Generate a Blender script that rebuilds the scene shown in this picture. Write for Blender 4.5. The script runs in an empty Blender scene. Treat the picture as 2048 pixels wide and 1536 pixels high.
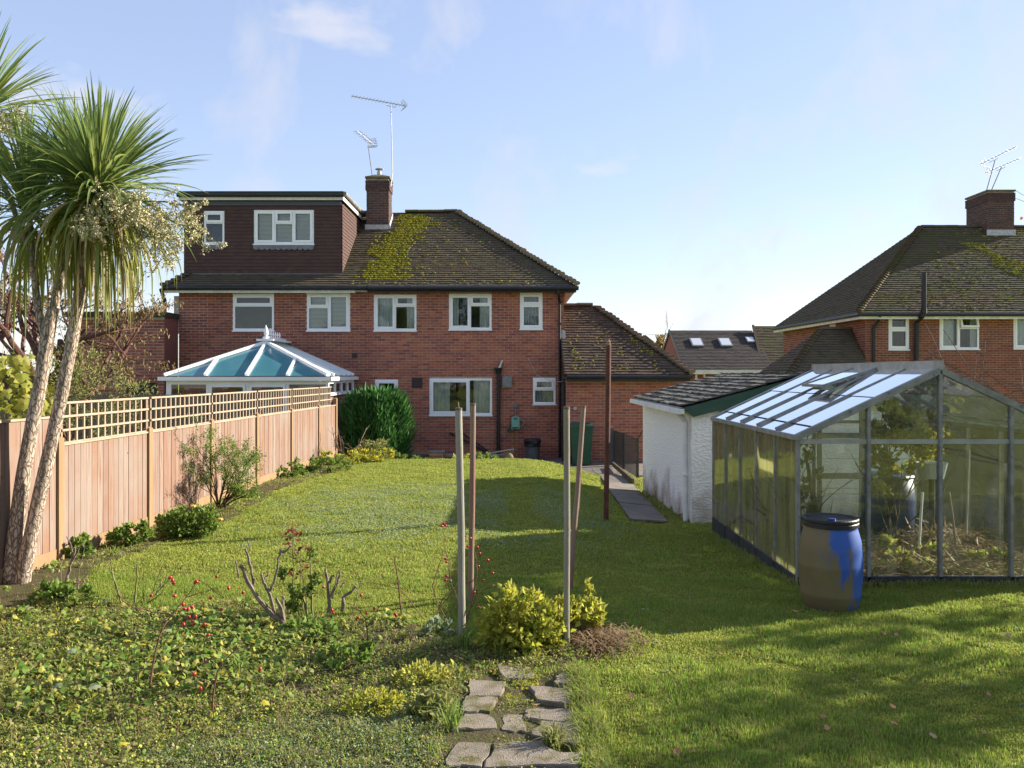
import bpy, math, random
import numpy as np
from mathutils import Vector, Matrix, Quaternion
random.seed(7); np.random.seed(7)
R = math.radians
scene = bpy.context.scene
col = scene.collection

# ------------------------------------------------------------------ camera
F = 1660.0; CX = 1024.0; HY = 748.0; CZ = 1.85      # focal length and horizon in photo pixels, eye height
cam = bpy.data.cameras.new('camera'); cam.sensor_width = 36; cam.lens = 36 * F / 2048
cam.shift_y = -20 / 2048; cam.clip_end = 2000; cam.clip_start = 0.05
camo = bpy.data.objects.new('camera', cam); col.objects.link(camo)
camo.location = (0, 0, CZ); camo.rotation_euler = (R(90), 0, 0)
scene.camera = camo
scene.render.resolution_x = 1024; scene.render.resolution_y = 768

# ------------------------------------------------------------------ light
SUN_AZ = math.atan2(0.934, 0.357)      # from +Y (view direction) towards +X
SUN_EL = R(23)
sd = Vector((math.sin(SUN_AZ) * math.cos(SUN_EL), math.cos(SUN_AZ) * math.cos(SUN_EL), math.sin(SUN_EL)))
sl = bpy.data.lights.new('sun', 'SUN'); sl.energy = 5.0; sl.angle = R(0.6); sl.color = (1.0, 0.90, 0.74)
so = bpy.data.objects.new('sun', sl); col.objects.link(so); so.location = (20, 10, 20)
so.rotation_euler = (-sd).to_track_quat('-Z', 'Y').to_euler()
world = bpy.data.worlds.new('World'); scene.world = world; world.use_nodes = True
wn, wl = world.node_tree.nodes, world.node_tree.links
wn.clear()
wo = wn.new('ShaderNodeOutputWorld'); bg = wn.new('ShaderNodeBackground'); bg.inputs[1].default_value = 0.14
sky = wn.new('ShaderNodeTexSky'); sky.sky_type = 'NISHITA'; sky.sun_disc = False
sky.sun_elevation = SUN_EL; sky.sun_rotation = SUN_AZ
sky.air_density = 1.0; sky.dust_density = 0.25; sky.ozone_density = 3.0
tc = wn.new('ShaderNodeTexCoord'); mp = wn.new('ShaderNodeMapping'); mp.inputs['Scale'].default_value = (2.6, 2.2, 1.7)
mp.inputs['Location'].default_value = (0.35, 0.2, 0.1)
nz = wn.new('ShaderNodeTexNoise'); nz.inputs['Scale'].default_value = 2.3; nz.inputs['Detail'].default_value = 7; nz.inputs['Roughness'].default_value = 0.58
nz.inputs['Distortion'].default_value = 0.35
rp = wn.new('ShaderNodeValToRGB'); rp.color_ramp.elements[0].position = 0.49; rp.color_ramp.elements[1].position = 0.74
mul = wn.new('ShaderNodeMath'); mul.operation = 'MULTIPLY_ADD'; mul.inputs[2].default_value = 0.22; mul.use_clamp = True; mul.inputs[1].default_value = 0.75
mx = wn.new('ShaderNodeMixRGB'); mx.inputs[2].default_value = (2.05, 2.1, 2.4, 1)
nz2 = wn.new('ShaderNodeTexNoise'); nz2.inputs['Scale'].default_value = 5.0; nz2.inputs['Detail'].default_value = 6; nz2.inputs['Roughness'].default_value = 0.5
mp2 = wn.new('ShaderNodeMapping'); mp2.inputs['Scale'].default_value = (1, 1, 2.4); mp2.inputs['Location'].default_value = (0.6, 0.15, 0.0); wl.new(tc.outputs['Generated'], mp2.inputs[0]); wl.new(mp2.outputs[0], nz2.inputs[0])
rp2 = wn.new('ShaderNodeValToRGB'); rp2.color_ramp.elements[0].position = 0.60; rp2.color_ramp.elements[1].position = 0.70; wl.new(nz2.outputs[0], rp2.inputs[0])
mx2 = wn.new('ShaderNodeMixRGB'); mx2.inputs[2].default_value = (2.35, 2.32, 2.5, 1); pm2 = wn.new('ShaderNodeMath'); pm2.operation = 'MULTIPLY'; pm2.inputs[1].default_value = 0.6; wl.new(rp2.outputs[0], pm2.inputs[0]); wl.new(pm2.outputs[0], mx2.inputs[0])
wl.new(tc.outputs['Generated'], mp.inputs[0]); wl.new(mp.outputs[0], nz.inputs[0]); wl.new(nz.outputs[0], rp.inputs[0])
wl.new(rp.outputs[0], mul.inputs[0]); wl.new(mul.outputs[0], mx.inputs[0]); gm_s = wn.new('ShaderNodeGamma'); gm_s.inputs[1].default_value = 0.60; hs_s = wn.new('ShaderNodeHueSaturation'); hs_s.inputs['Saturation'].default_value = 1.22; hs_s.inputs['Value'].default_value = 1.16; hs_s.inputs['Hue'].default_value = 0.508
wl.new(sky.outputs[0], gm_s.inputs[0]); wl.new(gm_s.outputs[0], hs_s.inputs['Color']); tint = wn.new('ShaderNodeMixRGB'); tint.blend_type = 'MULTIPLY'; tint.inputs[0].default_value = 1.0; tint.inputs[2].default_value = (1.02, 0.965, 1.0, 1); wl.new(hs_s.outputs[0], tint.inputs[1]); wl.new(tint.outputs[0], mx.inputs[1])
wl.new(mx.outputs[0], mx2.inputs[1]); wl.new(mx2.outputs[0], bg.inputs[0]); wl.new(bg.outputs[0], wo.inputs[0])
scene.view_settings.view_transform = 'Standard'; scene.view_settings.look = 'None'
scene.view_settings.gamma = 1.0; scene.view_settings.use_curve_mapping = False
scene.view_settings.exposure = 1.45

# ------------------------------------------------------------------ pixel helpers
def P(x, y, Y):                       # photo pixel + distance -> world point
    return Vector(((x - CX) * Y / F, Y, CZ + (HY - y) * Y / F))
def sst(a, b, t):
    t = np.clip((np.asarray(t, float) - a) / (b - a), 0, 1); return t * t * (3 - 2 * t)
def gz(X, Y):                         # height of the ground
    X = np.asarray(X, float); Y = np.asarray(Y, float)
    z = -0.40 * np.clip((Y - 7.0) / 9.0, 0, 1) * sst(0.3, 2.3, X)
    back = sst(18.0, 18.5, Y) * sst(-4.6, -3.9, X)
    z = z * (1 - back) + -0.48 * back
    z = z + -0.3 * sst(24, 40, Y) - 0.4 * sst(5, 12, X) * sst(14, 24, Y)
    return z
def G(x, y):                          # photo pixel -> point on the ground
    Y = 8.0
    for _ in range(30):
        X = (x - CX) * Y / F
        Y = 0.5 * Y + 0.5 * F * (CZ - float(gz(X, Y))) / max(y - HY, 1)
    X = (x - CX) * Y / F
    return Vector((X, Y, float(gz(X, Y))))

# ------------------------------------------------------------------ materials
MATS = {}
def nt_new(name):
    m = bpy.data.materials.new(name); m.use_nodes = True
    n, l = m.node_tree.nodes, m.node_tree.links
    n.clear(); return m, n, l
def M(name, c1, c2=None, scale=6, rough=0.75, bump=0.0, bscale=60, island=0.0, hue=0.0, spec=0.3, metal=0.0, trans=0.0, stretch=(1, 1, 1), detail=5, c3=None, s3=2.0, t3=(0.5, 0.65), isl_cols=None):
    if name in MATS: return MATS[name]
    m, n, l = nt_new(name)
    out = n.new('ShaderNodeOutputMaterial'); b = n.new('ShaderNodeBsdfPrincipled')
    b.inputs['Roughness'].default_value = rough; b.inputs['Specular IOR Level'].default_value = spec; b.inputs['Metallic'].default_value = metal
    geo = n.new('ShaderNodeNewGeometry'); mpn = n.new('ShaderNodeMapping'); mpn.inputs['Scale'].default_value = stretch
    l.new(geo.outputs['Position'], mpn.inputs[0])
    cur = None
    if isl_cols:
        rr = n.new('ShaderNodeValToRGB'); e = rr.color_ramp.elements
        rr.color_ramp.interpolation = 'LINEAR'
        while len(e) < len(isl_cols): e.new(0.5)
        for i, c in enumerate(isl_cols): e[i].position = i / (len(isl_cols) - 1); e[i].color = (*c, 1)
        l.new(geo.outputs['Random Per Island'], rr.inputs[0]); cur = rr.outputs[0]
    else:
        rgb = n.new('ShaderNodeRGB'); rgb.outputs[0].default_value = (*c1, 1); cur = rgb.outputs[0]
    def noise(s, d=5):
        t = n.new('ShaderNodeTexNoise'); t.inputs['Scale'].default_value = s; t.inputs['Detail'].default_value = d; t.inputs['Roughness'].default_value = 0.6
        l.new(mpn.outputs[0], t.inputs[0]); return t
    if c2 is not None:
        t = noise(scale, detail); r = n.new('ShaderNodeValToRGB'); r.color_ramp.elements[0].position = 0.36; r.color_ramp.elements[1].position = 0.64
        l.new(t.outputs[0], r.inputs[0]); mixn = n.new('ShaderNodeMixRGB'); l.new(r.outputs[0], mixn.inputs[0]); l.new(cur, mixn.inputs[1]); mixn.inputs[2].default_value = (*c2, 1); cur = mixn.outputs[0]
    if c3 is not None:
        t = noise(s3, 6); r = n.new('ShaderNodeValToRGB'); r.color_ramp.elements[0].position = t3[0]; r.color_ramp.elements[1].position = t3[1]
        l.new(t.outputs[0], r.inputs[0]); mixn = n.new('ShaderNodeMixRGB'); l.new(r.outputs[0], mixn.inputs[0]); l.new(cur, mixn.inputs[1]); mixn.inputs[2].default_value = (*c3, 1); cur = mixn.outputs[0]
    if island or hue:
        hs = n.new('ShaderNodeHueSaturation'); l.new(cur, hs.inputs['Color'])
        ma = n.new('ShaderNodeMapRange'); ma.inputs['To Min'].default_value = 1 - island; ma.inputs['To Max'].default_value = 1 + island
        l.new(geo.outputs['Random Per Island'], ma.inputs[0]); l.new(ma.outputs[0], hs.inputs['Value'])
        if hue:
            w = n.new('ShaderNodeMath'); w.operation = 'MULTIPLY'; w.inputs[1].default_value = 7.31; l.new(geo.outputs['Random Per Island'], w.inputs[0])
            fr = n.new('ShaderNodeMath'); fr.operation = 'FRACT'; l.new(w.outputs[0], fr.inputs[0])
            mh = n.new('ShaderNodeMapRange'); mh.inputs['To Min'].default_value = 0.5 - hue; mh.inputs['To Max'].default_value = 0.5 + hue
            l.new(fr.outputs[0], mh.inputs[0]); l.new(mh.outputs[0], hs.inputs['Hue'])
        cur = hs.outputs[0]
    l.new(cur, b.inputs['Base Color'])
    if bump:
        t = noise(bscale, 4); bp = n.new('ShaderNodeBump'); bp.inputs['Strength'].default_value = bump; bp.inputs['Distance'].default_value = 0.02
        l.new(t.outputs[0], bp.inputs['Height']); l.new(bp.outputs[0], b.inputs['Normal'])
    if trans:
        tr = n.new('ShaderNodeBsdfTranslucent'); l.new(cur, tr.inputs[0]); ms = n.new('ShaderNodeMixShader'); ms.inputs[0].default_value = trans
        l.new(b.outputs[0], ms.inputs[1]); l.new(tr.outputs[0], ms.inputs[2]); l.new(ms.outputs[0], out.inputs[0])
    else:
        l.new(b.outputs[0], out.inputs[0])
    MATS[name] = m; return m
def glass(name, tint=(0.9, 0.95, 0.93), dirt=None, dirt_amt=0.0, dscale=3.0, stretch=(1, 1, 1), refl=1.0, base=0.0, refl_k=1.5):
    if name in MATS: return MATS[name]
    m, n, l = nt_new(name)
    out = n.new('ShaderNodeOutputMaterial'); tr = n.new('ShaderNodeBsdfTransparent'); tr.inputs[0].default_value = (*tint, 1)
    gl = n.new('ShaderNodeBsdfGlossy'); gl.inputs['Roughness'].default_value = 0.02; gl.inputs[0].default_value = (refl, refl, refl, 1)
    fr = n.new('ShaderNodeFresnel'); fr.inputs[0].default_value = 1.5
    geo = n.new('ShaderNodeNewGeometry')
    nw = n.new('ShaderNodeTexNoise'); nw.inputs['Scale'].default_value = 2.5; l.new(geo.outputs['Position'], nw.inputs[0])
    bp = n.new('ShaderNodeBump'); bp.inputs['Strength'].default_value = 0.03; bp.inputs['Distance'].default_value = 0.05; l.new(nw.outputs[0], bp.inputs['Height']); l.new(bp.outputs[0], gl.inputs['Normal'])
    m2 = n.new('ShaderNodeMath'); m2.operation = 'MULTIPLY'; m2.inputs[1].default_value = refl_k; m2.use_clamp = True; l.new(fr.outputs[0], m2.inputs[0])
    first = tr.outputs[0]
    if dirt is not None:
        df = n.new('ShaderNodeBsdfDiffuse'); df.inputs[0].default_value = (*dirt, 1)
        tl = n.new('ShaderNodeBsdfTranslucent'); tl.inputs[0].default_value = (*dirt, 1)
        a = n.new('ShaderNodeMixShader'); a.inputs[0].default_value = 0.6; l.new(df.outputs[0], a.inputs[1]); l.new(tl.outputs[0], a.inputs[2])
        mpn = n.new('ShaderNodeMapping'); mpn.inputs['Scale'].default_value = stretch; l.new(geo.outputs['Position'], mpn.inputs[0])
        t = n.new('ShaderNodeTexNoise'); t.inputs['Scale'].default_value = dscale; t.inputs['Detail'].default_value = 7; t.inputs['Roughness'].default_value = 0.65; l.new(mpn.outputs[0], t.inputs[0])
        mr = n.new('ShaderNodeMapRange'); mr.inputs['From Min'].default_value = 0.3; mr.inputs['From Max'].default_value = 0.75; mr.inputs['To Min'].default_value = base; mr.inputs['To Max'].default_value = dirt_amt
        l.new(t.outputs[0], mr.inputs[0]); d = n.new('ShaderNodeMixShader'); l.new(mr.outputs[0], d.inputs[0]); l.new(tr.outputs[0], d.inputs[1]); l.new(a.outputs[0], d.inputs[2]); first = d.outputs[0]
    ms = n.new('ShaderNodeMixShader'); l.new(m2.outputs[0], ms.inputs[0]); l.new(first, ms.inputs[1]); l.new(gl.outputs[0], ms.inputs[2]); l.new(ms.outputs[0], out.inputs[0])
    MATS[name] = m; return m

BRICKC = [(1.62 * c[0] + .01, 1.55 * c[1] + .016, 1.6 * c[2] + .018) for c in [(0.20, 0.058, 0.034), (0.24, 0.078, 0.042), (0.17, 0.048, 0.034), (0.27, 0.095, 0.048), (0.215, 0.066, 0.038), (0.145, 0.046, 0.036), (0.23, 0.085, 0.05), (0.18, 0.052, 0.033), (0.125, 0.042, 0.036), (0.25, 0.10, 0.055)]]
def brickmat(name, k=1.0, shift=0.0):
    return M(name, (0, 0, 0), isl_cols=[(c[0] * k, (c[1] + shift) * k, (c[2] + shift) * k) for c in BRICKC], rough=0.9, bump=0.35, bscale=90, c3=(0.20 * k, 0.085 * k, 0.06 * k), s3=0.9, t3=(0.5, 0.95), spec=0.15)
brick_red = brickmat('red_brick'); brick_nb = brickmat('red_brick_neighbour', 0.85); brick_pale = brickmat('pale_brick', 0.9, 0.06); brick_far = brickmat('dark_red_brick', 0.68)
mortar = M('mortar', (0.50, 0.37, 0.27), (0.36, 0.26, 0.19), 4, 0.95, 0.3, 80)
mortar_pale = M('pale_mortar', (0.52, 0.45, 0.37), (0.40, 0.34, 0.28), 4, 0.95, 0.3, 80)
TILEC = [(1.22 * c[0], 1.12 * c[1], 1.08 * c[2]) for c in [(0.075, 0.06, 0.048), (0.095, 0.075, 0.058), (0.06, 0.05, 0.042), (0.11, 0.085, 0.062), (0.08, 0.068, 0.05), (0.05, 0.044, 0.04), (0.12, 0.088, 0.065)]]
roof_tile = M('weathered_roof_tile', (0, 0, 0), isl_cols=TILEC, c2=(0.10, 0.092, 0.058), scale=3.2, rough=0.92, bump=0.5, bscale=70, spec=0.15, c3=(0.16, 0.15, 0.12), s3=45, t3=(0.64, 0.72))
roof_brown = M('brown_roof_tile', (0, 0, 0), isl_cols=[(c[0] * .95, c[1] * .93, c[2] * .93) for c in TILEC], rough=0.92, bump=0.5, bscale=70, spec=0.15, c3=(0.16, 0.15, 0.12), s3=45, t3=(0.62, 0.7))
roof_dark = M('dark_roof_tile', (0, 0, 0), isl_cols=[(c[0] * .5, c[1] * .52, c[2] * .55) for c in TILEC], rough=0.85, bump=0.3, bscale=70, spec=0.2)
roof_mossy = M('mossy_roof_tile', (0, 0, 0), isl_cols=TILEC, c2=(0.085, 0.085, 0.035), scale=1.6, rough=0.92, bump=0.5, bscale=70, spec=0.15)
dormer_tile = M('brown_hung_tile', (0, 0, 0), isl_cols=[(0.075, 0.043, 0.038), (0.085, 0.048, 0.042), (0.068, 0.04, 0.036), (0.092, 0.052, 0.045)], rough=0.8, bump=0.15, bscale=40, spec=0.25)
moss_m = M('roof_moss', (0.26, 0.235, 0.022), (0.15, 0.145, 0.02), 20, 0.95, 0.4, 60, island=0.35, hue=0.02, spec=0.1)
upvc = M('white_upvc', (0.86, 0.87, 0.88), (0.80, 0.81, 0.82), 3, 0.35, spec=0.45)
white_paint = M('white_paint', (0.78, 0.78, 0.76), (0.62, 0.61, 0.57), 5, 0.6)
black_pvc = M('black_plastic', (0.012, 0.012, 0.014), (0.02, 0.02, 0.021), 6, 0.45, spec=0.4)
lead = M('lead_flashing', (0.20, 0.21, 0.24), (0.13, 0.14, 0.16), 9, 0.55, 0.2, 30)
lead_pale = M('pale_lead', (0.48, 0.48, 0.50), (0.36, 0.36, 0.38), 9, 0.6, 0.2, 30)
soffit = M('soffit_wood', (0.42, 0.22, 0.13), (0.34, 0.17, 0.10), 8, 0.7)
dark_int = M('interior_wall', (0.20, 0.19, 0.17), (0.16, 0.15, 0.14), 3, 0.9)
curtain_m = M('curtain_cloth', (0.78, 0.80, 0.76), (0.66, 0.69, 0.66), 10, 0.9, 0.2, 40, trans=0.25)
net_m = M('net_curtain', (0.50, 0.53, 0.55), (0.25, 0.28, 0.32), 26, 0.9, trans=0.2)
blind_m = M('blind_slat', (0.72, 0.72, 0.70), None, rough=0.6)
pane_m = glass('window_glass', (0.90, 0.93, 0.92), refl_k=0.9)
frost_m = glass('obscure_glass', (0.62, 0.68, 0.64), dirt=(0.33, 0.36, 0.33), dirt_amt=0.75, dscale=60, base=0.55)
concrete = M('concrete', (0.26, 0.24, 0.21), (0.18, 0.165, 0.145), 5, 0.95, 0.4, 90, c3=(0.10, 0.095, 0.08), s3=3, t3=(0.5, 0.75))

# ------------------------------------------------------------------ mesh builder
class MB:
    def __init__(s): s.v = []; s.f = []
    def add(s, vs, fs):
        o = len(s.v); s.v += [tuple(v) for v in vs]; s.f += [tuple(i + o for i in f) for f in fs]; return s
    def quad(s, a, b, c, d): return s.add([a, b, c, d], [(0, 1, 2, 3)])
    def box(s, x0, x1, y0, y1, z0, z1):
        return s.add([(x0, y0, z0), (x1, y0, z0), (x1, y1, z0), (x0, y1, z0), (x0, y0, z1), (x1, y0, z1), (x1, y1, z1), (x0, y1, z1)],
                     [(0, 3, 2, 1), (4, 5, 6, 7), (0, 1, 5, 4), (1, 2, 6, 5), (2, 3, 7, 6), (3, 0, 4, 7)])
    def prism(s, poly, d):            # polygon extruded along d
        d = Vector(d); poly = [Vector(p) for p in poly]; n = len(poly)
        fs = [tuple(range(n))[::-1], tuple(range(n, 2 * n))] + [(i, (i + 1) % n, n + (i + 1) % n, n + i) for i in range(n)]
        return s.add(poly + [p + d for p in poly], fs)
    def bar(s, a, b, w, h, up=(0, 0, 1)):
        a, b = Vector(a), Vector(b); t = (b - a).normalized(); up = Vector(up)
        if abs(t.dot(up)) > 0.98: up = Vector((0, 1, 0))
        r = t.cross(up).normalized(); u = r.cross(t).normalized()
        q = [r * -w / 2 + u * -h / 2, r * w / 2 + u * -h / 2, r * w / 2 + u * h / 2, r * -w / 2 + u * h / 2]
        return s.add([a + k for k in q] + [b + k for k in q], [(3, 2, 1, 0), (4, 5, 6, 7), (0, 1, 5, 4), (1, 2, 6, 5), (2, 3, 7, 6), (3, 0, 4, 7)])
    def tube(s, pts, rad, n=8, cap=True):
        pts = [Vector(p) for p in pts]; m = len(pts)
        if not hasattr(rad, '__len__'): rad = [rad] * m
        o = len(s.v); ref = Vector((0.3, 1, 0.2)).normalized()
        for i, p in enumerate(pts):
            t = (pts[min(i + 1, m - 1)] - pts[max(i - 1, 0)]).normalized()
            if abs(t.dot(ref)) > 0.95: ref = Vector((1, 0.1, 0.3)).normalized()
            r = t.cross(ref).normalized(); u = r.cross(t)
            for k in range(n):
                a = 2 * math.pi * k / n; s.v.append(tuple(p + (r * math.cos(a) + u * math.sin(a)) * rad[i]))
        for i in range(m - 1):
            for k in range(n):
                s.f.append((o + i * n + k, o + i * n + (k + 1) % n, o + (i + 1) * n + (k + 1) % n, o + (i + 1) * n + k))
        if cap:
            s.f.append(tuple(o + k for k in range(n))[::-1]); s.f.append(tuple(o + (m - 1) * n + k for k in range(n)))
        return s
    def lathe(s, c, prof, n=24):      # prof: [(r, z)]
        o = len(s.v); c = Vector(c)
        for r, z in prof:
            for k in range(n):
                a = 2 * math.pi * k / n; s.v.append((c.x + r * math.cos(a), c.y + r * math.sin(a), c.z + z))
        for i in range(len(prof) - 1):
            for k in range(n):
                s.f.append((o + i * n + k, o + i * n + (k + 1) % n, o + (i + 1) * n + (k + 1) % n, o + (i + 1) * n + k))
        s.f.append(tuple(o + k for k in range(n))[::-1]); s.f.append(tuple(o + (len(prof) - 1) * n + k for k in range(n)))
        return s
    def ball(s, c, rx, ry, rz, n=6, m=4):
        return s.lathe_ell(c, rx, ry, rz, n, m)
    def lathe_ell(s, c, rx, ry, rz, n, m):
        o = len(s.v); c = Vector(c)
        for i in range(1, m):
            t = math.pi * i / m
            for k in range(n):
                a = 2 * math.pi * k / n; s.v.append((c.x + rx * math.sin(t) * math.cos(a), c.y + ry * math.sin(t) * math.sin(a), c.z - rz * math.cos(t)))
        b = len(s.v); s.v.append((c.x, c.y, c.z - rz)); s.v.append((c.x, c.y, c.z + rz))
        for i in range(m - 2):
            for k in range(n): s.f.append((o + i * n + k, o + i * n + (k + 1) % n, o + (i + 1) * n + (k + 1) % n, o + (i + 1) * n + k))
        for k in range(n):
            s.f.append((b, o + (k + 1) % n, o + k)); s.f.append((b + 1, o + (m - 2) * n + k, o + (m - 2) * n + (k + 1) % n))
        return s
ORG = {}
def put(o, parent=None, org=None):
    col.objects.link(o)
    if parent is not None:
        o.parent = parent
    return o
def obj(name, mb, mat, parent=None, kind=None, smooth=False, base=None):
    """world-space geometry -> one mesh object, its origin at the parent's or at its own base"""
    v = np.array(mb.v, dtype=float) if not isinstance(mb, tuple) else mb[0]
    f = mb.f if not isinstance(mb, tuple) else mb[1]
    if parent is not None: org = ORG[parent.name]
    else:
        org = Vector(base) if base is not None else Vector(((v[:, 0].min() + v[:, 0].max()) / 2, (v[:, 1].min() + v[:, 1].max()) / 2, v[:, 2].min()))
    me = bpy.data.meshes.new(name)
    me.from_pydata((v - np.array(org)).tolist() if not isinstance(f, np.ndarray) else (v - np.array(org)), [], f)
    me.materials.append(mat)
    if smooth: me.polygons.foreach_set('use_smooth', np.ones(len(me.polygons), bool))
    o = bpy.data.objects.new(name, me); put(o, parent)
    if parent is None: o.location = org
    ORG[o.name] = org
    if kind: o['kind'] = kind
    return o
def thing(name, label, cat, loc, group=None):
    o = bpy.data.objects.new(name, None); col.objects.link(o); o.location = loc; o.empty_display_size = 0.2
    ORG[o.name] = Vector(loc); o['label'] = label; o['category'] = cat
    if group: o['group'] = group
    return o
def tag(o, label, cat, group=None):
    o['label'] = label; o['category'] = cat
    if group: o['group'] = group
    return o
def inst(name, me, parent, loc, rot=None, scale=None):      # piece that shares mesh data, world location
    o = bpy.data.objects.new(name, me); col.objects.link(o); o.parent = parent
    o.location = Vector(loc) - ORG[parent.name]
    if rot is not None:
        o.rotation_mode = 'QUATERNION'; o.rotation_quaternion = rot
    if scale is not None: o.scale = scale
    ORG[o.name] = ORG[parent.name]
    return o
def mesh(name, mb, mat, smooth=False):
    me = bpy.data.meshes.new(name); me.from_pydata(mb.v, [], mb.f); me.materials.append(mat)
    if smooth: me.polygons.foreach_set('use_smooth', np.ones(len(me.polygons), bool))
    return me

# ------------------------------------------------------------------ walls of bricks, roofs of tiles
def bricks(parent, o, u, n, w, z0, z1, holes, mat, mort, bl=0.225, bh=0.075, seed=1, name='brickwork', clip=None, pale=None):
    """stretcher bond on the plane o + u*s, from z0 to z1; n points outwards; holes = [(s0,s1,z0,z1)]"""
    rg = random.Random(seed); u, n, o = Vector(u), Vector(n), Vector(o)
    mbk, mm = MB(), MB()
    rows = int((z1 - z0) / bh); d = 0.005; j = 0.0065
    mpale = MB()
    for r in range(rows):
        a, b = z0 + r * bh + j, min(z0 + (r + 1) * bh - j, z1)
        s = -bl / 2 if r % 2 else 0.0
        while s < w:
            s0, s1 = max(s + j, 0), min(s + bl - j, w); s += bl
            if clip:
                lo, hi = clip((a + b) / 2)
                s0, s1 = max(s0, lo), min(s1, hi)
            segs = [(s0, s1)]
            for h in holes:
                if b > h[2] + 0.01 and a < h[3] - 0.01:
                    ns = []
                    for p, q in segs:
                        if q <= h[0] or p >= h[1]: ns.append((p, q))
                        else:
                            if p < h[0]: ns.append((p, h[0]))
                            if q > h[1]: ns.append((h[1], q))
                    segs = ns
            for p, q in segs:
                if q - p < 0.03: continue
                dd = d + rg.uniform(-0.002, 0.003)
                A, B = o + u * p, o + u * q; dz = rg.uniform(-0.001, 0.001)
                f = [Vector((A.x, A.y, a + dz)) + n * dd, Vector((B.x, B.y, a + dz)) + n * dd, Vector((B.x, B.y, b + dz)) + n * dd, Vector((A.x, A.y, b + dz)) + n * dd]
                bk = [k - n * (dd + 0.004) for k in f]
                mbk.add(f + bk, [(0, 1, 2, 3), (0, 4, 5, 1), (1, 5, 6, 2), (2, 6, 7, 3), (3, 7, 4, 0)])
    # mortar sheet with the openings left free
    ss = sorted({0, w, *[h[0] for h in holes], *[h[1] for h in holes]}); zz = sorted({z0, z1, *[h[2] for h in holes], *[h[3] for h in holes]})
    for i in range(len(ss) - 1):
        for k in range(len(zz) - 1):
            cs, cz = (ss[i] + ss[i + 1]) / 2, (zz[k] + zz[k + 1]) / 2
            if any(h[0] < cs < h[1] and h[2] < cz < h[3] for h in holes): continue
            A, B = o + u * ss[i], o + u * ss[i + 1]
            if clip:
                lo, hi = clip(cz); A, B = o + u * max(ss[i], lo), o + u * min(ss[i + 1], hi)
            mm.quad((A.x, A.y, zz[k]), (B.x, B.y, zz[k]), (B.x, B.y, zz[k + 1]), (A.x, A.y, zz[k + 1]))
    for h in holes:                  # reveals
        A, B = o + u * h[0], o + u * h[1]; e = -n * 0.11
        c = [Vector((A.x, A.y, h[2])), Vector((B.x, B.y, h[2])), Vector((B.x, B.y, h[3])), Vector((A.x, A.y, h[3]))]
        for i in range(4): mm.quad(c[i], c[(i + 1) % 4], c[(i + 1) % 4] + e, c[i] + e)
    wall = obj('wall', mm, mort, parent)
    obj(name, mbk, mat, wall if parent.parent is None else parent, kind='stuff')
    return wall
def tiles(parent, poly, e0, e1, mat, tw=0.17, gauge=0.125, th=0.014, seed=1, name='roof_tiles', backing=None, jit=1.0, sag=0.0, tilt=1.0):
    """lay courses of plain tiles on the planar polygon poly; e0->e1 is the eaves line"""
    rg = random.Random(seed); e0, e1 = Vector(e0), Vector(e1); u = (e1 - e0).normalized()
    poly = [Vector(p) for p in poly]
    nrm = Vector((0, 0, 0))
    for i in range(len(poly)): nrm += (poly[i] - poly[0]).cross(poly[(i + 1) % len(poly)] - poly[0])
    nrm.normalize()
    if nrm.z < -1e-3: nrm = -nrm
    v = nrm.cross(u).normalized()
    if v.z < 0: v = -v
    q = [((p - e0).dot(u), (p - e0).dot(v)) for p in poly]
    vmax = max(b for a, b in q)
    def span(t):
        xs = []
        for i in range(len(q)):
            (a0, b0), (a1, b1) = q[i], q[(i + 1) % len(q)]
            if (b0 - t) * (b1 - t) < 0: xs.append(a0 + (a1 - a0) * (t - b0) / (b1 - b0))
        return (min(xs), max(xs)) if len(xs) >= 2 else None
    mb = MB(); rows = int(vmax / gauge) + 1
    for r in range(rows):
        t0 = r * gauge; t1 = min((r + 1) * gauge + 0.02, vmax)
        sp = span(min(t0 + gauge * 0.45, vmax - 0.003))
        if not sp: continue
        s = math.floor(sp[0] / tw) * tw + (tw / 2 if r % 2 else 0) - tw
        ro = rg.uniform(-0.004, 0.004) * jit
        while s < sp[1]:
            a, b = max(s + 0.0015, sp[0]), min(s + tw - 0.0015, sp[1]); s += tw
            if b - a < 0.02: continue
            lf = th * tilt * 2.3 + rg.uniform(-0.004, 0.006) * jit; lo = t0 + ro + rg.uniform(-0.006, 0.006) * jit
            k = rg.uniform(-0.003, 0.003) * jit
            pts = [e0 + u * a + v * lo + nrm * (lf + k), e0 + u * b + v * lo + nrm * (lf - k), e0 + u * b + v * t1 + nrm * 0.004, e0 + u * a + v * t1 + nrm * 0.004]
            low = [pts[0] - nrm * th * 2.0, pts[1] - nrm * th * 2.0]
            mb.add(pts + low, [(0, 1, 2, 3), (4, 5, 1, 0), (4, 0, 3), (5, 2, 1)])
    bk = MB().add([p - nrm * 0.012 for p in poly], [tuple(range(len(poly)))])
    ro = obj('roof_slope', bk, backing or roof_dark, parent)
    obj(name, mb, mat, ro if parent.parent is None else parent, kind='stuff')
    return ro
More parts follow.
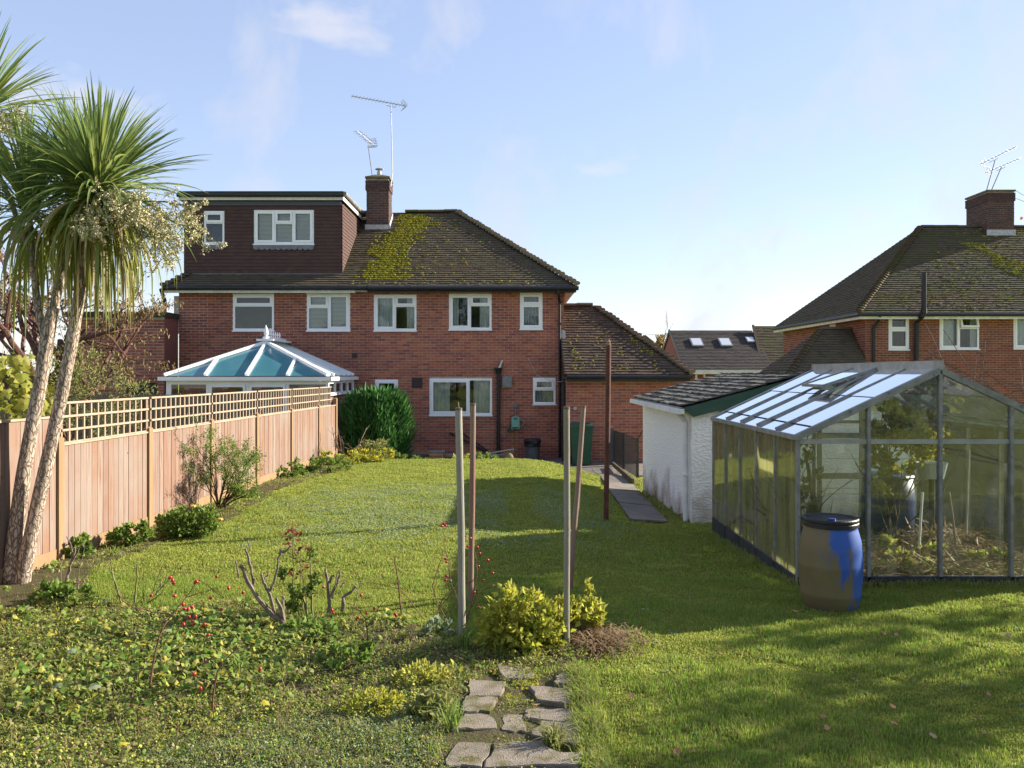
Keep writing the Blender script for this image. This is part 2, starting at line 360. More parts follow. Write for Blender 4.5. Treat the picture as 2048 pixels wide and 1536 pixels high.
def hip_caps(parent, a, b, mat, seed=2, step=0.165, r=0.125, name='hip_tiles'):
    rg = random.Random(seed); a, b = Vector(a), Vector(b); L = (b - a).length; t = (b - a) / L; n = int(L / step); mb = MB()
    side = t.cross(Vector((0, 0, 1))).normalized(); up = side.cross(t).normalized()
    for i in range(n):
        p = a + t * (i * step); lift = 0.065 + rg.uniform(-0.012, 0.015); rr = r * rg.uniform(0.92, 1.08)
        ring = []
        for end, (sc, lf) in enumerate(((1.0, lift), (0.75, 0.0))):
            for k in range(6):
                an = math.pi * (k / 5); ring.append(p + t * (end * step * 1.25) + side * math.cos(an) * rr * sc + up * (math.sin(an) * rr * 0.62 * sc + lf - 0.02))
        mb.add(ring + [p + up * -0.03], [(k, k + 1, 7 + k, 6 + k) for k in range(5)] + [(12, k + 1, k) for k in range(5)])
    return obj(name, mb, mat, parent, kind='stuff')
def ridge_tiles(parent, a, b, mat, r=0.12, L=0.45):
    a, b = Vector(a), Vector(b); n = max(1, round((b - a).length / L)); t = (b - a) / n; side = t.cross(Vector((0, 0, 1))).normalized(); mb = MB()
    ring = []
    for e in (0.005, 0.995):
        for k in range(7):
            an = math.pi * k / 6; ring.append(t * e + side * math.cos(an) * r + Vector((0, 0, math.sin(an) * r * 0.75 - 0.03)))
    mb.add(ring, [(k, k + 1, 8 + k, 7 + k) for k in range(6)] + [tuple(range(7)), tuple(range(7, 14))[::-1]])
    me = mesh('ridge_tile', mb, mat)
    for i in range(n):
        inst('ridge_tile', me, parent, a + t * i + Vector((0, 0, random.uniform(-0.008, 0.01))))
def moss(parent, o, u, v, nrm, fn, n, su, sv, seed=3, size=(0.02, 0.05), name='moss'):
    rg = random.Random(seed); mb = MB(); o, u, v, nrm = Vector(o), Vector(u), Vector(v), Vector(nrm); k = 0; tries = 0
    while k < n and tries < n * 60:
        tries += 1
        a, b = rg.uniform(*su), rg.uniform(*sv); b = round(b / 0.125) * 0.125 + rg.uniform(-0.02, 0.03)
        if rg.random() > fn(a, b): continue
        s = rg.uniform(*size); c = o + u * a + v * b + nrm * 0.02; e = rg.uniform(.7, 1.2)
        mb.ball(c, s * 1.25 * e, s * 0.9, s * 0.62, 6, 4); k += 1
    return obj(name, mb, moss_m, parent, kind='stuff', smooth=True)

# ------------------------------------------------------------------ windows
def window(parent, x0, x1, z0, z1, Y, lights, curtains=(), glassm=None, blinds=(), open_sash=None, room=True, fr=0.055, sill=True, rd=1.4):
    """facade faces -Y; lights = [(fx0, fx1, fz0, fz1, 's'|'f')] in fractions of the opening"""
    gm = glassm or pane_m; W, H = x1 - x0, z1 - z0; yf = Y - 0.004; yb = Y + 0.06
    mb = MB()
    mb.box(x0, x0 + fr, yf, yb, z0, z1); mb.box(x1 - fr, x1, yf, yb, z0, z1)
    mb.box(x0 + fr, x1 - fr, yf, yb, z1 - fr, z1); mb.box(x0 + fr, x1 - fr, yf, yb, z0, z0 + fr)
    win = obj('window', mb, upvc, parent)
    IX0, IX1, IZ0, IZ1 = x0 + fr, x1 - fr, z0 + fr, z1 - fr
    bars = MB(); nb = 0; b = 0.022
    for li, (a, c, e, g, kd) in enumerate(lights):
        lx0, lx1, lz0, lz1 = IX0 + (IX1 - IX0) * a, IX0 + (IX1 - IX0) * c, IZ0 + (IZ1 - IZ0) * e, IZ0 + (IZ1 - IZ0) * g
        if a > 0: bars.box(lx0 - b, lx0 + b, yf - 0.002, yb - 0.002, lz0, lz1); lx0 += b; nb += 1
        if c < 1: lx1 -= b
        if e > 0: bars.box(lx0, lx1, yf - 0.0035, yb - 0.003, lz0 - b, lz0 + b); lz0 += b; nb += 1
        if g < 1: lz1 -= b
        if kd == 's':
            s = 0.05; m2 = MB(); ys, ye = yf - 0.022, yb - 0.02
            m2.box(lx0 - .008, lx0 + s, ys, ye, lz0 - .008, lz1 + .008); m2.box(lx1 - s, lx1 + .008, ys, ye, lz0 - .008, lz1 + .008)
            m2.box(lx0 + s, lx1 - s, ys, ye, lz0 - .008, lz0 + s); m2.box(lx0 + s, lx1 - s, ys, ye, lz1 - s, lz1 + .008)
            so_ = obj('sash', m2, upvc, win); lx0 += s; lx1 -= s; lz0 += s; lz1 -= s
            if open_sash == li:      # hung open at the top
                hz = lz1 + s; so_.location = Vector((0, 0, 0)); ang = R(17)
                rot = Matrix.Translation(Vector((0, yf, hz)) - ORG[win.name]) @ Matrix.Rotation(-ang, 4, 'X') @ Matrix.Translation(-(Vector((0, yf, hz)) - ORG[win.name])); so_.matrix_local = rot
        yg = Y + 0.022
        p = MB().box(lx0 - .004, lx1 + .004, yg, yg + 0.006, lz0 - .004, lz1 + .004); pn = obj('pane', p, gm, win)
        if kd == 's' and open_sash == li: pn.matrix_local = rot
        if li in blinds:
            bl = MB(); z = lz0
            while z < lz1: bl.add([(lx0, Y + 0.09, z), (lx1, Y + 0.09, z), (lx1, Y + 0.075, z + 0.026), (lx0, Y + 0.075, z + 0.026)], [(0, 1, 2, 3)]); z += 0.036
            obj('blind', bl, blind_m, win, kind='stuff')
    if nb: obj('mullion', bars, upvc, win)
    for (a, c, mt) in curtains:
        cx0, cx1 = x0 + W * a, x0 + W * c; n = max(8, int((cx1 - cx0) / 0.02)); cb = MB(); pv = []
        ph = random.uniform(0, 6)
        for i in range(n + 1):
            t = i / n; x = cx0 + (cx1 - cx0) * t; y = Y + 0.13 + 0.022 * math.sin(t * (cx1 - cx0) * 62 + ph) + 0.008 * math.sin(t * 47 + 2 * ph)
            pv += [(x, y, z0 - 0.02), (x, y, z1 + 0.02)]
        cb.add(pv, [(2 * i, 2 * i + 2, 2 * i + 3, 2 * i + 1) for i in range(n)]); obj('curtain', cb, mt, win, smooth=True)
    if sill:
        obj('sill', MB().box(x0 - 0.02, x1 + 0.02, Y - 0.055, Y + 0.0, z0 - 0.035, z0 - 0.002), upvc, win)
    if room:
        r = MB(); a0, a1, b0, b1, y0, y1 = x0 - 0.35, x1 + 0.35, z0 - 0.9, z1 + 0.15, Y + 0.115, Y + rd
        r.quad((a0, y1, b0), (a1, y1, b0), (a1, y1, b1), (a0, y1, b1)); r.quad((a0, y0, b0), (a0, y1, b0), (a0, y1, b1), (a0, y0, b1))
        r.quad((a1, y0, b0), (a1, y1, b0), (a1, y1, b1), (a1, y0, b1)); r.quad((a0, y0, b0), (a1, y0, b0), (a1, y1, b0), (a0, y1, b0)); r.quad((a0, y0, b1), (a1, y0, b1), (a1, y1, b1), (a0, y1, b1))
        obj('room_lining', r, dark_int, win)
    return win
def pxw(x0, x1, y0, y1, Y):
    a, b = P(x0, y1, Y), P(x1, y0, Y); return a.x, b.x, a.z, b.z

# ================================================================== GROUND
lawn_m = M('lawn_moss', (0.22, 0.26, 0.038), (0.29, 0.30, 0.055), 1.1, 0.95, 0.8, 120, c3=(0.14, 0.18, 0.03), s3=9, t3=(0.45, 0.7), spec=0.1)
soil_m = M('garden_soil', (0.075, 0.06, 0.036), (0.11, 0.085, 0.055), 14, 0.97, 1.0, 60, c3=(0.075, 0.085, 0.025), s3=30, t3=(0.45, 0.6), spec=0.1)
def hnoise(X, Y):
    return 0.012 * np.sin(X * 3.1 + 1.7 * np.sin(Y * 2.3)) * np.sin(Y * 2.7 + X * 1.1) + 0.007 * np.sin(X * 9.7 + Y * 4.1) * np.sin(Y * 8.3 - X * 3.3)
def sheet(name, xs, ys, mat, dz=0.0, kind='structure', mask=None):
    X, Y = np.meshgrid(xs, ys); Z = gz(X, Y) + hnoise(X, Y) * (np.abs(X) < 12) + dz
    v = np.stack([X.ravel(), Y.ravel(), Z.ravel()], 1); nx = len(xs); f = []
    for j in range(len(ys) - 1):
        for i in range(nx - 1):
            if mask is not None and not mask((xs[i] + xs[i + 1]) / 2, (ys[j] + ys[j + 1]) / 2): continue
            k = j * nx + i; f.append((k, k + 1, k + nx + 1, k + nx))
    mb = MB(); used = sorted({i for q in f for i in q}); ix = {u_: n_ for n_, u_ in enumerate(used)}
    mb.v = [tuple(v[u_]) for u_ in used]; mb.f = [tuple(ix[i] for i in q) for q in f]
    o = obj(name, mb, mat, None, kind=kind, smooth=True, base=(0, 8, 0)); return o
xs = np.concatenate([[-400, -150, -60, -30], np.arange(-14, 14.01, 0.16), [18, 30, 60, 150, 400]])
ys = np.concatenate([[-60, -30, -15, -6], np.arange(0, 26.01, 0.16), [30, 40, 60, 120, 300, 800]])
sheet('lawn', xs, ys, lawn_m)
def fence_x(Y): return -4.45 + (Y - 8.15) * 0.0457
def border_edge(Y):                   # lawn side of the soil strip under the fence
    return fence_x(Y) + 0.62 + 0.10 * np.sin(Y * 1.3) + 0.05 * np.sin(Y * 3.7) + 0.45 * sst(15.5, 18, Y) + 0.25 * sst(8, 6.5, Y)
def bed_edge_y(X):                    # far edge of the rough bed in the foreground
    return 6.35 + 0.25 * np.sin(X * 1.9) + 0.10 * np.sin(X * 5.1) + 0.55 * sst(-2.6, -4.2, X) - 0.5 * sst(-0.9, -0.2, X)
def bed_right(Y): return -0.33 + 0.05 * np.sin(Y * 4.0) + 0.80 * sst(4.9, 5.4, Y)
def in_bed(X, Y): return (Y < bed_edge_y(X)) & (X < bed_right(Y)) & (Y > 2.2)
def in_border(X, Y): return (X < border_edge(Y)) & (X > fence_x(Y) - 0.3) & (Y < 18.6)
g1 = np.arange(-5.6, 0.9, 0.07); g2 = np.arange(2.2, 18.7, 0.07)
sheet('flower_bed', g1, g2, soil_m, 0.012, mask=lambda a, b: bool(in_bed(a, b)) or bool(in_border(a, b)) or (-.45 < a < .40 - .03 * (b - 3.9) and 2.2 < b < 5.2))
# concrete path beside the shed and the patio by the house
pm = MB(); pe = [((1.58, 11.1), (2.12, 11.25)), ((1.72, 14.0), (2.28, 14.0)), ((1.92, 18.2), (2.52, 18.2)), ((1.92, 21.0), (2.6, 21.0))]
path = None
me_path = MB(); rows_ = []
for i in range(len(pe) - 1):
    for k in range(6):
        t = k / 6; rows_.append(((pe[i][0][0] * (1 - t) + pe[i + 1][0][0] * t, pe[i][0][1] * (1 - t) + pe[i + 1][0][1] * t), (pe[i][1][0] * (1 - t) + pe[i + 1][1][0] * t, pe[i][1][1] * (1 - t) + pe[i + 1][1][1] * t)))
pv = []
for (a, b) in rows_:
    for q in (a, b): pv += [(q[0], q[1], float(gz(q[0], q[1])) + 0.022), (q[0], q[1], float(gz(q[0], q[1])) - 0.08)]
pf = []
for i in range(len(rows_) - 1):
    a = i * 4; b = a + 4; pf += [(a, a + 2, b + 2, b), (a, b, b + 1, a + 1), (a + 2, a + 3, b + 3, b + 2)]
pf.append((0, 1, 3, 2))
conc_dark = M('path_concrete', (0.20, 0.175, 0.155), (0.14, 0.125, 0.11), 4, 0.95, 0.5, 60, c3=(0.06, 0.065, 0.035), s3=5, t3=(0.58, 0.8))
path = obj('path', me_path.add(pv, pf), soil_m, None, kind='structure', base=(1.8, 11.2, -0.2))
for i in range(0, len(rows_) - 2, 2):
    (a0, b0), (a1, b1) = rows_[i], rows_[i + 2]; q4 = [a0, b0, b1, a1]; cx_, cy_ = sum(p[0] for p in q4) / 4, sum(p[1] for p in q4) / 4; dz_ = random.uniform(-.008, .008)
    top_ = [Vector((cx_ + (p[0] - cx_) * .985, cy_ + (p[1] - cy_) * .99, float(gz(p[0], p[1])) + .045 + dz_)) for p in q4]
    obj('slab', MB().prism([v - Vector((0, 0, .05)) for v in top_], (0, 0, .05)), conc_dark, path)
obj('patio', MB().box(-3.7, 4.4, 18.75, 22.75, -0.6, -0.44), conc_dark, None, kind='structure')

# ================================================================== HOUSES
ZW = 22.8; ZG = -0.55
hs = thing('brick_house', 'red brick semi-detached house with mossy tiled hip roof and white windows', 'house', (-1.2, ZW, ZG))
XL, XR = -3.92, 1.42; EZ = 4.16
wins = {}
W1 = pxw(748, 833, 589, 661, ZW); W2 = pxw(898, 983, 588, 659, ZW); W3 = pxw(1040, 1085, 586, 658, ZW)
W4 = pxw(750, 796, 759, 830, ZW); W5 = pxw(859, 984, 757, 830, ZW); W6 = pxw(1066, 1111, 756, 808, ZW)
holes = [(w[0] - XL, w[1] - XL, w[2], w[3]) for w in (W1, W2, W3, W4, W5, W6)]
bricks(hs, (XL, ZW, 0), (1, 0, 0), (0, -1, 0), XR - XL, ZG, EZ, holes, brick_red, mortar, seed=11)
LT = [(0, .5, 0, 1, 's'), (.5, 1, .70, 1, 's'), (.5, 1, 0, .70, 'f')]
window(hs, *W1, ZW, LT, [(0.08, .48, curtain_m), (.76, .97, curtain_m)]); window(hs, *W2, ZW, LT, [(0.05, .22, curtain_m), (.72, .98, curtain_m)])
window(hs, *W3, ZW, [(0, 1, .70, 1, 's'), (0, 1, 0, .70, 's')], [(0.0, 1.0, net_m)])
window(hs, *W4, ZW, [(0, 1, .62, 1, 's'), (0, 1, 0, .62, 'f')], [(0.0, 0.3, curtain_m)])
window(hs, *W5, ZW, [(0, .64, 0, 1, 's'), (.64, 1, 0, 1, 'f')], [(0.04, .32, curtain_m), (.70, .98, curtain_m)])
window(hs, *W6, ZW, [(0, 1, .56, 1, 's'), (0, 1, 0, .56, 'f')], [(0.0, 1.0, net_m)])
# side wall and back, party line, ceiling so the shell is closed
bricks(hs, (XR, ZW, 0), (0, 1, 0), (1, 0, 0), 7.0, ZG, EZ, [], brick_red, mortar, seed=12)
obj('wall', MB().quad((XL, ZW + 7, ZG), (XR, ZW + 7, ZG), (XR, ZW + 7, EZ), (XL, ZW + 7, EZ)), brick_red, hs)
# roof
EY, RY, RZ = ZW - 0.33, 26.6, 7.02; EXR = XR + 0.32; HX = -1.80; BY = 2 * RY - EY
ez = EZ + 0.06
A, B, C, D = Vector((XL, EY, ez)), Vector((EXR, EY, ez)), Vector((HX, RY, RZ)), Vector((XL, RY, RZ)); Bb = Vector((EXR, BY, ez)); Ab = Vector((XL, BY, ez))
rf = tiles(hs, [A, B, C, D], A, B, roof_tile, seed=21)
tiles(hs, [B, Bb, C], B, Bb, roof_tile, seed=22, tw=0.34, gauge=0.25)
obj('roof_slope', MB().quad(Ab, Bb, C, D), roof_tile, hs)
hip_caps(hs, B + Vector((0, 0, 0.03)), C + Vector((0, 0, 0.03)), roof_tile, seed=5)
ridge_tiles(hs, D + Vector((0.5, 0, 0.03)), C + Vector((0.05, 0, 0.05)), roof_mossy)
vv = (D - A).normalized(); nn = Vector((1, 0, 0)).cross(vv).normalized()
def mossf(a, b):
    x = a; L = (D - A).length; t = b / L
    c = 0.22 + 0.52 * t + 0.16 * math.sin(b * 2.1) + 0.1 * math.sin(b * 5); w_ = 0.70 - 0.16 * abs(t - .5) + 0.1 * math.sin(b * 3.3)
    d = abs(x - c) / w_
    if t < 0.06: return 0.05
    if (t > 0.70 and x < 0.3) or (x < -0.45 + 0.35 * t): return 0.0
    if t > 0.97 or x > 5.66 - 3.5 * t - 0.2: return 0.0
    nz_ = .5 + .5 * math.sin(x * 9 + 2 * math.sin(b * 7)) * math.sin(b * 8 + x * 4)
    return max(0.0, min(1.0, 1.25 - 1.05 * d + 1.0 * (nz_ - .6))) + (.035 * math.exp(-(d - 1)) * nz_ + .004 if d > .8 else 0)
moss(hs, A, (1, 0, 0), vv, nn, mossf, 2900, (-0.5, 4.6), (0.1, 4.9), size=(0.022, 0.05))
# fascia, gutter, soffit
gut = MB(); gut.tube([(XL + .02, EY - 0.05, ez - 0.05), (EXR + .06, EY - 0.05, ez - 0.05)], 0.058, 8)
gut.box(XL, EXR, EY + 0.02, EY + 0.045, ez - 0.16, ez - 0.01); obj('gutter', gut, black_pvc, hs)
obj('soffit', MB().box(XL, EXR - .01, EY + 0.047, ZW - 0.008, ez - 0.115, ez - 0.10).box(XR + 0.008, EXR - .012, ZW - 0.007, BY - 0.3, ez - 0.114, ez - 0.099), soffit, hs)
obj('barge_end', MB().prism([(XR + 0.02, EY + .06, ez - .12), (EXR + .02, EY + .06, ez - .02), (EXR + .02, EY + .06, ez - .10), (XR + 0.02, EY + .06, ez - .42)], (0, 0.25, 0)), soffit, hs)
dp = MB(); xp = P(1119, 0, ZW).x
dp.tube([(xp - .05, EY - 0.05, ez - 0.09), (xp - .05, EY - 0.03, ez - 0.2), (xp, ZW - 0.07, ez - 0.42), (xp, ZW - 0.07, ZG + 0.1)], 0.036, 8)
for z in (3.2, 1.6, 0.3): dp.box(xp - .05, xp + .05, ZW - .11, ZW - .0, z, z + .05)
obj('downpipe', dp, black_pvc, hs)
xs_ = P(997, 0, ZW).x; zt = P(0, 738, ZW).z
sp = MB(); sp.tube([(xs_, ZW - 0.09, ZG + .1), (xs_, ZW - 0.09, zt)], 0.055, 10); sp.lathe((xs_, ZW - 0.09, zt - .02), [(0.058, -.12), (0.085, -.02), (0.11, 0.02), (0.11, 0.05)], 10)
sp.box(xs_ - .10, xs_ + .10, ZW - .19, ZW - .01, zt - .01, zt + .035)
obj('soil_pipe', sp, black_pvc, hs)
wp = MB(); wp.tube([P(1005, 720, ZW - .06), P(997, 738, ZW - .08)], 0.022, 8); wp.tube([P(1003, 722, ZW - .1), P(1000, 738, ZW - .1)], 0.016, 8)
obj('waste_pipe', wp, white_paint, hs)
wq = MB(); wq.tube([P(900, 866, ZW - .03), P(905, 868, ZW - .08), P(978, 906, ZW - .08)], 0.024, 8); wq.tube([P(920, 863, ZW - .06), P(945, 880, ZW - .06), P(980, 905, ZW - .06)], 0.02, 8)
obj('waste_pipe', wq, black_pvc, hs)
fl = MB(); a, b = P(1005, 775, ZW), P(1024, 752, ZW)
fl.box(a.x, b.x, ZW - .12, ZW, a.z, b.z); fl.box(a.x + .03, b.x - .03, ZW - .14, ZW - .12, a.z + .03, b.z - .03)
obj('flue_box', fl, M('grey_metal', (0.24, 0.25, 0.25), (0.17, 0.18, 0.18), 8, 0.5, spec=0.4), hs)
for (x0, x1, y0, y1) in ((824, 845, 755, 776), (704, 714, 706, 716)):
    a, b = P(x0, y1, ZW), P(x1, y0, ZW); mb = MB(); mb.box(a.x, b.x, ZW - .018, ZW - .0075, a.z, b.z)
    for k in range(6): z = a.z + (b.z - a.z) * (k + .5) / 6; mb.box(a.x + .02, b.x - .02, ZW - .03, ZW - .018, z - .008, z + .008)
    obj('air_vent', mb, M('vent_plastic', (0.06, 0.045, 0.04), None, rough=0.6), hs)
# chimney shared on the party line
def chimney(parent, x0, x1, y0, y1, zb, zt, mat, flash=True):
    rg = random.Random(4); h = int((zt - zb) / 0.075); wl_ = None; mb = MB(); mm = MB().box(x0, x1, y0, y1, zb, zt)
    for r in range(h):
        grow = 0.03 if r >= h - 4 else 0.0
        a, b = zb + r * .075 + .005, zb + (r + 1) * .075 - .005
        for (p0, p1, fx) in ((x0, x1, 0), (y0, y1, 1), (x0, x1, 2), (y0, y1, 3)):
            s = p0 - grow - (0.11 if r % 2 else 0)
            while s < p1 + grow:
                q0, q1 = max(s + .005, p0 - grow), min(s + .22, p1 + grow); s += .225
                if q1 - q0 < .03: continue
                d = .008 + grow + rg.uniform(-.002, .004)
                if fx == 0: mb.box(q0, q1, y0 - d, y0 + .01, a, b)
                elif fx == 2: mb.box(q0, q1, y1 - .01, y1 + d, a, b)
                elif fx == 1: mb.box(x1 - .01, x1 + d, q0, q1, a, b)
                else: mb.box(x0 - d, x0 + .01, q0, q1, a, b)
    c = obj('chimney', mm, mortar, parent); obj('brickwork', mb, mat, c, kind='stuff')
    fb = MB(); cx, cy = (x0 + x1) / 2, (y0 + y1) / 2; k = .045
    fb.add([(x0 - k, y0 - k, zt), (x1 + k, y0 - k, zt), (x1 + k, y1 + k, zt), (x0 - k, y1 + k, zt), (x0 - k, y0 - k, zt + .06), (x1 + k, y0 - k, zt + .06), (x1 + k, y1 + k, zt + .06), (x0 - k, y1 + k, zt + .06), (cx - .12, cy - .12, zt + .17), (cx + .12, cy - .12, zt + .17), (cx + .12, cy + .12, zt + .17), (cx - .12, cy + .12, zt + .17)],
           [(0, 1, 5, 4), (1, 2, 6, 5), (2, 3, 7, 6), (3, 0, 4, 7), (4, 5, 9, 8), (5, 6, 10, 9), (6, 7, 11, 10), (7, 4, 8, 11), (8, 9, 10, 11)])
    obj('mortar_cap', fb, M('mossy_cap', (0.16, 0.14, 0.10), (0.09, 0.10, 0.035), 6, 0.95, 0.5, 30), c)
    return c
brick_chim = M('sooty_brick', (0, 0, 0), isl_cols=[(0.075, 0.05, 0.052), (0.09, 0.052, 0.05), (0.055, 0.045, 0.047), (0.12, 0.06, 0.05), (0.065, 0.048, 0.05)], rough=.9, bump=.4, bscale=60)
cx0, cx1 = P(733.5, 0, 25.5).x, P(777, 0, 25.5).x
ch = chimney(hs, cx0, cx1, 25.5, 26.15, 5.7, P(0, 357, 25.5).z, brick_chim)
ff = MB(); yb0 = 25.5 - 0.03; zr = ez + (25.5 - EY) * (RZ - ez) / (RY - EY)
ff.box(cx0 - .05, cx1 + .05, yb0, 25.48, zr - .06, zr + .16); ff.prism([(cx1 + .022, 25.47, zr - .02), (cx1 + .022, 26.2, zr + .5), (cx1 + .022, 26.2, zr + .66), (cx1 + .022, 25.47, zr + .16)], (.012, 0, 0)); obj('flashing', ff, lead_pale, ch)
cw = MB(); tcx, tcy, tz = (cx0 + cx1) / 2, 25.82, P(0, 357, 25.5).z + .15
cw.lathe((tcx, tcy, tz), [(.07, 0), (.07, .14), (.05, .15), (.05, .2)], 12); cw.lathe((tcx, tcy, tz + .2), [(.13, 0), (.13, .02), (.03, .06)], 12); obj('chimney_cowl', cw, lead_pale, ch)

# single-storey side extension
ex = thing('house_extension', 'single-storey red brick side extension with hipped brown tiled roof beside the path', 'extension', (3.0, 21.6, ZG))
XY = 21.6; x0e, x1e = 1.40, 4.25; ze = 1.78
def garage_clip(z): return (0, 99)
bricks(ex, (x0e, XY, 0), (1, 0, 0), (0, -1, 0), x1e - x0e, ZG, ze, [], brick_red, mortar, seed=31)
obj('wall', MB().quad((x0e, XY, ZG), (x0e, ZW, ZG), (x0e, ZW, ze), (x0e, XY, ze)), brick_red, ex); obj('wall', MB().quad((x1e, XY, ZG), (x1e, 27, ZG), (x1e, 27, ze), (x1e, XY, ze)), brick_red, ex)
eY, rY = 21.3, 24.28; A = Vector((1.37, eY, 1.83)); B = Vector((4.60, eY, 1.83)); C = Vector((2.36, rY, 3.84)); D = Vector((1.37, rY, 3.84)); Bb = Vector((4.6, 2 * rY - eY, 1.83))
Af = Vector((1.37, ZW + .02, 1.83 + (ZW + .02 - eY) * 2.01 / 2.98)); A2 = Vector((XR + .012, ZW + .02, Af.z)); D2 = Vector((XR + .012, rY, 3.84))
tiles(ex, [A, B, C, D2, A2, Af], A, B, roof_brown, seed=33, gauge=0.13, tw=0.18)
tiles(ex, [B, Bb, C], B, Bb, roof_brown, seed=34, gauge=0.26, tw=0.36)
obj('roof_slope', MB().quad(Bb, Vector((XR, Bb.y, 1.83)), Vector((XR + .012, rY, 3.83)), C), roof_brown, ex)
hip_caps(ex, B + Vector((0, 0, .02)), C + Vector((0, 0, .02)), roof_brown, seed=6); ridge_tiles(ex, D2 + Vector((.0, 0, .03)), C + Vector((0, 0, .03)), roof_brown)
moss(ex, A, (1, 0, 0), (D - A).normalized(), Vector((1, 0, 0)).cross((D - A).normalized()), lambda a, b: (0.03 + 0.25 * (math.sin(a * 3 + b) > 0.8)) * (a < 3.1 - 0.63 * b), 110, (0.2, 2.4), (0.2, 3.2), size=(.02, .04))
g = MB(); g.tube([(1.4, eY - .04, 1.78), (4.62, eY - .04, 1.78)], .05, 8); g.box(1.4, 4.58, eY + .02, eY + .045, 1.66, 1.815); obj('gutter', g, black_pvc, ex)
obj('soffit', MB().box(1.4, 4.57, eY + .047, XY - .01, 1.70, 1.715), black_pvc, ex)
vg = MB(); vg.prism([A + Vector((0, 0, -.10)), Af + Vector((0, 0, -.10)), Af + Vector((0, 0, .03)), A + Vector((0, 0, .03))], (-.03, 0, 0)); obj('verge_board', vg, M('dark_board', (0.035, 0.028, 0.024), None, rough=.8), ex)
fl = MB(); fl.prism([Af + Vector((-.05, -.06, -.02)), Af + Vector((.10, -.06, -.02)), Af + Vector((.10, -.03, .16)), Af + Vector((.02, -.03, .22)), Af + Vector((-.05, -.03, .1))], (0, .02, 0)); obj('flashing', fl, lead_pale, ex)
obj('vent_cover', MB().box(*[P(1147, 0, XY).x, P(1153, 0, XY).x], XY - .03, XY - .007, P(0, 820, XY).z, P(0, 814, XY).z), lead_pale, ex)
rp_ = MB(); xq = P(1127.5, 0, 21.75).x; rp_.tube([(xq, 21.75, 1.75), (xq, 21.75, ZG + .1)], .045, 8); obj('downpipe', rp_, black_pvc, ex)

# left half of the pair, with the dormer
nb = thing('neighbour_house', 'left half of the brick pair with brown tile-hung loft dormer behind the conservatory', 'house', (-6.5, ZW, ZG))
XN = -9.15
N1 = pxw(466, 548, 588, 661, ZW); N2 = pxw(614, 700, 587, 661, ZW)
holes = [(w[0] - XN, w[1] - XN, w[2], w[3]) for w in (N1, N2)]
bricks(nb, (XN, ZW, 0), (1, 0, 0), (0, -1, 0), XL - XN, ZG, EZ, holes, brick_nb, mortar, seed=13)
# patch of bricks repointed in pale mortar
pb = MB(); pz0, pz1 = P(0, 668, ZW).z, P(0, 592, ZW).z; px0, px1 = P(348, 0, ZW).x, P(416, 0, ZW).x
pb.box(px0, px1, ZW - .0024, ZW - .001, pz0, pz1); pt_ = obj('repointed_patch', pb, mortar_pale, nb)
window(nb, *N1, ZW, [(0, 1, .70, 1, 's'), (0, 1, 0, .70, 'f')], glassm=None)
window(nb, *N2, ZW, [(0, .5, .64, 1, 's'), (0, .5, 0, .64, 'f'), (.5, 1, 0, 1, 's')], blinds=(0, 1, 2))
XB = -11.7; YB = 21.9; WT = 3.35
bricks(nb, (XB, YB, 0), (1, 0, 0), (0, -1, 0), XN - .02 - XB, ZG, WT, [(1.5, 2.35, 1.05, 1.62)], brick_nb, mortar_pale, seed=14, bl=.235, bh=.08)
obj('doorway', MB().box(XB + 1.45, XB + 2.4, YB + .12, YB + .3, 1.0, 1.66), black_pvc, nb)
obj('wall', MB().quad((XN - .02, YB, ZG), (XN - .02, ZW, ZG), (XN - .02, ZW, WT), (XN - .02, YB, WT)), brick_nb, nb)
obj('wing_roof', MB().box(XB - .1, XN + .02, YB - .12, ZW + 4, WT + .002, WT + .14), roof_dark, nb)
XB = XN
A, B, D, C = Vector((XB - .3, EY, ez)), Vector((XL, EY, ez)), Vector((XB + 3.2, RY, RZ)), Vector((XL, RY, RZ))
tiles(nb, [A, B, C, D], A, B, roof_tile, seed=41)
Ab = Vector((XB - .3, BY, ez)); tiles(nb, [Ab, A, D], Ab, A, roof_tile, seed=42, gauge=.25, tw=.34); obj('roof_slope', MB().quad(Ab, Vector((XL, BY, ez)), C, D), roof_tile, nb)
hip_caps(nb, A, D, roof_tile, seed=8); ridge_tiles(nb, D, C + Vector((-.3, 0, .02)), roof_mossy)
g = MB(); g.tube([(XB - .3, EY - .05, ez - .05), (XL, EY - .05, ez - .05)], .058, 8); obj('gutter', g, black_pvc, nb)
gb = MB(); gb.box(XB - .3, P(710, 0, EY).x, EY + .02, EY + .05, ez - .17, ez - .075); obj('fascia', gb, white_paint, nb)
obj('soffit', MB().box(XB - .3, XL, EY + .052, ZW - .01, ez - .12, ez - .105), white_paint, nb)
xd = P(327, 0, ZW - .2).x; obj('downpipe', MB().tube([(xd, EY - .04, ez - .08), (xd, ZW - .12, ez - .35), (xd, ZW - .12, ZG)], .05, 8), black_pvc, nb)
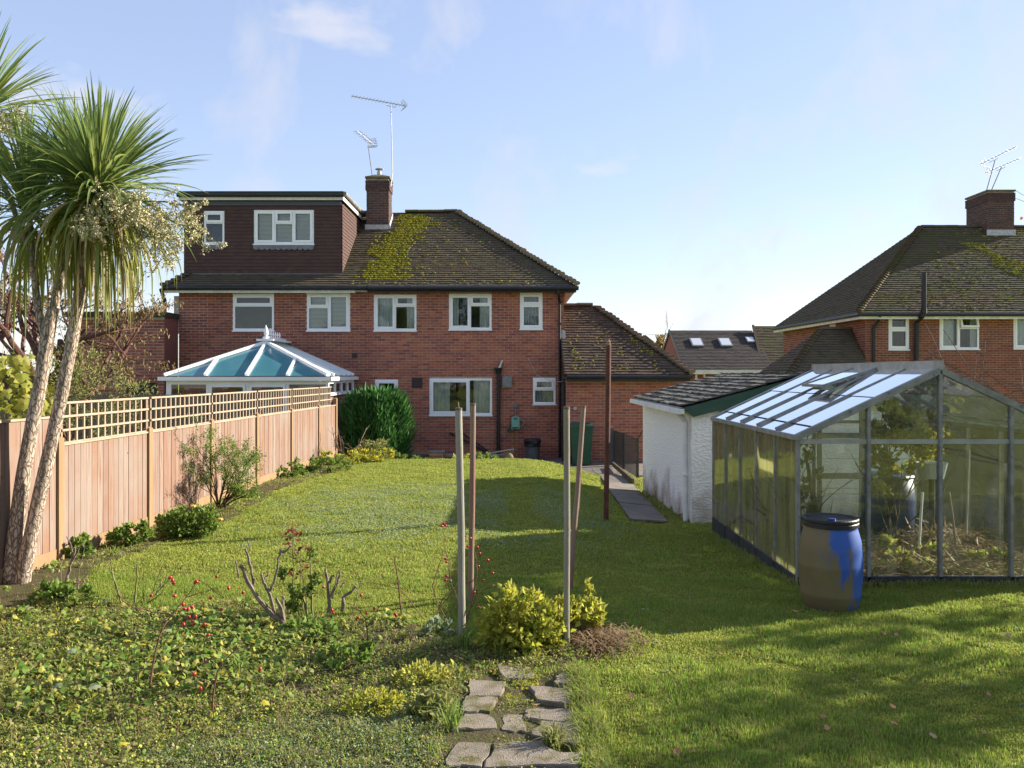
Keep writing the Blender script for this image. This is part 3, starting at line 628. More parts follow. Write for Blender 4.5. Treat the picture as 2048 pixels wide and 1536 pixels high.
# dormer
DY = 23.05; dx0, dx1 = P(368, 0, DY).x, P(684, 0, DY).x; dzb = ez + (DY - EY) * (RZ - ez) / (RY - EY) - .03; dzt = P(0, 402, DY).z
D1 = pxw(508, 628, 420, 488, DY); D2w = pxw(408, 449, 422, 488, DY)
dm = obj('dormer', MB().box(dx0 + .02, dx1 - .02, DY + .25, RY, dzb + .1, dzt), roof_dark, nb)
def hung(parent, o, u, n, w, z0, z1, holes, seed, clip=None, gauge=.098, tw=.165):
    rg = random.Random(seed); o, u, n = Vector(o), Vector(u), Vector(n); mb = MB(); r = 0; z = z0
    while z < z1:
        zz1 = min(z + gauge + .01, z1); s = -tw / 2 if r % 2 else 0
        while s < w:
            a, b = max(s + .001, 0), min(s + tw - .001, w); s += tw
            if clip:
                lo, hi = clip(z + gauge / 2); a, b = max(a, lo), min(b, hi)
            segs = [(a, b)]
            for h in holes:
                if zz1 - .02 > h[2] and z + .02 < h[3]:
                    segs = [t for p, q in segs for t in ([(p, q)] if q <= h[0] or p >= h[1] else [(p, min(q, h[0])), (max(p, h[1]), q)])]
            for p, q in segs:
                if q - p < .015: continue
                k = .02 + rg.uniform(-.002, .003); Aq, Bq = o + u * p, o + u * q
                f = [Vector((Aq.x, Aq.y, z)) + n * k, Vector((Bq.x, Bq.y, z)) + n * k, Vector((Bq.x, Bq.y, zz1)) + n * .005, Vector((Aq.x, Aq.y, zz1)) + n * .005]
                mb.add(f + [f[0] - n * .018, f[1] - n * .018], [(0, 1, 2, 3), (4, 5, 1, 0)])
        z += gauge; r += 1
    return obj('hung_tiles', mb, dormer_tile, parent, kind='stuff')
hl = [(w[0] - dx0, w[1] - dx0, w[2], w[3]) for w in (D1, D2w)]
hung(dm, (dx0, DY, 0), (1, 0, 0), (0, -1, 0), dx1 - dx0, dzb + .06, dzt - .12, hl, 51)
fw = MB(); ss = sorted({0, dx1 - dx0, hl[0][0], hl[0][1], hl[1][0], hl[1][1]}); zz = sorted({dzb, dzt - .1, hl[0][2], hl[0][3], hl[1][2], hl[1][3]})
for i in range(len(ss) - 1):
    for k in range(len(zz) - 1):
        cs, cz = (ss[i] + ss[i + 1]) / 2, (zz[k] + zz[k + 1]) / 2
        if not any(h[0] < cs < h[1] and h[2] < cz < h[3] for h in hl): fw.quad((dx0 + ss[i], DY, zz[k]), (dx0 + ss[i + 1], DY, zz[k]), (dx0 + ss[i + 1], DY, zz[k + 1]), (dx0 + ss[i], DY, zz[k + 1]))
obj('battens', fw, roof_dark, dm)
slope = (RZ - ez) / (RY - EY)
def side_clip(z): return (0, max(0.05, (z - ez) / slope + EY - DY + .02))
hung(dm, (dx1, DY, 0), (0, 1, 0), (1, 0, 0), 3.4, dzb + .06, dzt - .08, [], 52, clip=side_clip)
obj('lead_apron', MB().box(dx0, dx1, DY - .035, DY - .01, dzb - .03, dzb + .055), lead, dm)
obj('lead_strip', MB().box(dx0, dx1 - .02, DY - .03, DY - .004, dzt - .125, dzt + .0), M('slate_blue_board', (0.085, 0.09, 0.12), None, rough=.6), dm)
obj('fascia', MB().box(dx0 - .1, dx1 + .06, DY - .14, DY - .115, dzt - .0, dzt + .10).box(dx1 + .035, dx1 + .06, DY - .113, RY - .7, dzt - .0, dzt + .10), white_paint, dm)
obj('flat_roof', MB().box(dx0 - .12, dx1 + .07, DY - .16, RY - .5, dzt + .14, dzt + .24).box(dx0 - .1, dx1 + .03, DY - .11, RY - .6, dzt - .004, dzt + .138), M('roof_felt', (0.05, 0.055, 0.05), (0.03, 0.035, 0.03), 5, .9), dm)
obj('gutter', MB().tube([(dx0 - .12, DY - .19, dzt + .12), (dx1 + .1, DY - .19, dzt + .12)], .05, 8), black_pvc, dm)
obj('verge_trim', MB().tube([(dx1 + .1, DY - .15, dzt + .18), (dx1 + .1, RY - .6, dzt + .18)], .055, 8), M('weathered_trim', (0.25, 0.24, 0.22), (0.14, 0.14, 0.12), 5, .8), dm)
w_ = window(nb, *D1, DY, [(0, .34, 0, 1, 's'), (.34, .66, .62, 1, 's'), (.34, .66, 0, .62, 'f'), (.66, 1, 0, 1, 's')], blinds=(0, 1, 2, 3))
w2_ = window(nb, *D2w, DY, [(0, 1, .66, 1, 's'), (0, 1, 0, .66, 'f')], glassm=None)
for (x0, x1, z0, z1) in (D1, D2w):       # scalloped lead aprons below the dormer windows
    mb = MB(); n = round((x1 - x0) / .155); wd = (x1 - x0) / n
    mb.box(x0 - .01, x1 + .01, DY - .05, DY - .03, z0 - .115, z0 - .037)
    for i in range(n):
        c = x0 + wd * (i + .5); mb.prism([(c + wd * .5 * math.cos(math.pi + k * math.pi / 8), DY - .05, z0 - .1155 + .055 * math.sin(math.pi + k * math.pi / 8)) for k in range(9)], (0, .02, 0))
    obj('lead_skirt', mb, lead, dm)

# ------------------------------------------------------------------ aerials
alu = M('aerial_metal', (0.42, 0.42, 0.43), (0.30, 0.30, 0.31), 20, 0.45, metal=0.6); rusty = M('rusty_mast', (0.20, 0.10, 0.07), (0.28, 0.24, 0.22), 8, 0.7)
def aerial(name, label, base, mast_top, a, b, n, ln, refl, vertical=False, mast_r=.017, group='television aerials on the chimneys', mm=None, bend=None):
    base, mast_top, a, b = map(Vector, (base, mast_top, a, b)); t = thing(name, label, 'aerial', base, group)
    pts = [base] + ([Vector(bend)] if bend else []) + [mast_top]
    obj('mast', MB().tube(pts, mast_r, 6), mm or alu, t)
    d = (b - a); dn = d.normalized(); cr = Vector((0, 0, 1)) if vertical else dn.cross(Vector((0, 0, 1))).normalized()
    bm_ = MB().bar(a, b, .022, .022); obj('boom', bm_, alu, t); em = MB()
    mid = a + d * (mast_top - a).dot(dn) / d.length if True else None
    mid = a + dn * (mast_top - a).dot(dn)
    obj('bracket', MB().tube([mid - dn * .16, mid - dn * .15 - Vector((0, 0, .10)), mid + dn * .15 - Vector((0, 0, .10)), mid + dn * .16], .010, 5), alu, t)
    for i in range(n):
        p = a + d * (i + .3) / n; em.tube([p - cr * ln / 2, p + cr * ln / 2], .006, 4)
    obj('elements', em, alu, t, kind='stuff')
    if refl:
        rm = MB(); up = Vector((0, 0, 1)); s = .10
        for q in (-1, 1):
            for k in range(4):
                z = q * (.03 + k * .035); c = b + up * z - dn * (.04 * k); rm.tube([c - cr * s * 1.6, c + cr * s * 1.6], .006, 4)
            rm.tube([b + cr * s * q, b + cr * s * q + up * .15 - dn * .14], .006, 4); rm.tube([b + cr * s * q, b + cr * s * q - up * .15 - dn * .14], .006, 4)
        obj('reflector', rm, alu, t)
    return t
cyt = P(0, 357, 25.5).z
aerial('aerial', 'tall mast aerial with long pale boom clamped to the chimney side beside the cowl', (cx1 + .03, 25.75, cyt - .2), P(782, 211, 25.9), P(703, 192, 25.4), P(812, 212, 26.1), 16, .34, True, bend=P(785, 345, 25.85))
aerial('aerial', 'short aerial with tilted boom on the left edge of the same chimney', (cx0 + .12, 25.9, cyt + .04), P(736, 290, 25.9), P(714, 262, 25.2), P(747, 289, 26.4), 9, .26, True, mm=rusty, mast_r=.013)

# ------------------------------------------------------------------ right neighbour
nr = thing('neighbour_house', 'dark brick hip-roofed house with mossy tiles standing behind the greenhouse', 'house', (15, 26.4, -1.2))
RY0 = 26.4; rx0, rx1 = 11.25, 24.0; rez = P(0, 630, 26.1).z; ZGR = -1.4
R1 = pxw(1777, 1818, 632, 699, RY0); R2 = pxw(1879, 1958, 630, 698, RY0); R3 = pxw(2027, 2105, 630, 697, RY0)
holes = [(w[0] - rx0, w[1] - rx0, w[2], w[3]) for w in (R1, R2, R3)]
bricks(nr, (rx0, RY0, 0), (1, 0, 0), (0, -1, 0), 8.5, -.3, rez, holes, brick_far, mortar, seed=61)
bricks(nr, (rx0, RY0 + 8, 0), (0, -1, 0), (-1, 0, 0), 8.0, -.3, rez, [(5.0, 5.55, rez - .55, rez - .12)], brick_far, mortar, seed=62)
obj('window', MB().box(rx0 + .0, rx0 + .05, RY0 + 2.45, RY0 + 3.0, rez - .55, rez - .12), upvc, nr)
obj('pane', MB().box(rx0 - .01, rx0 - .002, RY0 + 2.5, RY0 + 2.95, rez - .5, rez - .17), pane_m, nr)
window(nr, *R1, RY0, [(0, 1, .62, 1, 's'), (0, 1, 0, .62, 's')], glassm=None)
window(nr, *R2, RY0, [(0, .5, 0, 1, 's'), (.5, 1, .62, 1, 's'), (.5, 1, 0, .62, 'f')], curtains=[(.05, .42, curtain_m), (.84, .97, curtain_m)], open_sash=1)
window(nr, *R3, RY0, [(0, .5, 0, 1, 's'), (.5, 1, 0, 1, 'f')], curtains=[(.05, .6, curtain_m)])
e0, e1 = 26.05, 34.6; ryy = (e0 + e1) / 2; rzz = P(0, 453, ryy).z; hxx = P(1843, 0, ryy).x; ex0 = rx0 - .36; e_z = rez + .06
A, B, C, D = Vector((ex0, e0, e_z)), Vector((21.5, e0, e_z)), Vector((21.5, ryy, rzz)), Vector((hxx, ryy, rzz)); Ab = Vector((ex0, e1, e_z))
tiles(nr, [A, B, C, D], A, B, roof_mossy, seed=63); tiles(nr, [Ab, A, D], Ab, A, roof_tile, seed=64)
obj('roof_slope', MB().quad(Ab, Vector((21.5, e1, e_z)), C, D), roof_tile, nr)
hip_caps(nr, A + Vector((0, 0, .03)), D + Vector((0, 0, .03)), roof_mossy, seed=9, r=.12, step=.15); ridge_tiles(nr, D, C, roof_mossy)
vv2 = (C - B).normalized()
def mossr(a, b):
    s_ = a - 0.72 * b; return (0.9 if abs(a - (6.6 - 0.55 * (b - 2))) < .42 + .25 * math.sin(b * 3) and b < 4.3 else 0.035) * (1 if a > .8 + b * .85 else 0)
moss(nr, A, (1, 0, 0), vv2, Vector((1, 0, 0)).cross(vv2), mossr, 1100, (.8, 8.5), (.1, 5.3), seed=13, size=(.025, .055))
g = MB(); g.tube([(ex0 - .04, e1, e_z - .05), (ex0 - .04, e0 - .05, e_z - .05), (21.5, e0 - .05, e_z - .05)], .06, 8); obj('gutter', g, black_pvc, nr)
obj('fascia', MB().box(ex0 + .02, 21.5, e0 + .02, e0 + .05, e_z - .19, e_z - .06).box(ex0 + .02, ex0 + .05, e0 + .05, e1, e_z - .19, e_z - .06), white_paint, nr)
obj('soffit', MB().box(ex0 + .05, 21.5, e0 + .05, RY0 - .01, e_z - .15, e_z - .13).box(ex0 + .05, rx0 - .01, RY0, e1, e_z - .15, e_z - .13), white_paint, nr)
for (xa, xb) in ((1757, 1748),):
    obj('downpipe', MB().tube([P(1760, 628, e0), P(1757, 642, RY0 - .2), P(1747, 655, RY0 - .1), P(1747, 760, RY0 - .1)], .05, 8), black_pvc, nr)
obj('soil_pipe', MB().tube([P(1848, 546, e0 - .12), P(1848, 622, e0 - .12), P(1845, 632, e0 - .1), P(1833, 646, RY0 - .15), P(1832, 770, RY0 - .12)], .075, 10).lathe(P(1848, 622, e0 - .12), [(.09, -.08), (.09, .08)], 10), black_pvc, nr)
qx0, qx1 = P(1984, 0, ryy - .5).x, P(2028, 0, ryy - .5).x
ch2 = chimney(nr, qx0 - .15, qx1, ryy - .5, ryy + .9, rzz - .9, P(0, 389, ryy).z, brick_chim)
zf = e_z + (ryy - .5 - e0) * (rzz - e_z) / (ryy - e0)
obj('flashing', MB().box(qx0 - .2, qx1 + .04, ryy - .54, ryy - .515, zf - .05, zf + .2), lead_pale, ch2)
ct2 = P(0, 389, ryy).z
aerial('aerial', 'upper of two long-boom aerials on the sooty chimney behind the greenhouse', (qx0 + .05, ryy, ct2), P(1990, 321, ryy), P(2032, 293, ryy - .5), P(1962, 328, ryy + .3), 10, .28, True, mm=rusty)
aerial('aerial', 'lower of two long-boom aerials on the sooty chimney behind the greenhouse', (qx0 + .3, ryy + .2, ct2), P(2003, 334, ryy + .2), P(2041, 316, ryy - .3), P(1972, 345, ryy + .5), 10, .28, True, mm=rusty)
# its low hipped wing
wg = thing('side_wing', 'low wing with dark hipped tiled roof beside the dark brick house', 'extension', (10, 27.5, -1.2))
fx, fy0, fy1 = 8.4, 25.6, 29.4; wz = 1.62; ap = Vector((10.25, 27.5, 3.36)); apr = Vector((11.2, 27.5, 3.36))
A, B = Vector((fx, fy0, wz)), Vector((11.2, fy0, wz)); Ab, Bb = Vector((fx, fy1, wz)), Vector((11.2, fy1, wz))
tiles(wg, [A, B, apr, ap], A, B, roof_tile, seed=65); tiles(wg, [Ab, A, ap], Ab, A, roof_tile, seed=66); obj('roof_slope', MB().quad(Ab, Bb, apr, ap), roof_tile, wg)
hip_caps(wg, A, ap, roof_tile, seed=10); ridge_tiles(wg, ap, apr, roof_tile)
bricks(wg, (fx + .3, fy0 + .3, 0), (1, 0, 0), (0, -1, 0), 2.4, -1.2, wz, [], brick_far, mortar, seed=67); obj('wall', MB().box(fx + .3, 11.2, fy0 + .31, fy1 - .3, -1.4, wz - .02), brick_far, wg)

# ------------------------------------------------------------------ far houses
fh = thing('far_house', 'distant brown-roofed chalet bungalow with roof windows beyond the brick extension', 'house', (8.5, 42, -.8))
FY, FRY = 41.0, 45.0; fez = P(0, 740, FY).z; frz = P(0, 661, FRY).z
xa, xb = P(1370, 0, FY).x, P(1535, 0, FY).x
A, B, C, D = Vector((P(1370, 0, FY).x, FY, fez)), Vector((P(1545, 0, FY).x, FY, fez)), Vector((P(1520, 0, FRY).x, FRY, frz)), Vector((P(1342, 0, FRY).x, FRY, frz))
far_tile = M('far_brown_tile', (0, 0, 0), isl_cols=[(0.055, 0.048, 0.045), (0.065, 0.055, 0.05), (0.05, 0.043, 0.04), (0.07, 0.06, 0.052)], rough=.85, bump=.2, bscale=30)
A = Vector((8.55, FY, fez)); D = Vector((8.55, FRY, frz)); B.x = 13.0; C.x = 13.0
tiles(fh, [A, B, C, D], A, B, far_tile, seed=71, gauge=.16, tw=.3)
gm_ = MB().add([(8.58, FY, fez - .2), (8.58, 2 * FRY - FY, fez - .2), (8.58, FRY, frz - .05)], [(0, 1, 2)]); obj('gable_wall', gm_, brick_red, fh)
obj('verge_board', MB().bar((8.53, FY, fez - .05), (8.53, FRY, frz), .04, .16).bar((8.53, FRY, frz), (8.53, 2 * FRY - FY, fez), .04, .16), black_pvc, fh)
obj('roof_slope', MB().quad((8.5, 2 * FRY - FY, fez), (13, 2 * FRY - FY, fez), (13, FRY, frz), (8.5, FRY, frz)), far_tile, fh)
obj('fascia', MB().box(8.5, 13, FY - .03, FY, fez - .2, fez + .0), white_paint, fh)
obj('wall', MB().box(8.7, 13, FY + .3, FY + 7, -1.2, fez - .02), brick_red, fh)
window(fh, P(1393, 0, FY).x, P(1455, 0, FY).x, fez - 1.2, fez - .12, FY + .29, [(0, .3, 0, 1, 's'), (.3, .7, 0, 1, 'f'), (.7, 1, 0, 1, 's')], room=False)
sn = (C - B).cross(A - B).normalized(); sn = sn if sn.z > 0 else -sn; su = (C - B).normalized()
for (x, y, w, h) in ((1393, 687, .62, .95), (1450, 687, .62, .95), (1500, 682, .42, .6)):
    t_ = (HY - y) / F; k = (CZ - fez) ; sl_ = (frz - fez) / (FRY - FY)
    Yq = (fez - CZ - sl_ * FY) / (t_ - sl_); c = Vector(((x - CX) * Yq / F, Yq, CZ + t_ * Yq)) + sn * .03
    u_ = Vector((1, 0, 0)); q = [c - u_ * w / 2 - su * h / 2, c + u_ * w / 2 - su * h / 2, c + u_ * w / 2 + su * h / 2, c - u_ * w / 2 + su * h / 2]
    rw = obj('roof_window', MB().prism(q, sn * .08), lead, fh); q2 = [c + (p - c) * .82 + sn * .085 for p in q]
    obj('pane', MB().add(q2, [(0, 1, 2, 3)]), M('rooflight_glass', (0.55, 0.58, 0.62), None, rough=.05, spec=.9), rw)
fh2 = thing('far_house', 'distant house with taller greenish tiled roof next to the roof windows', 'house', (14.8, 42, -.8))
A, B, C, D = Vector((12.6, FY - .5, fez - .6)), Vector((17, FY - .5, fez - .6)), Vector((17, FRY, P(0, 652, FRY).z)), Vector((13.05 - .0, FRY, P(0, 652, FRY).z))
A.x = P(1568, 0, FY - .5).x - .9; D.x = P(1506, 0, FRY).x
tiles(fh2, [A, B, C, D], A, B, roof_mossy, seed=73, gauge=.16, tw=.3); obj('verge_board', MB().bar(A + Vector((0, 0, .03)), D + Vector((0, 0, .03)), .12, .1), roof_brown, fh2)
obj('wall', MB().box(A.x + .3, 17, FY, FY + 7, -1.2, fez - .7), brick_red, fh2)
fh3 = thing('far_house', 'distant brown gabled roof peeping above the extension hip', 'house', (9.5, 55, -.8))
q = P(1289, 673, 55); mb = MB().prism([q, (q.x + 3.4, 55, q.z - 2.7), (q.x + 3.4, 55, -.8), (q.x - 3.4, 55, -.8), (q.x - 3.4, 55, q.z - 2.7)], (0, 9, 0)); obj('wall', mb, roof_brown, fh3)
obj('verge_board', MB().bar(q + Vector((0, -.05, .05)), (q.x + 3.5, 54.95, q.z - 2.75), .15, .14).bar(q + Vector((0, -.05, .05)), (q.x - 3.5, 54.95, q.z - 2.75), .15, .14), roof_tile, fh3)
aerial('aerial', 'distant stacked aerial on a thin mast at the corner of the brown roof', P(1337, 668, 45.3), P(1333, 622, 45.3), P(1331, 640, 45), P(1336, 640, 45.5), 5, .6, False, vertical=True, group='distant aerials', mast_r=.02)
aerial('aerial', 'distant small aerial above the extension roof slope', P(1231, 646, 60), P(1229, 630, 60), P(1226, 628, 59.8), P(1233, 628, 60.2), 4, .5, False, group='distant aerials', mast_r=.02)
aerial('aerial', 'distant small aerial low above the extension hip', P(1255, 690, 55), P(1253, 652, 55), P(1249, 653, 55), P(1257, 653, 55.2), 4, .5, False, group='distant aerials', mast_r=.02)

# ================================================================== TIMBER FENCE
wood_p = M('pink_timber', (0.52, 0.29, 0.20), (0.46, 0.30, 0.23), 3.0, 0.8, 0.15, 60, island=0.0, stretch=(6, 6, 0.6), spec=0.2, c3=(0.56, 0.40, 0.31), s3=2.2, t3=(0.5, 0.75))
def plankmat():
    m, n, l = nt_new('fence_board'); out = n.new('ShaderNodeOutputMaterial'); b = n.new('ShaderNodeBsdfPrincipled'); b.inputs['Roughness'].default_value = .8; b.inputs['Specular IOR Level'].default_value = .2
    oi = n.new('ShaderNodeObjectInfo'); geo = n.new('ShaderNodeNewGeometry')
    r = n.new('ShaderNodeValToRGB'); e = r.color_ramp.elements; cs = [(0.205, 0.135, 0.105), (0.24, 0.195, 0.165), (0.195, 0.125, 0.10), (0.225, 0.145, 0.105), (0.245, 0.21, 0.185), (0.215, 0.12, 0.075), (0.24, 0.19, 0.155), (0.20, 0.15, 0.13)]
    while len(e) < len(cs): e.new(.5)
    for i, c in enumerate(cs): e[i].position = i / (len(cs) - 1); e[i].color = (*c, 1)
    l.new(oi.outputs['Random'], r.inputs[0])
    mp_ = n.new('ShaderNodeMapping'); mp_.inputs['Scale'].default_value = (14, 14, 0.8); l.new(geo.outputs['Position'], mp_.inputs[0])
    ad = n.new('ShaderNodeVectorMath'); ad.operation = 'ADD'; l.new(mp_.outputs[0], ad.inputs[0]); l.new(oi.outputs['Random'], ad.inputs[1])
    t = n.new('ShaderNodeTexNoise'); t.inputs['Scale'].default_value = 3; t.inputs['Detail'].default_value = 6; t.inputs['Distortion'].default_value = .8; l.new(ad.outputs[0], t.inputs[0])
    rr = n.new('ShaderNodeValToRGB'); rr.color_ramp.elements[0].position = .42; rr.color_ramp.elements[1].position = .7; l.new(t.outputs[0], rr.inputs[0])
    mx_ = n.new('ShaderNodeMixRGB'); mx_.inputs[2].default_value = (0.185, 0.09, 0.06, 1); l.new(rr.outputs[0], mx_.inputs[0]); l.new(r.outputs[0], mx_.inputs[1])
    # greyed weathering and knots
    t2 = n.new('ShaderNodeTexNoise'); t2.inputs['Scale'].default_value = 1.2; t2.inputs['Detail'].default_value = 5; l.new(geo.outputs['Position'], t2.inputs[0])
    r2 = n.new('ShaderNodeValToRGB'); r2.color_ramp.elements[0].position = .5; r2.color_ramp.elements[1].position = .75; l.new(t2.outputs[0], r2.inputs[0])
    m3 = n.new('ShaderNodeMixRGB'); m3.inputs[2].default_value = (0.225, 0.185, 0.16, 1); l.new(r2.outputs[0], m3.inputs[0]); l.new(mx_.outputs[0], m3.inputs[1])
    vo = n.new('ShaderNodeTexVoronoi'); vo.inputs['Scale'].default_value = 4.5; l.new(geo.outputs['Position'], vo.inputs[0])
    r3 = n.new('ShaderNodeValToRGB'); r3.color_ramp.elements[0].position = .03; r3.color_ramp.elements[0].color = (1, 1, 1, 1); r3.color_ramp.elements[1].position = .07; r3.color_ramp.elements[1].color = (0, 0, 0, 1); l.new(vo.outputs[0], r3.inputs[0])
    m4 = n.new('ShaderNodeMixRGB'); m4.inputs[2].default_value = (0.11, 0.05, 0.03, 1); l.new(r3.outputs[0], m4.inputs[0]); l.new(m3.outputs[0], m4.inputs[1])
    l.new(m4.outputs[0], b.inputs['Base Color'])
    bp = n.new('ShaderNodeBump'); bp.inputs['Strength'].default_value = .2; bp.inputs['Distance'].default_value = .01; l.new(t.outputs[0], bp.inputs['Height']); l.new(bp.outputs[0], b.inputs['Normal']); l.new(b.outputs[0], out.inputs[0])
    return m
fboard = plankmat()
post_y = M('yellow_timber', (0.27, 0.18, 0.095), (0.23, 0.145, 0.08), 4, 0.8, 0.1, 50, stretch=(5, 5, .6))
trel_m = M('trellis_wood', (0.36, 0.28, 0.21), (0.31, 0.23, 0.165), 5, 0.8, island=.08)
fn = thing('garden_fence', 'pinkish feather-edge timber fence with square trellis running down to the conservatory', 'fence', (fence_x(12), 12, 0))
fd = Vector((0.0457, 1, 0)).normalized(); fnx = Vector((fd.y, -fd.x, 0))
def FP(Y, z, off=0.0): return Vector((fence_x(Y), Y, z)) + fnx * off
fq = Quaternion((0, 0, 1), -math.atan(0.0457))
bw = 0.105
def board_mesh(h):
    mb = MB(); w = bw + .012
    mb.add([(0, 0, 0), (0.009, 0, 0), (0.006, w, 0), (0, w, 0), (0, 0, h), (0.009, 0, h), (0.006, w, h), (0, w, h)], [(0, 3, 2, 1), (4, 5, 6, 7), (1, 2, 6, 5), (0, 1, 5, 4), (3, 7, 6, 2), (0, 4, 7, 3)])
    return mesh('board', mb, fboard)
bm_short, bm_tall = board_mesh(1.0), board_mesh(1.28)
PY = [8.15 + 1.83 * k for k in range(-2, 6)] + [18.68]
def base_z(Y): return 0.0
postme = {}
for i, Y in enumerate(PY):
    tall = i < 2; h = 1.46 if tall else 1.20
    if i == 2: h = 1.22
    if i == len(PY) - 1: h = 1.30
    key = round(h, 2)
    if key not in postme: postme[key] = mesh('post', MB().box(-.05, .03, -.045, .045, -.1, h).add([(-.05, -.045, h), (.03, -.045, h), (.03, .045, h), (-.05, .045, h), (-.01, 0, h + .02)], [(0, 1, 4), (1, 2, 4), (2, 3, 4), (3, 0, 4)]), post_y)
    inst('post', postme[key], fn, FP(Y, 0, .0), fq)
slat_v = mesh('slat', MB().box(-.009, .009, -.011, .011, 0, .41), trel_m)
for i in range(len(PY) - 1):
    Y0, Y1 = PY[i] + .05, PY[i + 1] - .05; tall = i < 2; L = Y1 - Y0
    obj('gravel_board', MB().bar(FP(Y0, .06, -.005), FP(Y1, .06, -.005), .03, .16), post_y, fn)
    n = int(L / bw); stp = L / n
    for k in range(n):
        inst('board', bm_tall if tall else bm_short, fn, FP(Y0 + k * stp, .14 + random.uniform(-.003, .003), -.005 + random.uniform(-.002, .002)), fq)
    top = 1.42 if tall else 1.14
    obj('capping', MB().bar(FP(Y0, top + .012, .0), FP(Y1, top + .012, .0), .035, .02), trel_m, fn)
    obj('rear_rail', MB().bar(FP(Y0, .9, -.03), FP(Y1, .9, -.03), .04, .07), trel_m, fn)
    if not tall:
        tz0 = top + .024; nv = max(6, round(L / .135))
        if i == len(PY) - 2: Y1 = Y0 + .9; nv = 7
        tr = obj('trellis', MB().bar(FP(Y0, tz0 + .005, -.01), FP(Y1, tz0 + .005, -.01), .02, .012), trel_m, fn)
        for k in range(nv + 1): inst('slat', slat_v, tr, FP(Y0 + (Y1 - Y0) * (k + .001) / nv, tz0, -.008), fq)
        hm = mesh('slat', MB().box(-.008, .008, 0, (Y1 - Y0) / math.cos(math.atan(.0457)) + .03, -.011, .011), trel_m)
        for k in range(3): inst('slat', hm, tr, FP(Y0 - .015, tz0 + .40 - k * .135, .0095), fq)
        pm_ = MB().box(-.012, .04, -.025, .025, 0, .40)
        inst('trellis_post', mesh('trellis_post', pm_, M('dark_timber', (0.10, 0.065, 0.045), None, rough=.9)), fn, FP(PY[i + 1] if i < len(PY) - 2 else Y1 + .03, top + .03, -.06), fq)

# ================================================================== CONSERVATORY
cv = thing('conservatory', 'white framed conservatory with teal glazed hipped roof and spiked ridge cresting', 'conservatory', (-6.3, 20.5, ZG))
cY = 19.6; cl, cr_ = P(328, 0, cY).x, P(657, 0, cY).x; cz = P(0, 752, cY).z; apx = (cl + cr_) / 2; apY = 21.2; apz = P(0, 686, apY).z
teal = M('teal_glazing', (0.055, 0.19, 0.24), (0.07, 0.22, 0.26), 1.5, 0.12, spec=0.6)
FLc, FRc, AP, AW = Vector((cl, cY, cz)), Vector((cr_, cY, cz)), Vector((apx, apY, apz)), Vector((apx, ZW - .01, apz)); BLc, BRc = Vector((cl, ZW - .01, cz)), Vector((cr_, ZW - .01, cz))
def onhip(c, t): return c + (AP - c) * t
ew = cr_ - cl
fe = [FLc + (FRc - FLc) * k / 4 for k in range(5)]; tp = [FLc, onhip(FLc, .5), AP, onhip(FRc, .5), FRc]
for k in range(4):
    pl = [fe[k], fe[k + 1], tp[k + 1], tp[k]] if 0 < k < 3 else ([fe[0], fe[1], tp[1]] if k == 0 else [fe[3], fe[4], tp[3]])
    obj('roof_pane', MB().add(pl, [tuple(range(len(pl)))]), teal, cv)
up_ = Vector((0, 0, .03))
for k in (1, 2, 3): obj('rafter', MB().bar(fe[k] + up_, tp[k] + up_, .07, .06), upvc, cv)
for c in (FLc, FRc): obj('hip_rafter', MB().bar(c + up_, AP + up_, .10, .075), upvc, cv)
for sg, (c, bk) in ((-1, (FLc, BLc)), (1, (FRc, BRc))):
    ns = 5
    for k in range(1, ns + 1):
        t = k / ns; e = c + (bk - c) * t; Yt = e.y
        top = onhip(c, (Yt - cY) / (apY - cY)) if Yt < apY else Vector((apx, Yt, apz))
        obj('rafter', MB().bar(e + up_, top + up_, .07, .06), upvc, cv)
    obj('roof_pane', MB().add([c, bk, AW, AP], [(0, 1, 2, 3)]), teal, cv)
obj('ridge_cap', MB().box(apx - .22, apx + .22, apY - .12, ZW - .01, apz + .05, apz + .10).box(apx - .08, apx + .08, apY - .05, ZW - .01, apz + .10, apz + .16), upvc, cv)
obj('finial', MB().lathe((apx, apY - .02, apz + .10), [(.07, 0), (.06, .06), (.035, .08), (.055, .12), (.06, .18), (.03, .28), (.004, .36)], 12), upvc, cv, smooth=True)
for k in range(6):
    obj('crest_spike', MB().lathe((apx, apY + .22 + k * .2, apz + .16), [(.03, 0), (.012, .04), (.028, .08), (.02, .12), (.003, .18)], 8), upvc, cv)
obj('eaves_gutter', MB().box(cl - .1, cr_ + .1, cY - .13, cY - .02, cz - .11, cz - .02).box(cr_ + .02, cr_ + .12, cY - .02, ZW - .01, cz - .11, cz - .02), upvc, cv)
fz1 = cz - .112; fz0 = -.0
obj('head_frame', MB().box(cl + .05, cr_ - .0, cY, cY + .07, fz1 - .09, fz1).box(cr_ - .07, cr_ - .001, cY + .07, ZW - .01, fz1 - .07, fz1), upvc, cv)
for k in range(5):
    x = cl + .05 + (ew - .11) * k / 4; obj('mullion', MB().box(x - .0, x + .065 + (.05 if k in (0, 4) else 0) - (.055 if k == 4 else 0), cY + .002, cY + .068, fz0, fz1 - .09), upvc, cv)
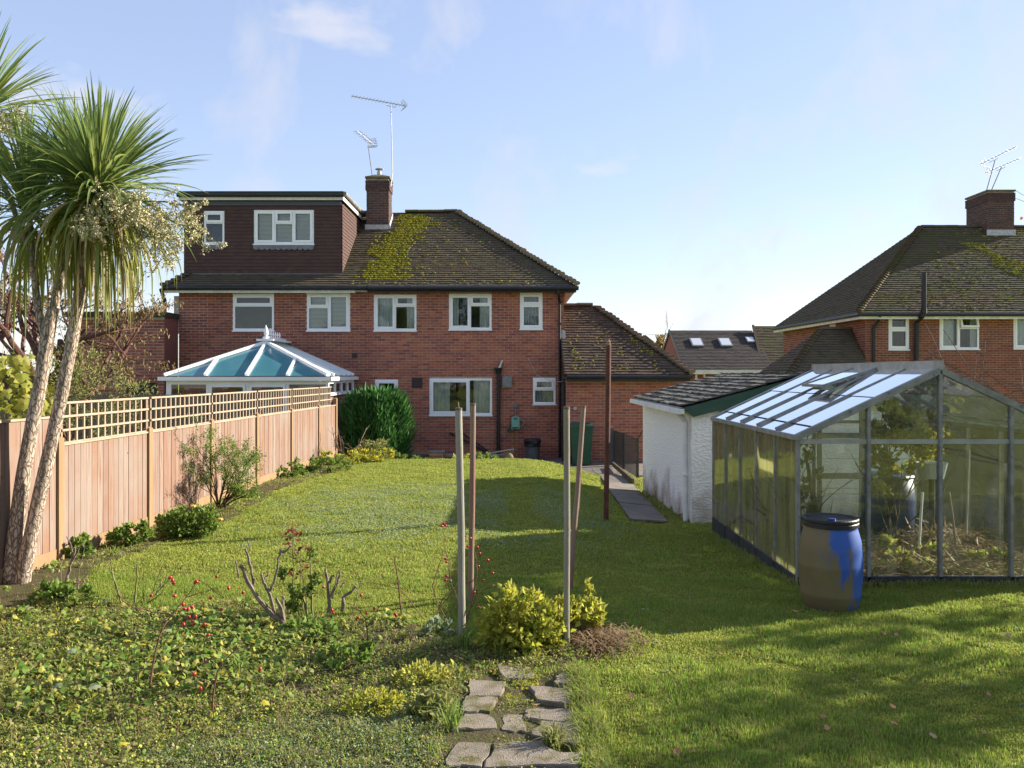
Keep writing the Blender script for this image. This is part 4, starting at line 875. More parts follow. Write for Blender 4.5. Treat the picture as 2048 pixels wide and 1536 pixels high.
for k in range(4):
    xa = cl + .125 + (ew - .11) * k / 4; xb = cl + .04 + (ew - .11) * (k + 1) / 4
    p = obj('pane', MB().box(xa, xb, cY + .03, cY + .036, fz0, fz1 - .1), pane_m, cv)
    if k in (1, 2):
        obj('sash', MB().box(xa, xa + .06, cY - .015, cY + .028, fz0, fz1 - .09).box(xb - .06, xb, cY - .015, cY + .028, fz0, fz1 - .09).box(xa + .06, xb - .06, cY - .015, cY + .028, fz1 - .15, fz1 - .09), upvc, cv)
    bl = MB(); z = .2
    while z < fz1 - .12: bl.add([(xa, cY + .11, z), (xb, cY + .11, z), (xb, cY + .10, z + .03), (xa, cY + .10, z + .03)], [(0, 1, 2, 3)]); z += .045
    if k in (2, 3): obj('blind', bl, blind_m, cv, kind='stuff')
sz = P(0, 788, cY).z; sw = MB()
obj('side_sill', MB().box(cr_ - .08, cr_ + .06, cY - .02, ZW - .012, sz - .04, sz + .03), upvc, cv)
nsp = 4
for k in range(nsp + 1):
    y = cY + .02 + (ZW - cY - .1) * k / nsp; obj('mullion', MB().box(cr_ - .068, cr_ - .003, y + (.05 if k == 0 else 0), y + .07, sz + .03, fz1 - .07), upvc, cv)
for k in range(nsp):
    y0, y1 = cY + .09 + (ZW - cY - .1) * k / nsp, cY + .02 + (ZW - cY - .1) * (k + 1) / nsp; obj('pane', MB().box(cr_ - .04, cr_ - .034, y0, y1, sz + .03, fz1 - .07), pane_m, cv)
bricks(cv, (cr_ - .03, cY, 0), (0, 1, 0), (1, 0, 0), ZW - cY - .02, ZG, sz - .04, [], brick_pale, mortar_pale, seed=81)
obj('floor_slab', MB().box(cl, cr_ - .05, cY + .08, ZW - .02, -.5, -.05), concrete, cv)
obj('dwarf_wall', MB().box(cl, cr_ - .04, cY + .001, cY + .1, ZG, -.001), brick_nb, cv)

# ================================================================== SHED
def rough_white():
    m, n, l = nt_new('white_roughcast'); out = n.new('ShaderNodeOutputMaterial'); b = n.new('ShaderNodeBsdfPrincipled'); b.inputs['Roughness'].default_value = .9; b.inputs['Specular IOR Level'].default_value = .2
    geo = n.new('ShaderNodeNewGeometry'); t = n.new('ShaderNodeTexNoise'); t.inputs['Scale'].default_value = 2.2; t.inputs['Detail'].default_value = 8; l.new(geo.outputs['Position'], t.inputs[0])
    sx = n.new('ShaderNodeSeparateXYZ'); l.new(geo.outputs['Position'], sx.inputs[0])
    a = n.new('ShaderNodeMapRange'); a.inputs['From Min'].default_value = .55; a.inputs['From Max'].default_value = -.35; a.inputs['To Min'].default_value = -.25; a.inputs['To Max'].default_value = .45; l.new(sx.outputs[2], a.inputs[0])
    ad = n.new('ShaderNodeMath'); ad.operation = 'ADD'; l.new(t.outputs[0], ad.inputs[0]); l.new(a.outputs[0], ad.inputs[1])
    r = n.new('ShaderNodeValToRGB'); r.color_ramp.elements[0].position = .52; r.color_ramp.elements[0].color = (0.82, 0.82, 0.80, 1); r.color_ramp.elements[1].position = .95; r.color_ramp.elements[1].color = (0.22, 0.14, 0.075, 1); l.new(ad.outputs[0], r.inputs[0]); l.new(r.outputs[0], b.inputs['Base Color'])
    mp_ = n.new('ShaderNodeMapping'); mp_.inputs['Scale'].default_value = (1, 1, 1.7); l.new(geo.outputs['Position'], mp_.inputs[0])
    v = n.new('ShaderNodeTexVoronoi'); v.inputs['Scale'].default_value = 24; v.feature = 'SMOOTH_F1'; l.new(mp_.outputs[0], v.inputs[0])
    bp = n.new('ShaderNodeBump'); bp.inputs['Strength'].default_value = .55; bp.inputs['Distance'].default_value = .025; l.new(v.outputs[0], bp.inputs['Height']); l.new(bp.outputs[0], b.inputs['Normal']); l.new(b.outputs[0], out.inputs[0]); return m
rough_w = rough_white()
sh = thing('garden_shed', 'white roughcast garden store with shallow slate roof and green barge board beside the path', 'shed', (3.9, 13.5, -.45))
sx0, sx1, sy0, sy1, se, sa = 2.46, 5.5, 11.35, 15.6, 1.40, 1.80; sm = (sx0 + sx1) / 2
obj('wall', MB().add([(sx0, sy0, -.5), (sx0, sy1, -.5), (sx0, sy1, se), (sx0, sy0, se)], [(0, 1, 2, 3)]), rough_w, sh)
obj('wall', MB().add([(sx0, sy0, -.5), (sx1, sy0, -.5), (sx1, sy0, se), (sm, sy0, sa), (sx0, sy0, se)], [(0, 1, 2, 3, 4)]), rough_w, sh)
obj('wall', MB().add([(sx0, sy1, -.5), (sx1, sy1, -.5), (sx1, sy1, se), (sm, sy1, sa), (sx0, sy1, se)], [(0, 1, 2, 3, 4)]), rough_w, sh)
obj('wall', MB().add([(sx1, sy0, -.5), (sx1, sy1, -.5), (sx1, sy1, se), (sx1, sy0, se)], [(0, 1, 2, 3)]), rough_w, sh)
slate = M('weathered_slate', (0, 0, 0), isl_cols=[(0.15, 0.145, 0.135), (0.20, 0.19, 0.175), (0.12, 0.115, 0.105), (0.24, 0.225, 0.205), (0.17, 0.16, 0.145)], c2=(0.05, 0.05, 0.035), scale=8, rough=.9, bump=.5, bscale=60)
sl_ = (sa - se) / (sm - sx0); el = sx0 - .16; ezl = se - .16 * sl_ + .05
A, B, C, D = Vector((el, sy1 + .12, ezl)), Vector((el, sy0 - .12, ezl)), Vector((sm, sy0 - .12, sa + .05)), Vector((sm, sy1 + .12, sa + .05))
tiles(sh, [A, B, C, D], A, B, slate, tw=.24, gauge=.17, th=.012, seed=82, jit=1.7)
A2, B2 = Vector((sx1 + .16, sy0 - .12, ezl)), Vector((sx1 + .16, sy1 + .12, ezl)); tiles(sh, [A2, B2, D, C], A2, B2, slate, tw=.24, gauge=.17, th=.012, seed=83, jit=1.7)
green_p = M('green_paint', (0.030, 0.075, 0.050), (0.04, 0.09, 0.06), 4, .6, .1, 30, stretch=(1, 1, 3))
bb = MB()
for (xa, za, xb, zb) in ((el, ezl, sm, sa + .05), (sx1 + .16, ezl, sm, sa + .05)):
    bb.add([(xa, sy0 - .11, za - .02), (xb, sy0 - .11, zb - .02), (xb, sy0 - .11, zb - .20), (xa + (.16 if xa < sm else -.16), sy0 - .11, za - .14), (xa, sy0 - .085, za - .02), (xb, sy0 - .085, zb - .02), (xb, sy0 - .085, zb - .20), (xa + (.16 if xa < sm else -.16), sy0 - .085, za - .14)], [(0, 1, 2, 3), (0, 4, 5, 1), (3, 2, 6, 7), (0, 3, 7, 4)])
    obj('barge_board', bb, green_p, sh); bb = MB()
obj('gutter', MB().box(el - .07, el + .03, sy0 - .13, sy1 + .1, ezl - .10, ezl - .03).box(el + .032, el + .05, sy0 - .05, sy1 + .1, ezl - .12, ezl - .015), white_paint, sh)
px_ = sx0 - .06; obj('downpipe', MB().tube([(el - .02, sy0 + .05, ezl - .08), (px_, sy0 + .12, ezl - .22), (px_, sy0 + .12, -.2)], .036, 10), white_paint, sh)
obj('pipe_clip', MB().box(px_ - .045, sx0, sy0 + .07, sy0 + .17, .45, .47), white_paint, sh)
obj('corner_board', MB().box(sx0 - .012, sx0 - .001, sy0, sy0 + .09, -.3, se - .06), white_paint, sh)
a, b = P(1440, 830, sy0), P(1560, 787, sy0)
obj('window', MB().box(a.x, a.x + .04, sy0 - .03, sy0 - .002, a.z, b.z).box(b.x - .04, b.x, sy0 - .03, sy0 - .002, a.z, b.z).box(a.x + .04, b.x - .04, sy0 - .03, sy0 - .002, b.z - .05, b.z).box(a.x + .04, b.x - .04, sy0 - .03, sy0 - .002, a.z, a.z + .04), M('grey_wood', (0.30, 0.29, 0.27), (0.2, 0.19, 0.18), 8, .8), sh)
obj('pane', MB().box(a.x + .04, b.x - .04, sy0 - .012, sy0 - .008, a.z + .04, b.z - .05), M('dark_glass', (0.015, 0.018, 0.016), None, rough=.08, spec=.6), sh)

# ================================================================== GREENHOUSE
alg = M('dull_aluminium', (0.30, 0.30, 0.28), (0.20, 0.20, 0.185), 10, 0.55, 0.1, 40, metal=0.3, c3=(0.06, 0.07, 0.05), s3=14, t3=(0.6, 0.75))
alg_pale = M('pale_aluminium', (0.40, 0.40, 0.37), (0.30, 0.30, 0.27), 8, 0.5, metal=0.25)
gg_side = glass('algae_glass', (0.88, 0.90, 0.80), dirt=(0.72, 0.70, 0.36), dirt_amt=.72, dscale=6, stretch=(1, 1, .16), base=.22, refl_k=1.0)
gg_front = glass('clear_old_glass', (0.95, 0.97, 0.96), dirt=(0.45, 0.48, 0.42), dirt_amt=.16, dscale=5, stretch=(1, 1, .4), base=.02, refl_k=1.1)
gg_far = glass('far_side_glass', (0.93, 0.95, 0.93), dirt=(0.18, 0.20, 0.12), dirt_amt=.10, dscale=5, refl_k=1.0)
gg_roof = glass('roof_glass', (0.90, 0.94, 0.93), dirt=(0.66, 0.71, 0.72), dirt_amt=.45, dscale=7, base=.1, refl_k=1.05)
GX0, GX1, GY0, GY1 = 2.515, 5.015, 7.3, 10.35; GE, GR, GB = 1.29, 1.885, .07; GM = (GX0 + GX1) / 2
gh = thing('greenhouse', 'old aluminium greenhouse with algae-stained panes beside the blue barrel', 'greenhouse', (GM, 8.8, -.1))
plinth_m = M('dark_plinth', (0.045, 0.05, 0.055), (0.03, 0.033, 0.033), 6, .7)
obj('plinth', MB().box(GX0 - .01, GX1 + .01, GY0 - .02, GY0 + .04, -.12, GB), plinth_m, gh)
obj('plinth', MB().box(GX0 - .02, GX0 + .04, GY0 + .041, GY1, -.30, GB), plinth_m, gh); obj('plinth', MB().box(GX1 - .04, GX1 + .02, GY0 + .041, GY1, -.30, GB), plinth_m, gh)
obj('plinth', MB().box(GX0, GX1, GY1 - .0, GY1 + .05, -.3, GB), plinth_m, gh)
def rz_at(x): return GE + (GR - GE) * (1 - abs(x - GM) / (GM - GX0))
fxs = [GX0, 3.135, GM, 4.39, GX1]; nby = 5; bys = [GY0 + (GY1 - GY0) * k / nby for k in range(nby + 1)]
t = .027
for Yp in (GY0, GY1):
    for i, x in enumerate(fxs):
        obj('upright', MB().box(x - t / 2, x + t / 2, Yp - .02, Yp + .03, GB - .14, rz_at(x) - .02), alg, gh)
    obj('cross_rail', MB().box(GX0, GX1, Yp + .004, Yp + .028, 1.235, 1.275), alg_pale, gh)
    obj('gable_rafter', MB().bar((GX0 - .02, Yp, GE), (GM, Yp, GR), .05, .055), alg_pale if 0 else alg, gh); obj('gable_rafter', MB().bar((GX1 + .02, Yp, GE), (GM, Yp, GR), .05, .055), alg, gh)
rows = [GB, .43, .80, 1.238]
for Yp, nm in ((GY0, 0), (GY1, 1)):
    for i in range(4):
        xa, xb = fxs[i] + t / 2, fxs[i + 1] - t / 2
        if nm and i in (1, 2): pass
        for k in range(3): obj('pane', MB().box(xa, xb, Yp + .006 + k * .004, Yp + .009 + k * .004, rows[k] - (.012 if k else 0), rows[k + 1]), gg_front, gh)
        obj('gable_pane', MB().prism([(xa, Yp + .006, 1.277), (xb, Yp + .006, 1.277), (xb, Yp + .006, rz_at(xb) - .03), (xa, Yp + .006, max(1.279, rz_at(xa) - .03))], (0, .003, 0)), gg_front, gh)
for k in range(2):                          # sliding door frame in the far gable
    obj('door_rail', MB().box(GM, 4.39, GY1 - .05, GY1 - .02, .55 + k * .5, .62 + k * .5), alg_pale, gh)
obj('door_stile', MB().box(4.32, 4.37, GY1 - .052, GY1 - .018, .1, 1.5), alg_pale, gh); obj('door_stile', MB().box(GM + .03, GM + .08, GY1 - .052, GY1 - .018, .1, 1.6), alg_pale, gh)
for sx_, X in ((-1, GX0), (1, GX1)):
    for k, y in enumerate(bys[1:-1]): obj('upright', MB().box(X - .02, X + .02, y - t / 2, y + t / 2, -.2, GE - .01), alg, gh)
    obj('eaves_bar', MB().box(X - .035, X + .03, GY0 - .03, GY1 + .02, GE - .02, GE + .022), alg, gh)
    for k in range(nby): obj('pane', MB().box(X - .003, X + .003, bys[k] + t / 2 + (.015 if k == 0 else 0), bys[k + 1] - t / 2, GB, GE - .02), gg_side if sx_ < 0 else gg_far, gh)
    nrm_ = Vector((sx_ * (GR - GE), 0, GM - GX0)).normalized(); d0, d1 = Vector((X, 0, GE + .02)), Vector((GM, 0, GR + .005))
    for k in range(1, nby): obj('rafter', MB().bar(d0 + Vector((0, bys[k], .01)), d1 + Vector((0, bys[k], 0)), .032, .04), alg, gh)
    cuts = [0, .12, .56, 1.0]
    for k in range(nby):
        y0, y1 = bys[k] + .012, bys[k + 1] - .012
        for c in range(3):
            if k == 2 and c == 2: cuts_hi = .72 if sx_ < 0 else .72
            hi = cuts[c + 1]
            if k == 2 and c == 2: hi = .62
            q0, q1 = d0 + (d1 - d0) * cuts[c], d0 + (d1 - d0) * hi; o_ = nrm_ * (.005 * c)
            if hi - cuts[c] < .02: continue
            obj('roof_pane', MB().prism([q0 + o_ + Vector((0, y0, 0)), q0 + o_ + Vector((0, y1, 0)), q1 + o_ + Vector((0, y1, 0)), q1 + o_ + Vector((0, y0, 0))], nrm_ * .003), gg_roof, gh)
    for c in (1, 2): obj('glazing_lap', MB().bar(d0 + (d1 - d0) * cuts[c] + nrm_ * .006 + Vector((0, GY0 + .03, 0)), d0 + (d1 - d0) * cuts[c] + nrm_ * .006 + Vector((0, GY1 - .03, 0)), .012, .008), plinth_m, gh)
    # roof vent hinged at the ridge
    lift = .09 if sx_ < 0 else .26
    hq, lq = d1 + nrm_ * .02, d0 + (d1 - d0) * .58 + nrm_ * lift
    vf = MB(); y0, y1 = bys[2] + .01, bys[3] - .01
    vf.bar(lq + Vector((0, y0, 0)), hq + Vector((0, y0, 0)), .03, .03).bar(lq + Vector((0, y1, 0)), hq + Vector((0, y1, 0)), .03, .03).bar(lq + Vector((0, y0, 0)), lq + Vector((0, y1, 0)), .035, .03)
    vt = obj('roof_vent', vf, alg, gh); obj('pane', MB().prism([lq + Vector((0, y0, .004)), lq + Vector((0, y1, .004)), hq + Vector((0, y1, .004)), hq + Vector((0, y0, .004))], nrm_ * .003), gg_roof, vt)
obj('ridge_bar', MB().box(GM - .02, GM + .02, GY0 - .03, GY1 + .03, GR + .005, GR + .085), alg_pale, gh)
obj('purlin', MB().box(GM - .012, GM + .012, GY0 + .03, GY1, GR - .05, GR - .01), alg, gh)
obj('vent_opener', MB().tube([(GM - .12, 8.8, GR - .1), (GM - .12, 8.8, GR - .32)], .022, 6), alg, gh)
obj('brace', MB().bar((GX0 + .03, GY0 + .05, .9), (GX0 + .04, GY0 + .85, 1.27), .02, .02), alg, gh)

# blue barrel
bar_m = None
def barrelmat():
    m, n, l = nt_new('worn_blue_paint'); out = n.new('ShaderNodeOutputMaterial'); b = n.new('ShaderNodeBsdfPrincipled'); b.inputs['Roughness'].default_value = .5; b.inputs['Specular IOR Level'].default_value = .35
    geo = n.new('ShaderNodeNewGeometry'); mp_ = n.new('ShaderNodeMapping'); mp_.inputs['Scale'].default_value = (1.5, 1.2, .8); mp_.inputs['Location'].default_value = (-3.7, 0, .42); l.new(geo.outputs['Position'], mp_.inputs[0])
    t = n.new('ShaderNodeTexNoise'); t.inputs['Scale'].default_value = 3.0; t.inputs['Detail'].default_value = 10; t.inputs['Roughness'].default_value = .68; t.inputs['Distortion'].default_value = .5; l.new(mp_.outputs[0], t.inputs[0])
    sx = n.new('ShaderNodeSeparateXYZ'); l.new(geo.outputs['Position'], sx.inputs[0])
    mr = n.new('ShaderNodeMapRange'); mr.inputs['From Min'].default_value = 2.28; mr.inputs['From Max'].default_value = 2.68; mr.inputs['To Min'].default_value = -.22; mr.inputs['To Max'].default_value = .14; l.new(sx.outputs[0], mr.inputs[0])
    mz = n.new('ShaderNodeMapRange'); mz.inputs['From Min'].default_value = 0; mz.inputs['From Max'].default_value = .65; mz.inputs['To Min'].default_value = -.03; mz.inputs['To Max'].default_value = .08; l.new(sx.outputs[2], mz.inputs[0]); a0 = n.new('ShaderNodeMath'); a0.operation = 'ADD'; l.new(mr.outputs[0], a0.inputs[0]); l.new(mz.outputs[0], a0.inputs[1])
    ad = n.new('ShaderNodeMath'); ad.operation = 'ADD'; l.new(t.outputs[0], ad.inputs[0]); l.new(a0.outputs[0], ad.inputs[1])
    r = n.new('ShaderNodeValToRGB'); r.color_ramp.elements[0].position = .49; r.color_ramp.elements[1].position = .57; l.new(ad.outputs[0], r.inputs[0])
    t2 = n.new('ShaderNodeTexNoise'); t2.inputs['Scale'].default_value = 5; t2.inputs['Detail'].default_value = 6; l.new(geo.outputs['Position'], t2.inputs[0])
    c1 = n.new('ShaderNodeMixRGB'); c1.inputs[1].default_value = (0.125, 0.10, 0.045, 1); c1.inputs[2].default_value = (0.19, 0.15, 0.075, 1); l.new(t2.outputs[0], c1.inputs[0])
    m_ = n.new('ShaderNodeMixRGB'); m_.inputs[2].default_value = (0.03, 0.095, 0.36, 1); l.new(r.outputs[0], m_.inputs[0]); l.new(c1.outputs[0], m_.inputs[1]); l.new(m_.outputs[0], b.inputs['Base Color']); l.new(b.outputs[0], out.inputs[0]); return m
bq = G(1661, 1213); bq = Vector((bq.x, bq.y, float(gz(bq.x, bq.y)) - .01))
br = thing('plastic_barrel', 'plastic barrel with flaking blue and mud-brown paint at the greenhouse corner', 'barrel', bq)
k = .245
obj('body', MB().lathe(bq, [(.01, 0), (.19, 0), (.205, .02), (.228, .12), (.2315, .135), (.2285, .15), (.24, .25), (.243, .34), (.2455, .355), (.243, .37), (.24, .45), (.228, .55), (.205, .63), (.197, .66), (.20, .67), (.01, .67)], 40), barrelmat(), br, smooth=True)
obj('lid', MB().lathe(bq + Vector((0, 0, .655)), [(.205, 0), (.213, .005), (.213, .03), (.208, .036), (.213, .042), (.213, .06), (.205, .068), (.19, .062), (.17, .055), (.01, .055)], 40), black_pvc, br)
obj('bung', MB().lathe(bq + Vector((-.02, -.08, .71)), [(.03, 0), (.03, .014), (.02, .016), (.002, .016)], 12), M('blue_plastic', (0.02, 0.05, 0.22), None, rough=.4), br)

# ================================================================== POLES
gal = M('weathered_pole', (0.27, 0.26, 0.22), (0.20, 0.18, 0.13), 2.5, .6, .15, 60, c3=(0.15, 0.07, 0.05), s3=1.3, t3=(.56, .7), stretch=(1, 1, .35), spec=.35)
gal2 = M('rust_stained_pole', (0.24, 0.19, 0.14), (0.21, 0.10, 0.075), 1.6, .65, .15, 60, stretch=(1, 1, .4))
rust = M('rusty_iron', (0.13, 0.05, 0.032), (0.085, 0.032, 0.024), 5, .75, .3, 60, c3=(0.20, 0.11, 0.05), s3=3, t3=(.55, .7))
def pole(label, x0, y0, x1, y1, w, mat, dlean=0.0, grp='poles standing in the lawn', gy=None):
    b = G(x0, gy or y0); top = P(x1, y1, b.y + dlean); r = w * b.y / F / 2
    t = thing('pole', label, 'pole', b, grp); mid = b + (top - b) * .5 + Vector((.004, 0, 0))
    obj('shaft', MB().tube([b - Vector((0, 0, .1)), b + (top - b) * .25, mid, top], [r * 1.04, r, r, r * .98], 14), mat, t, smooth=False)
    obj('top_rim', MB().lathe(top - Vector((0, 0, .012)), [(r * 1.02, 0), (r * 1.03, .016), (r * .75, .018), (r * .7, .006)], 14), M('pole_rim', (0.12, 0.10, 0.08), None, rough=.8), t)
    return t
p1 = pole('grey-green weathered pole with a twig at its top, beside the rose hips', 925, 1290, 917, 817, 14.5, gal)
obj('twig', MB().tube([P(918, 820, G(925, 1290).y), P(916, 804, G(925, 1290).y)], .004, 5), gal2, p1)
pole('rust-stained pole standing just behind the greenish one', 941, 1206, 946, 808, 11.5, gal2)
pole('straight grey pole rising out of the golden shrub', 1133, 1300, 1133, 815, 13, gal)
p4 = pole('brown leaning pole crossing behind the straight grey one', 1139, 1180, 1167, 813, 10.5, gal2, .15)
b4 = G(1139, 1180)
obj('string', MB().tube([P(1161, 930, b4.y - .04), P(1162, 960, b4.y - .05), P(1158, 1020, b4.y - .05)], .003, 4), trel_m, p4)
p5 = pole('tall rusty iron clothes post beside the concrete path', 1212, 1043, 1217, 690, 10.5, rust)
obj('finial', MB().lathe(P(1217, 690, G(1212, 1043).y), [(.03, -.02), (.022, .02), (.026, .04), (.01, .07)], 8), post_y, p5)

# ================================================================== THINGS BY THE HOUSE
PZ = -.44
gbin_m = M('green_plastic', (0.018, 0.075, 0.045), (0.024, 0.085, 0.052), 5, .5, .05, 40, spec=.35)
bn = thing('wheelie_bin', 'green wheelie bin against the extension wall behind the leaning pole', 'bin', (P(1162, 0, 20.9).x, 20.9, PZ))
bx, by = P(1162, 0, 20.9).x, 20.9
def frus(x0, x1, y0, y1, x2, x3, y2, y3, z0, z1):
    return MB().add([(x0, y0, z0), (x1, y0, z0), (x1, y1, z0), (x0, y1, z0), (x2, y2, z1), (x3, y2, z1), (x3, y3, z1), (x2, y3, z1)], [(0, 3, 2, 1), (4, 5, 6, 7), (0, 1, 5, 4), (1, 2, 6, 5), (2, 3, 7, 6), (3, 0, 4, 7)])
obj('body', frus(bx - .22, bx + .22, by - .2, by + .22, bx - .28, bx + .28, by - .29, by + .29, PZ + .03, PZ + .96), gbin_m, bn)
obj('lid', MB().box(bx - .30, bx + .30, by - .32, by + .30, PZ + .96, PZ + 1.0).add([(bx - .29, by - .3, PZ + 1.0), (bx + .29, by - .3, PZ + 1.0), (bx + .29, by + .28, PZ + 1.0), (bx - .29, by + .28, PZ + 1.0), (bx - .2, by - .1, PZ + 1.06), (bx + .2, by - .1, PZ + 1.06), (bx + .2, by + .25, PZ + 1.07), (bx - .2, by + .25, PZ + 1.07)], [(0, 1, 5, 4), (1, 2, 6, 5), (2, 3, 7, 6), (3, 0, 4, 7), (4, 5, 6, 7)]), gbin_m, bn)
obj('handle', MB().tube([(bx - .24, by + .33, PZ + .94), (bx + .24, by + .33, PZ + .94)], .02, 6), gbin_m, bn)
for sg in (-1, 1): obj('wheel', MB().tube([(bx + sg * .25 - .02, by + .24, PZ + .1), (bx + sg * .25 + .02, by + .24, PZ + .1)], .1, 14), black_pvc, bn)
db = thing('dustbin', 'grey ribbed dustbin lined with a black bag under the small window', 'bin', (P(1065, 0, 22.1).x, 22.1, PZ))
c = Vector((P(1065, 0, 22.1).x, 22.1, PZ)); pr = [(.01, 0)] + [(.17 + .0004 * k + (.003 if k % 2 else 0), .03 * k) for k in range(19)] + [(.21, .56), (.2, .57), (.01, .57)]
obj('body', MB().lathe(c, [(.01, 0), (.18, 0), (.185, .1), (.19, .2), (.2, .38), (.205, .42), (.01, .42)], 24), M('grey_bin', (0.10, 0.10, 0.115), (0.075, 0.075, 0.085), 8, .45, spec=.4), db, smooth=False)
bag = MB().lathe(c, [(.207, .36), (.215, .40), (.20, .43), (.225, .46), (.23, .52), (.20, .56), (.12, .57), (.01, .54)], 18); bag.v = [(x + random.uniform(-.012, .012), y + random.uniform(-.012, .012), z + random.uniform(-.012, .012)) for x, y, z in bag.v]; obj('bin_bag', bag, black_pvc, db)
hr = thing('hose_reel', 'pale green hose reel hanging on the brick wall with hose ends trailing', 'hose reel', P(1031, 858, ZW - .1))
tq = M('pale_green_plastic', (0.20, 0.42, 0.33), (0.17, 0.37, 0.29), 6, .5)
a, b = P(1023, 858, ZW - .14), P(1039, 833, ZW - .14)
obj('case', MB().add([(a.x, ZW - .2, a.z), (b.x, ZW - .2, a.z), (b.x, ZW - .2, b.z - .03), (b.x - .03, ZW - .2, b.z), (a.x + .03, ZW - .2, b.z), (a.x, ZW - .2, b.z - .03), (a.x, ZW - .06, a.z), (b.x, ZW - .06, a.z), (b.x, ZW - .06, b.z - .03), (b.x - .03, ZW - .06, b.z), (a.x + .03, ZW - .06, b.z), (a.x, ZW - .06, b.z - .03)], [(0, 1, 2, 3, 4, 5)] + [(i, (i + 1) % 6, 6 + (i + 1) % 6, 6 + i) for i in range(6)]), tq, hr)
obj('handle', MB().box(a.x + .06, b.x - .06, ZW - .21, ZW - .2015, b.z - .075, b.z - .045), black_pvc, hr); obj('outlet', MB().box(a.x + .02, b.x - .02, ZW - .21, ZW - .2015, a.z + .02, a.z + .055), black_pvc, hr)
obj('bracket', MB().tube([P(1031, 838, ZW - .12), P(1031, 826, ZW - .05), P(1031, 813, ZW - .01)], .02, 6).box(P(1027, 0, ZW).x, P(1035, 0, ZW).x, ZW - .04, ZW - .007, P(0, 815, ZW).z, P(0, 808, ZW).z), lead, hr)
hz = MB().tube([P(1024, 845, ZW - .1), P(1019, 855, ZW - .12), P(1016, 864, ZW - .1)], .016, 6).tube([P(1025, 845, ZW - .13), P(1021, 858, ZW - .14), P(1018, 866, ZW - .12)], .014, 6)
obj('hose', hz, M('dark_green_hose', (0.015, 0.09, 0.05), None, rough=.5), hr)
obj('hose_loop', MB().tube([P(1039, 836, ZW - .1), P(1046, 841, ZW - .1), P(1047, 848, ZW - .1), P(1042, 855, ZW - .1)], .009, 5), tq, hr)
obj('hose_tail', MB().tube([P(1024, 858, ZW - .1), P(1024, 898, ZW - .1)], .008, 5).tube([P(1034, 858, ZW - .1), P(1034, 880, ZW - .1), P(1035, 905, ZW - .08)], .008, 5), M('yellow_hose', (0.40, 0.26, 0.06), None, rough=.5), hr)
# low brick walls, plank and stone mushroom at the lawn's end
def lowwall(label, x0, x1, Y, y0, d=.24):
    a = P(x0, 0, Y).x; b = P(x1, 0, Y).x; zt_ = P(0, y0, Y).z; t = thing('low_wall', label, 'wall', ((a + b) / 2, Y, PZ), 'low walls at the end of the lawn')
    bricks(t, (a, Y, 0), (1, 0, 0), (0, -1, 0), b - a, PZ - .02, zt_ - .04, [], brick_nb, mortar, seed=int(x0)); obj('side_core', MB().box(a + .005, b - .005, Y + .012, Y + d, PZ - .02, zt_ - .041), brick_nb, t)
    obj('coping', MB().box(a - .02, b + .02, Y - .03, Y + d, zt_ - .039, zt_), concrete, t)
lowwall('squat brick pier with concrete coping below the big window', 858, 886, 20.6, 903, .4); lowwall('long low brick edging wall running behind the poles', 887, 1008, 20.9, 910); lowwall('low edging wall next to the clipped conifer', 790, 856, 21.1, 907); lowwall('small brick pier behind the stone mushroom', 1010, 1027, 20.3, 901, .3)
tag(obj('timber_plank', MB().bar(P(970, 908, 20.25), P(1028, 898, 20.2), .1, .025), M('grey_plank', (0.33, 0.30, 0.26), (0.25, 0.22, 0.19), 8, .9), None), 'loose grey plank lying askew across the low brick piers', 'plank')
c = P(1019, 925, 19.2); c.z = PZ - .02
ms_ = thing('stone_mushroom', 'small weathered stone mushroom ornament at the end of the lawn', 'ornament', c); stn = M('mossy_stone', (0.22, 0.19, 0.12), (0.14, 0.13, 0.07), 12, .95, .5, 40)
ztm = P(0, 906, 19.2).z - c.z
obj('stem', MB().lathe(c, [(.06, 0), (.05, .1), (.045, ztm - .1), (.01, ztm - .1)], 12), white_paint, ms_); obj('cap', MB().lathe(c + Vector((0, 0, ztm - .13)), [(.01, -.01), (.085, 0), (.09, .04), (.06, .10), (.01, .13)], 14), stn, ms_, smooth=True)
# wire mesh fence along the path
wf = thing('wire_fence', 'sagging wire mesh fence on dark iron posts between path and shed', 'fence', (2.65, 17.5, -.4)); irn = M('dark_iron', (0.025, 0.027, 0.03), (0.05, 0.04, 0.035), 8, .7)
wps = [(P(1275, 955, 17.0), P(1275, 877, 17.0)), (P(1247.5, 938, 19.0), P(1247, 866, 19.0)), (P(1229, 930, 20.6), P(1229, 861, 20.6))]
for a, b in wps: obj('post', MB().bar(a, b, .05, .05), irn, wf)
obj('stay', MB().bar(wps[0][1] - Vector((0, 0, .02)), P(1285, 862, 16.2), .018, .018), irn, wf)
a, b = P(1219, 930, 20.7), P(1228, 856, 20.7); obj('end_panel', MB().box(a.x, b.x, 20.66, 20.72, a.z, b.z), M('grey_panel', (0.10, 0.10, 0.11), (0.07, 0.07, 0.075), 8, .8), wf)
wm = MB()
for (a0, b0), (a1, b1) in zip(wps[:-1], wps[1:]):
    n = 34
    for k in range(-n // 2, n):
        for sgn in (0, 1):
            t0, t1 = k / n, (k + n / 2.2) / n; v0, v1 = (0, 1) if sgn == 0 else (1, 0)
            lo, hi = max(t0, 0), min(t1, 1)
            if hi <= lo: continue
            def q(t): 
                f = (t - t0) / (t1 - t0); f = v0 + (v1 - v0) * f; return (a0 * (1 - t) + a1 * t) * (1 - f) + (b0 * (1 - t) + b1 * t) * f
            wm.bar(q(lo), q(hi), .004, .004)
obj('wire_mesh', wm, irn, wf, kind='stuff')
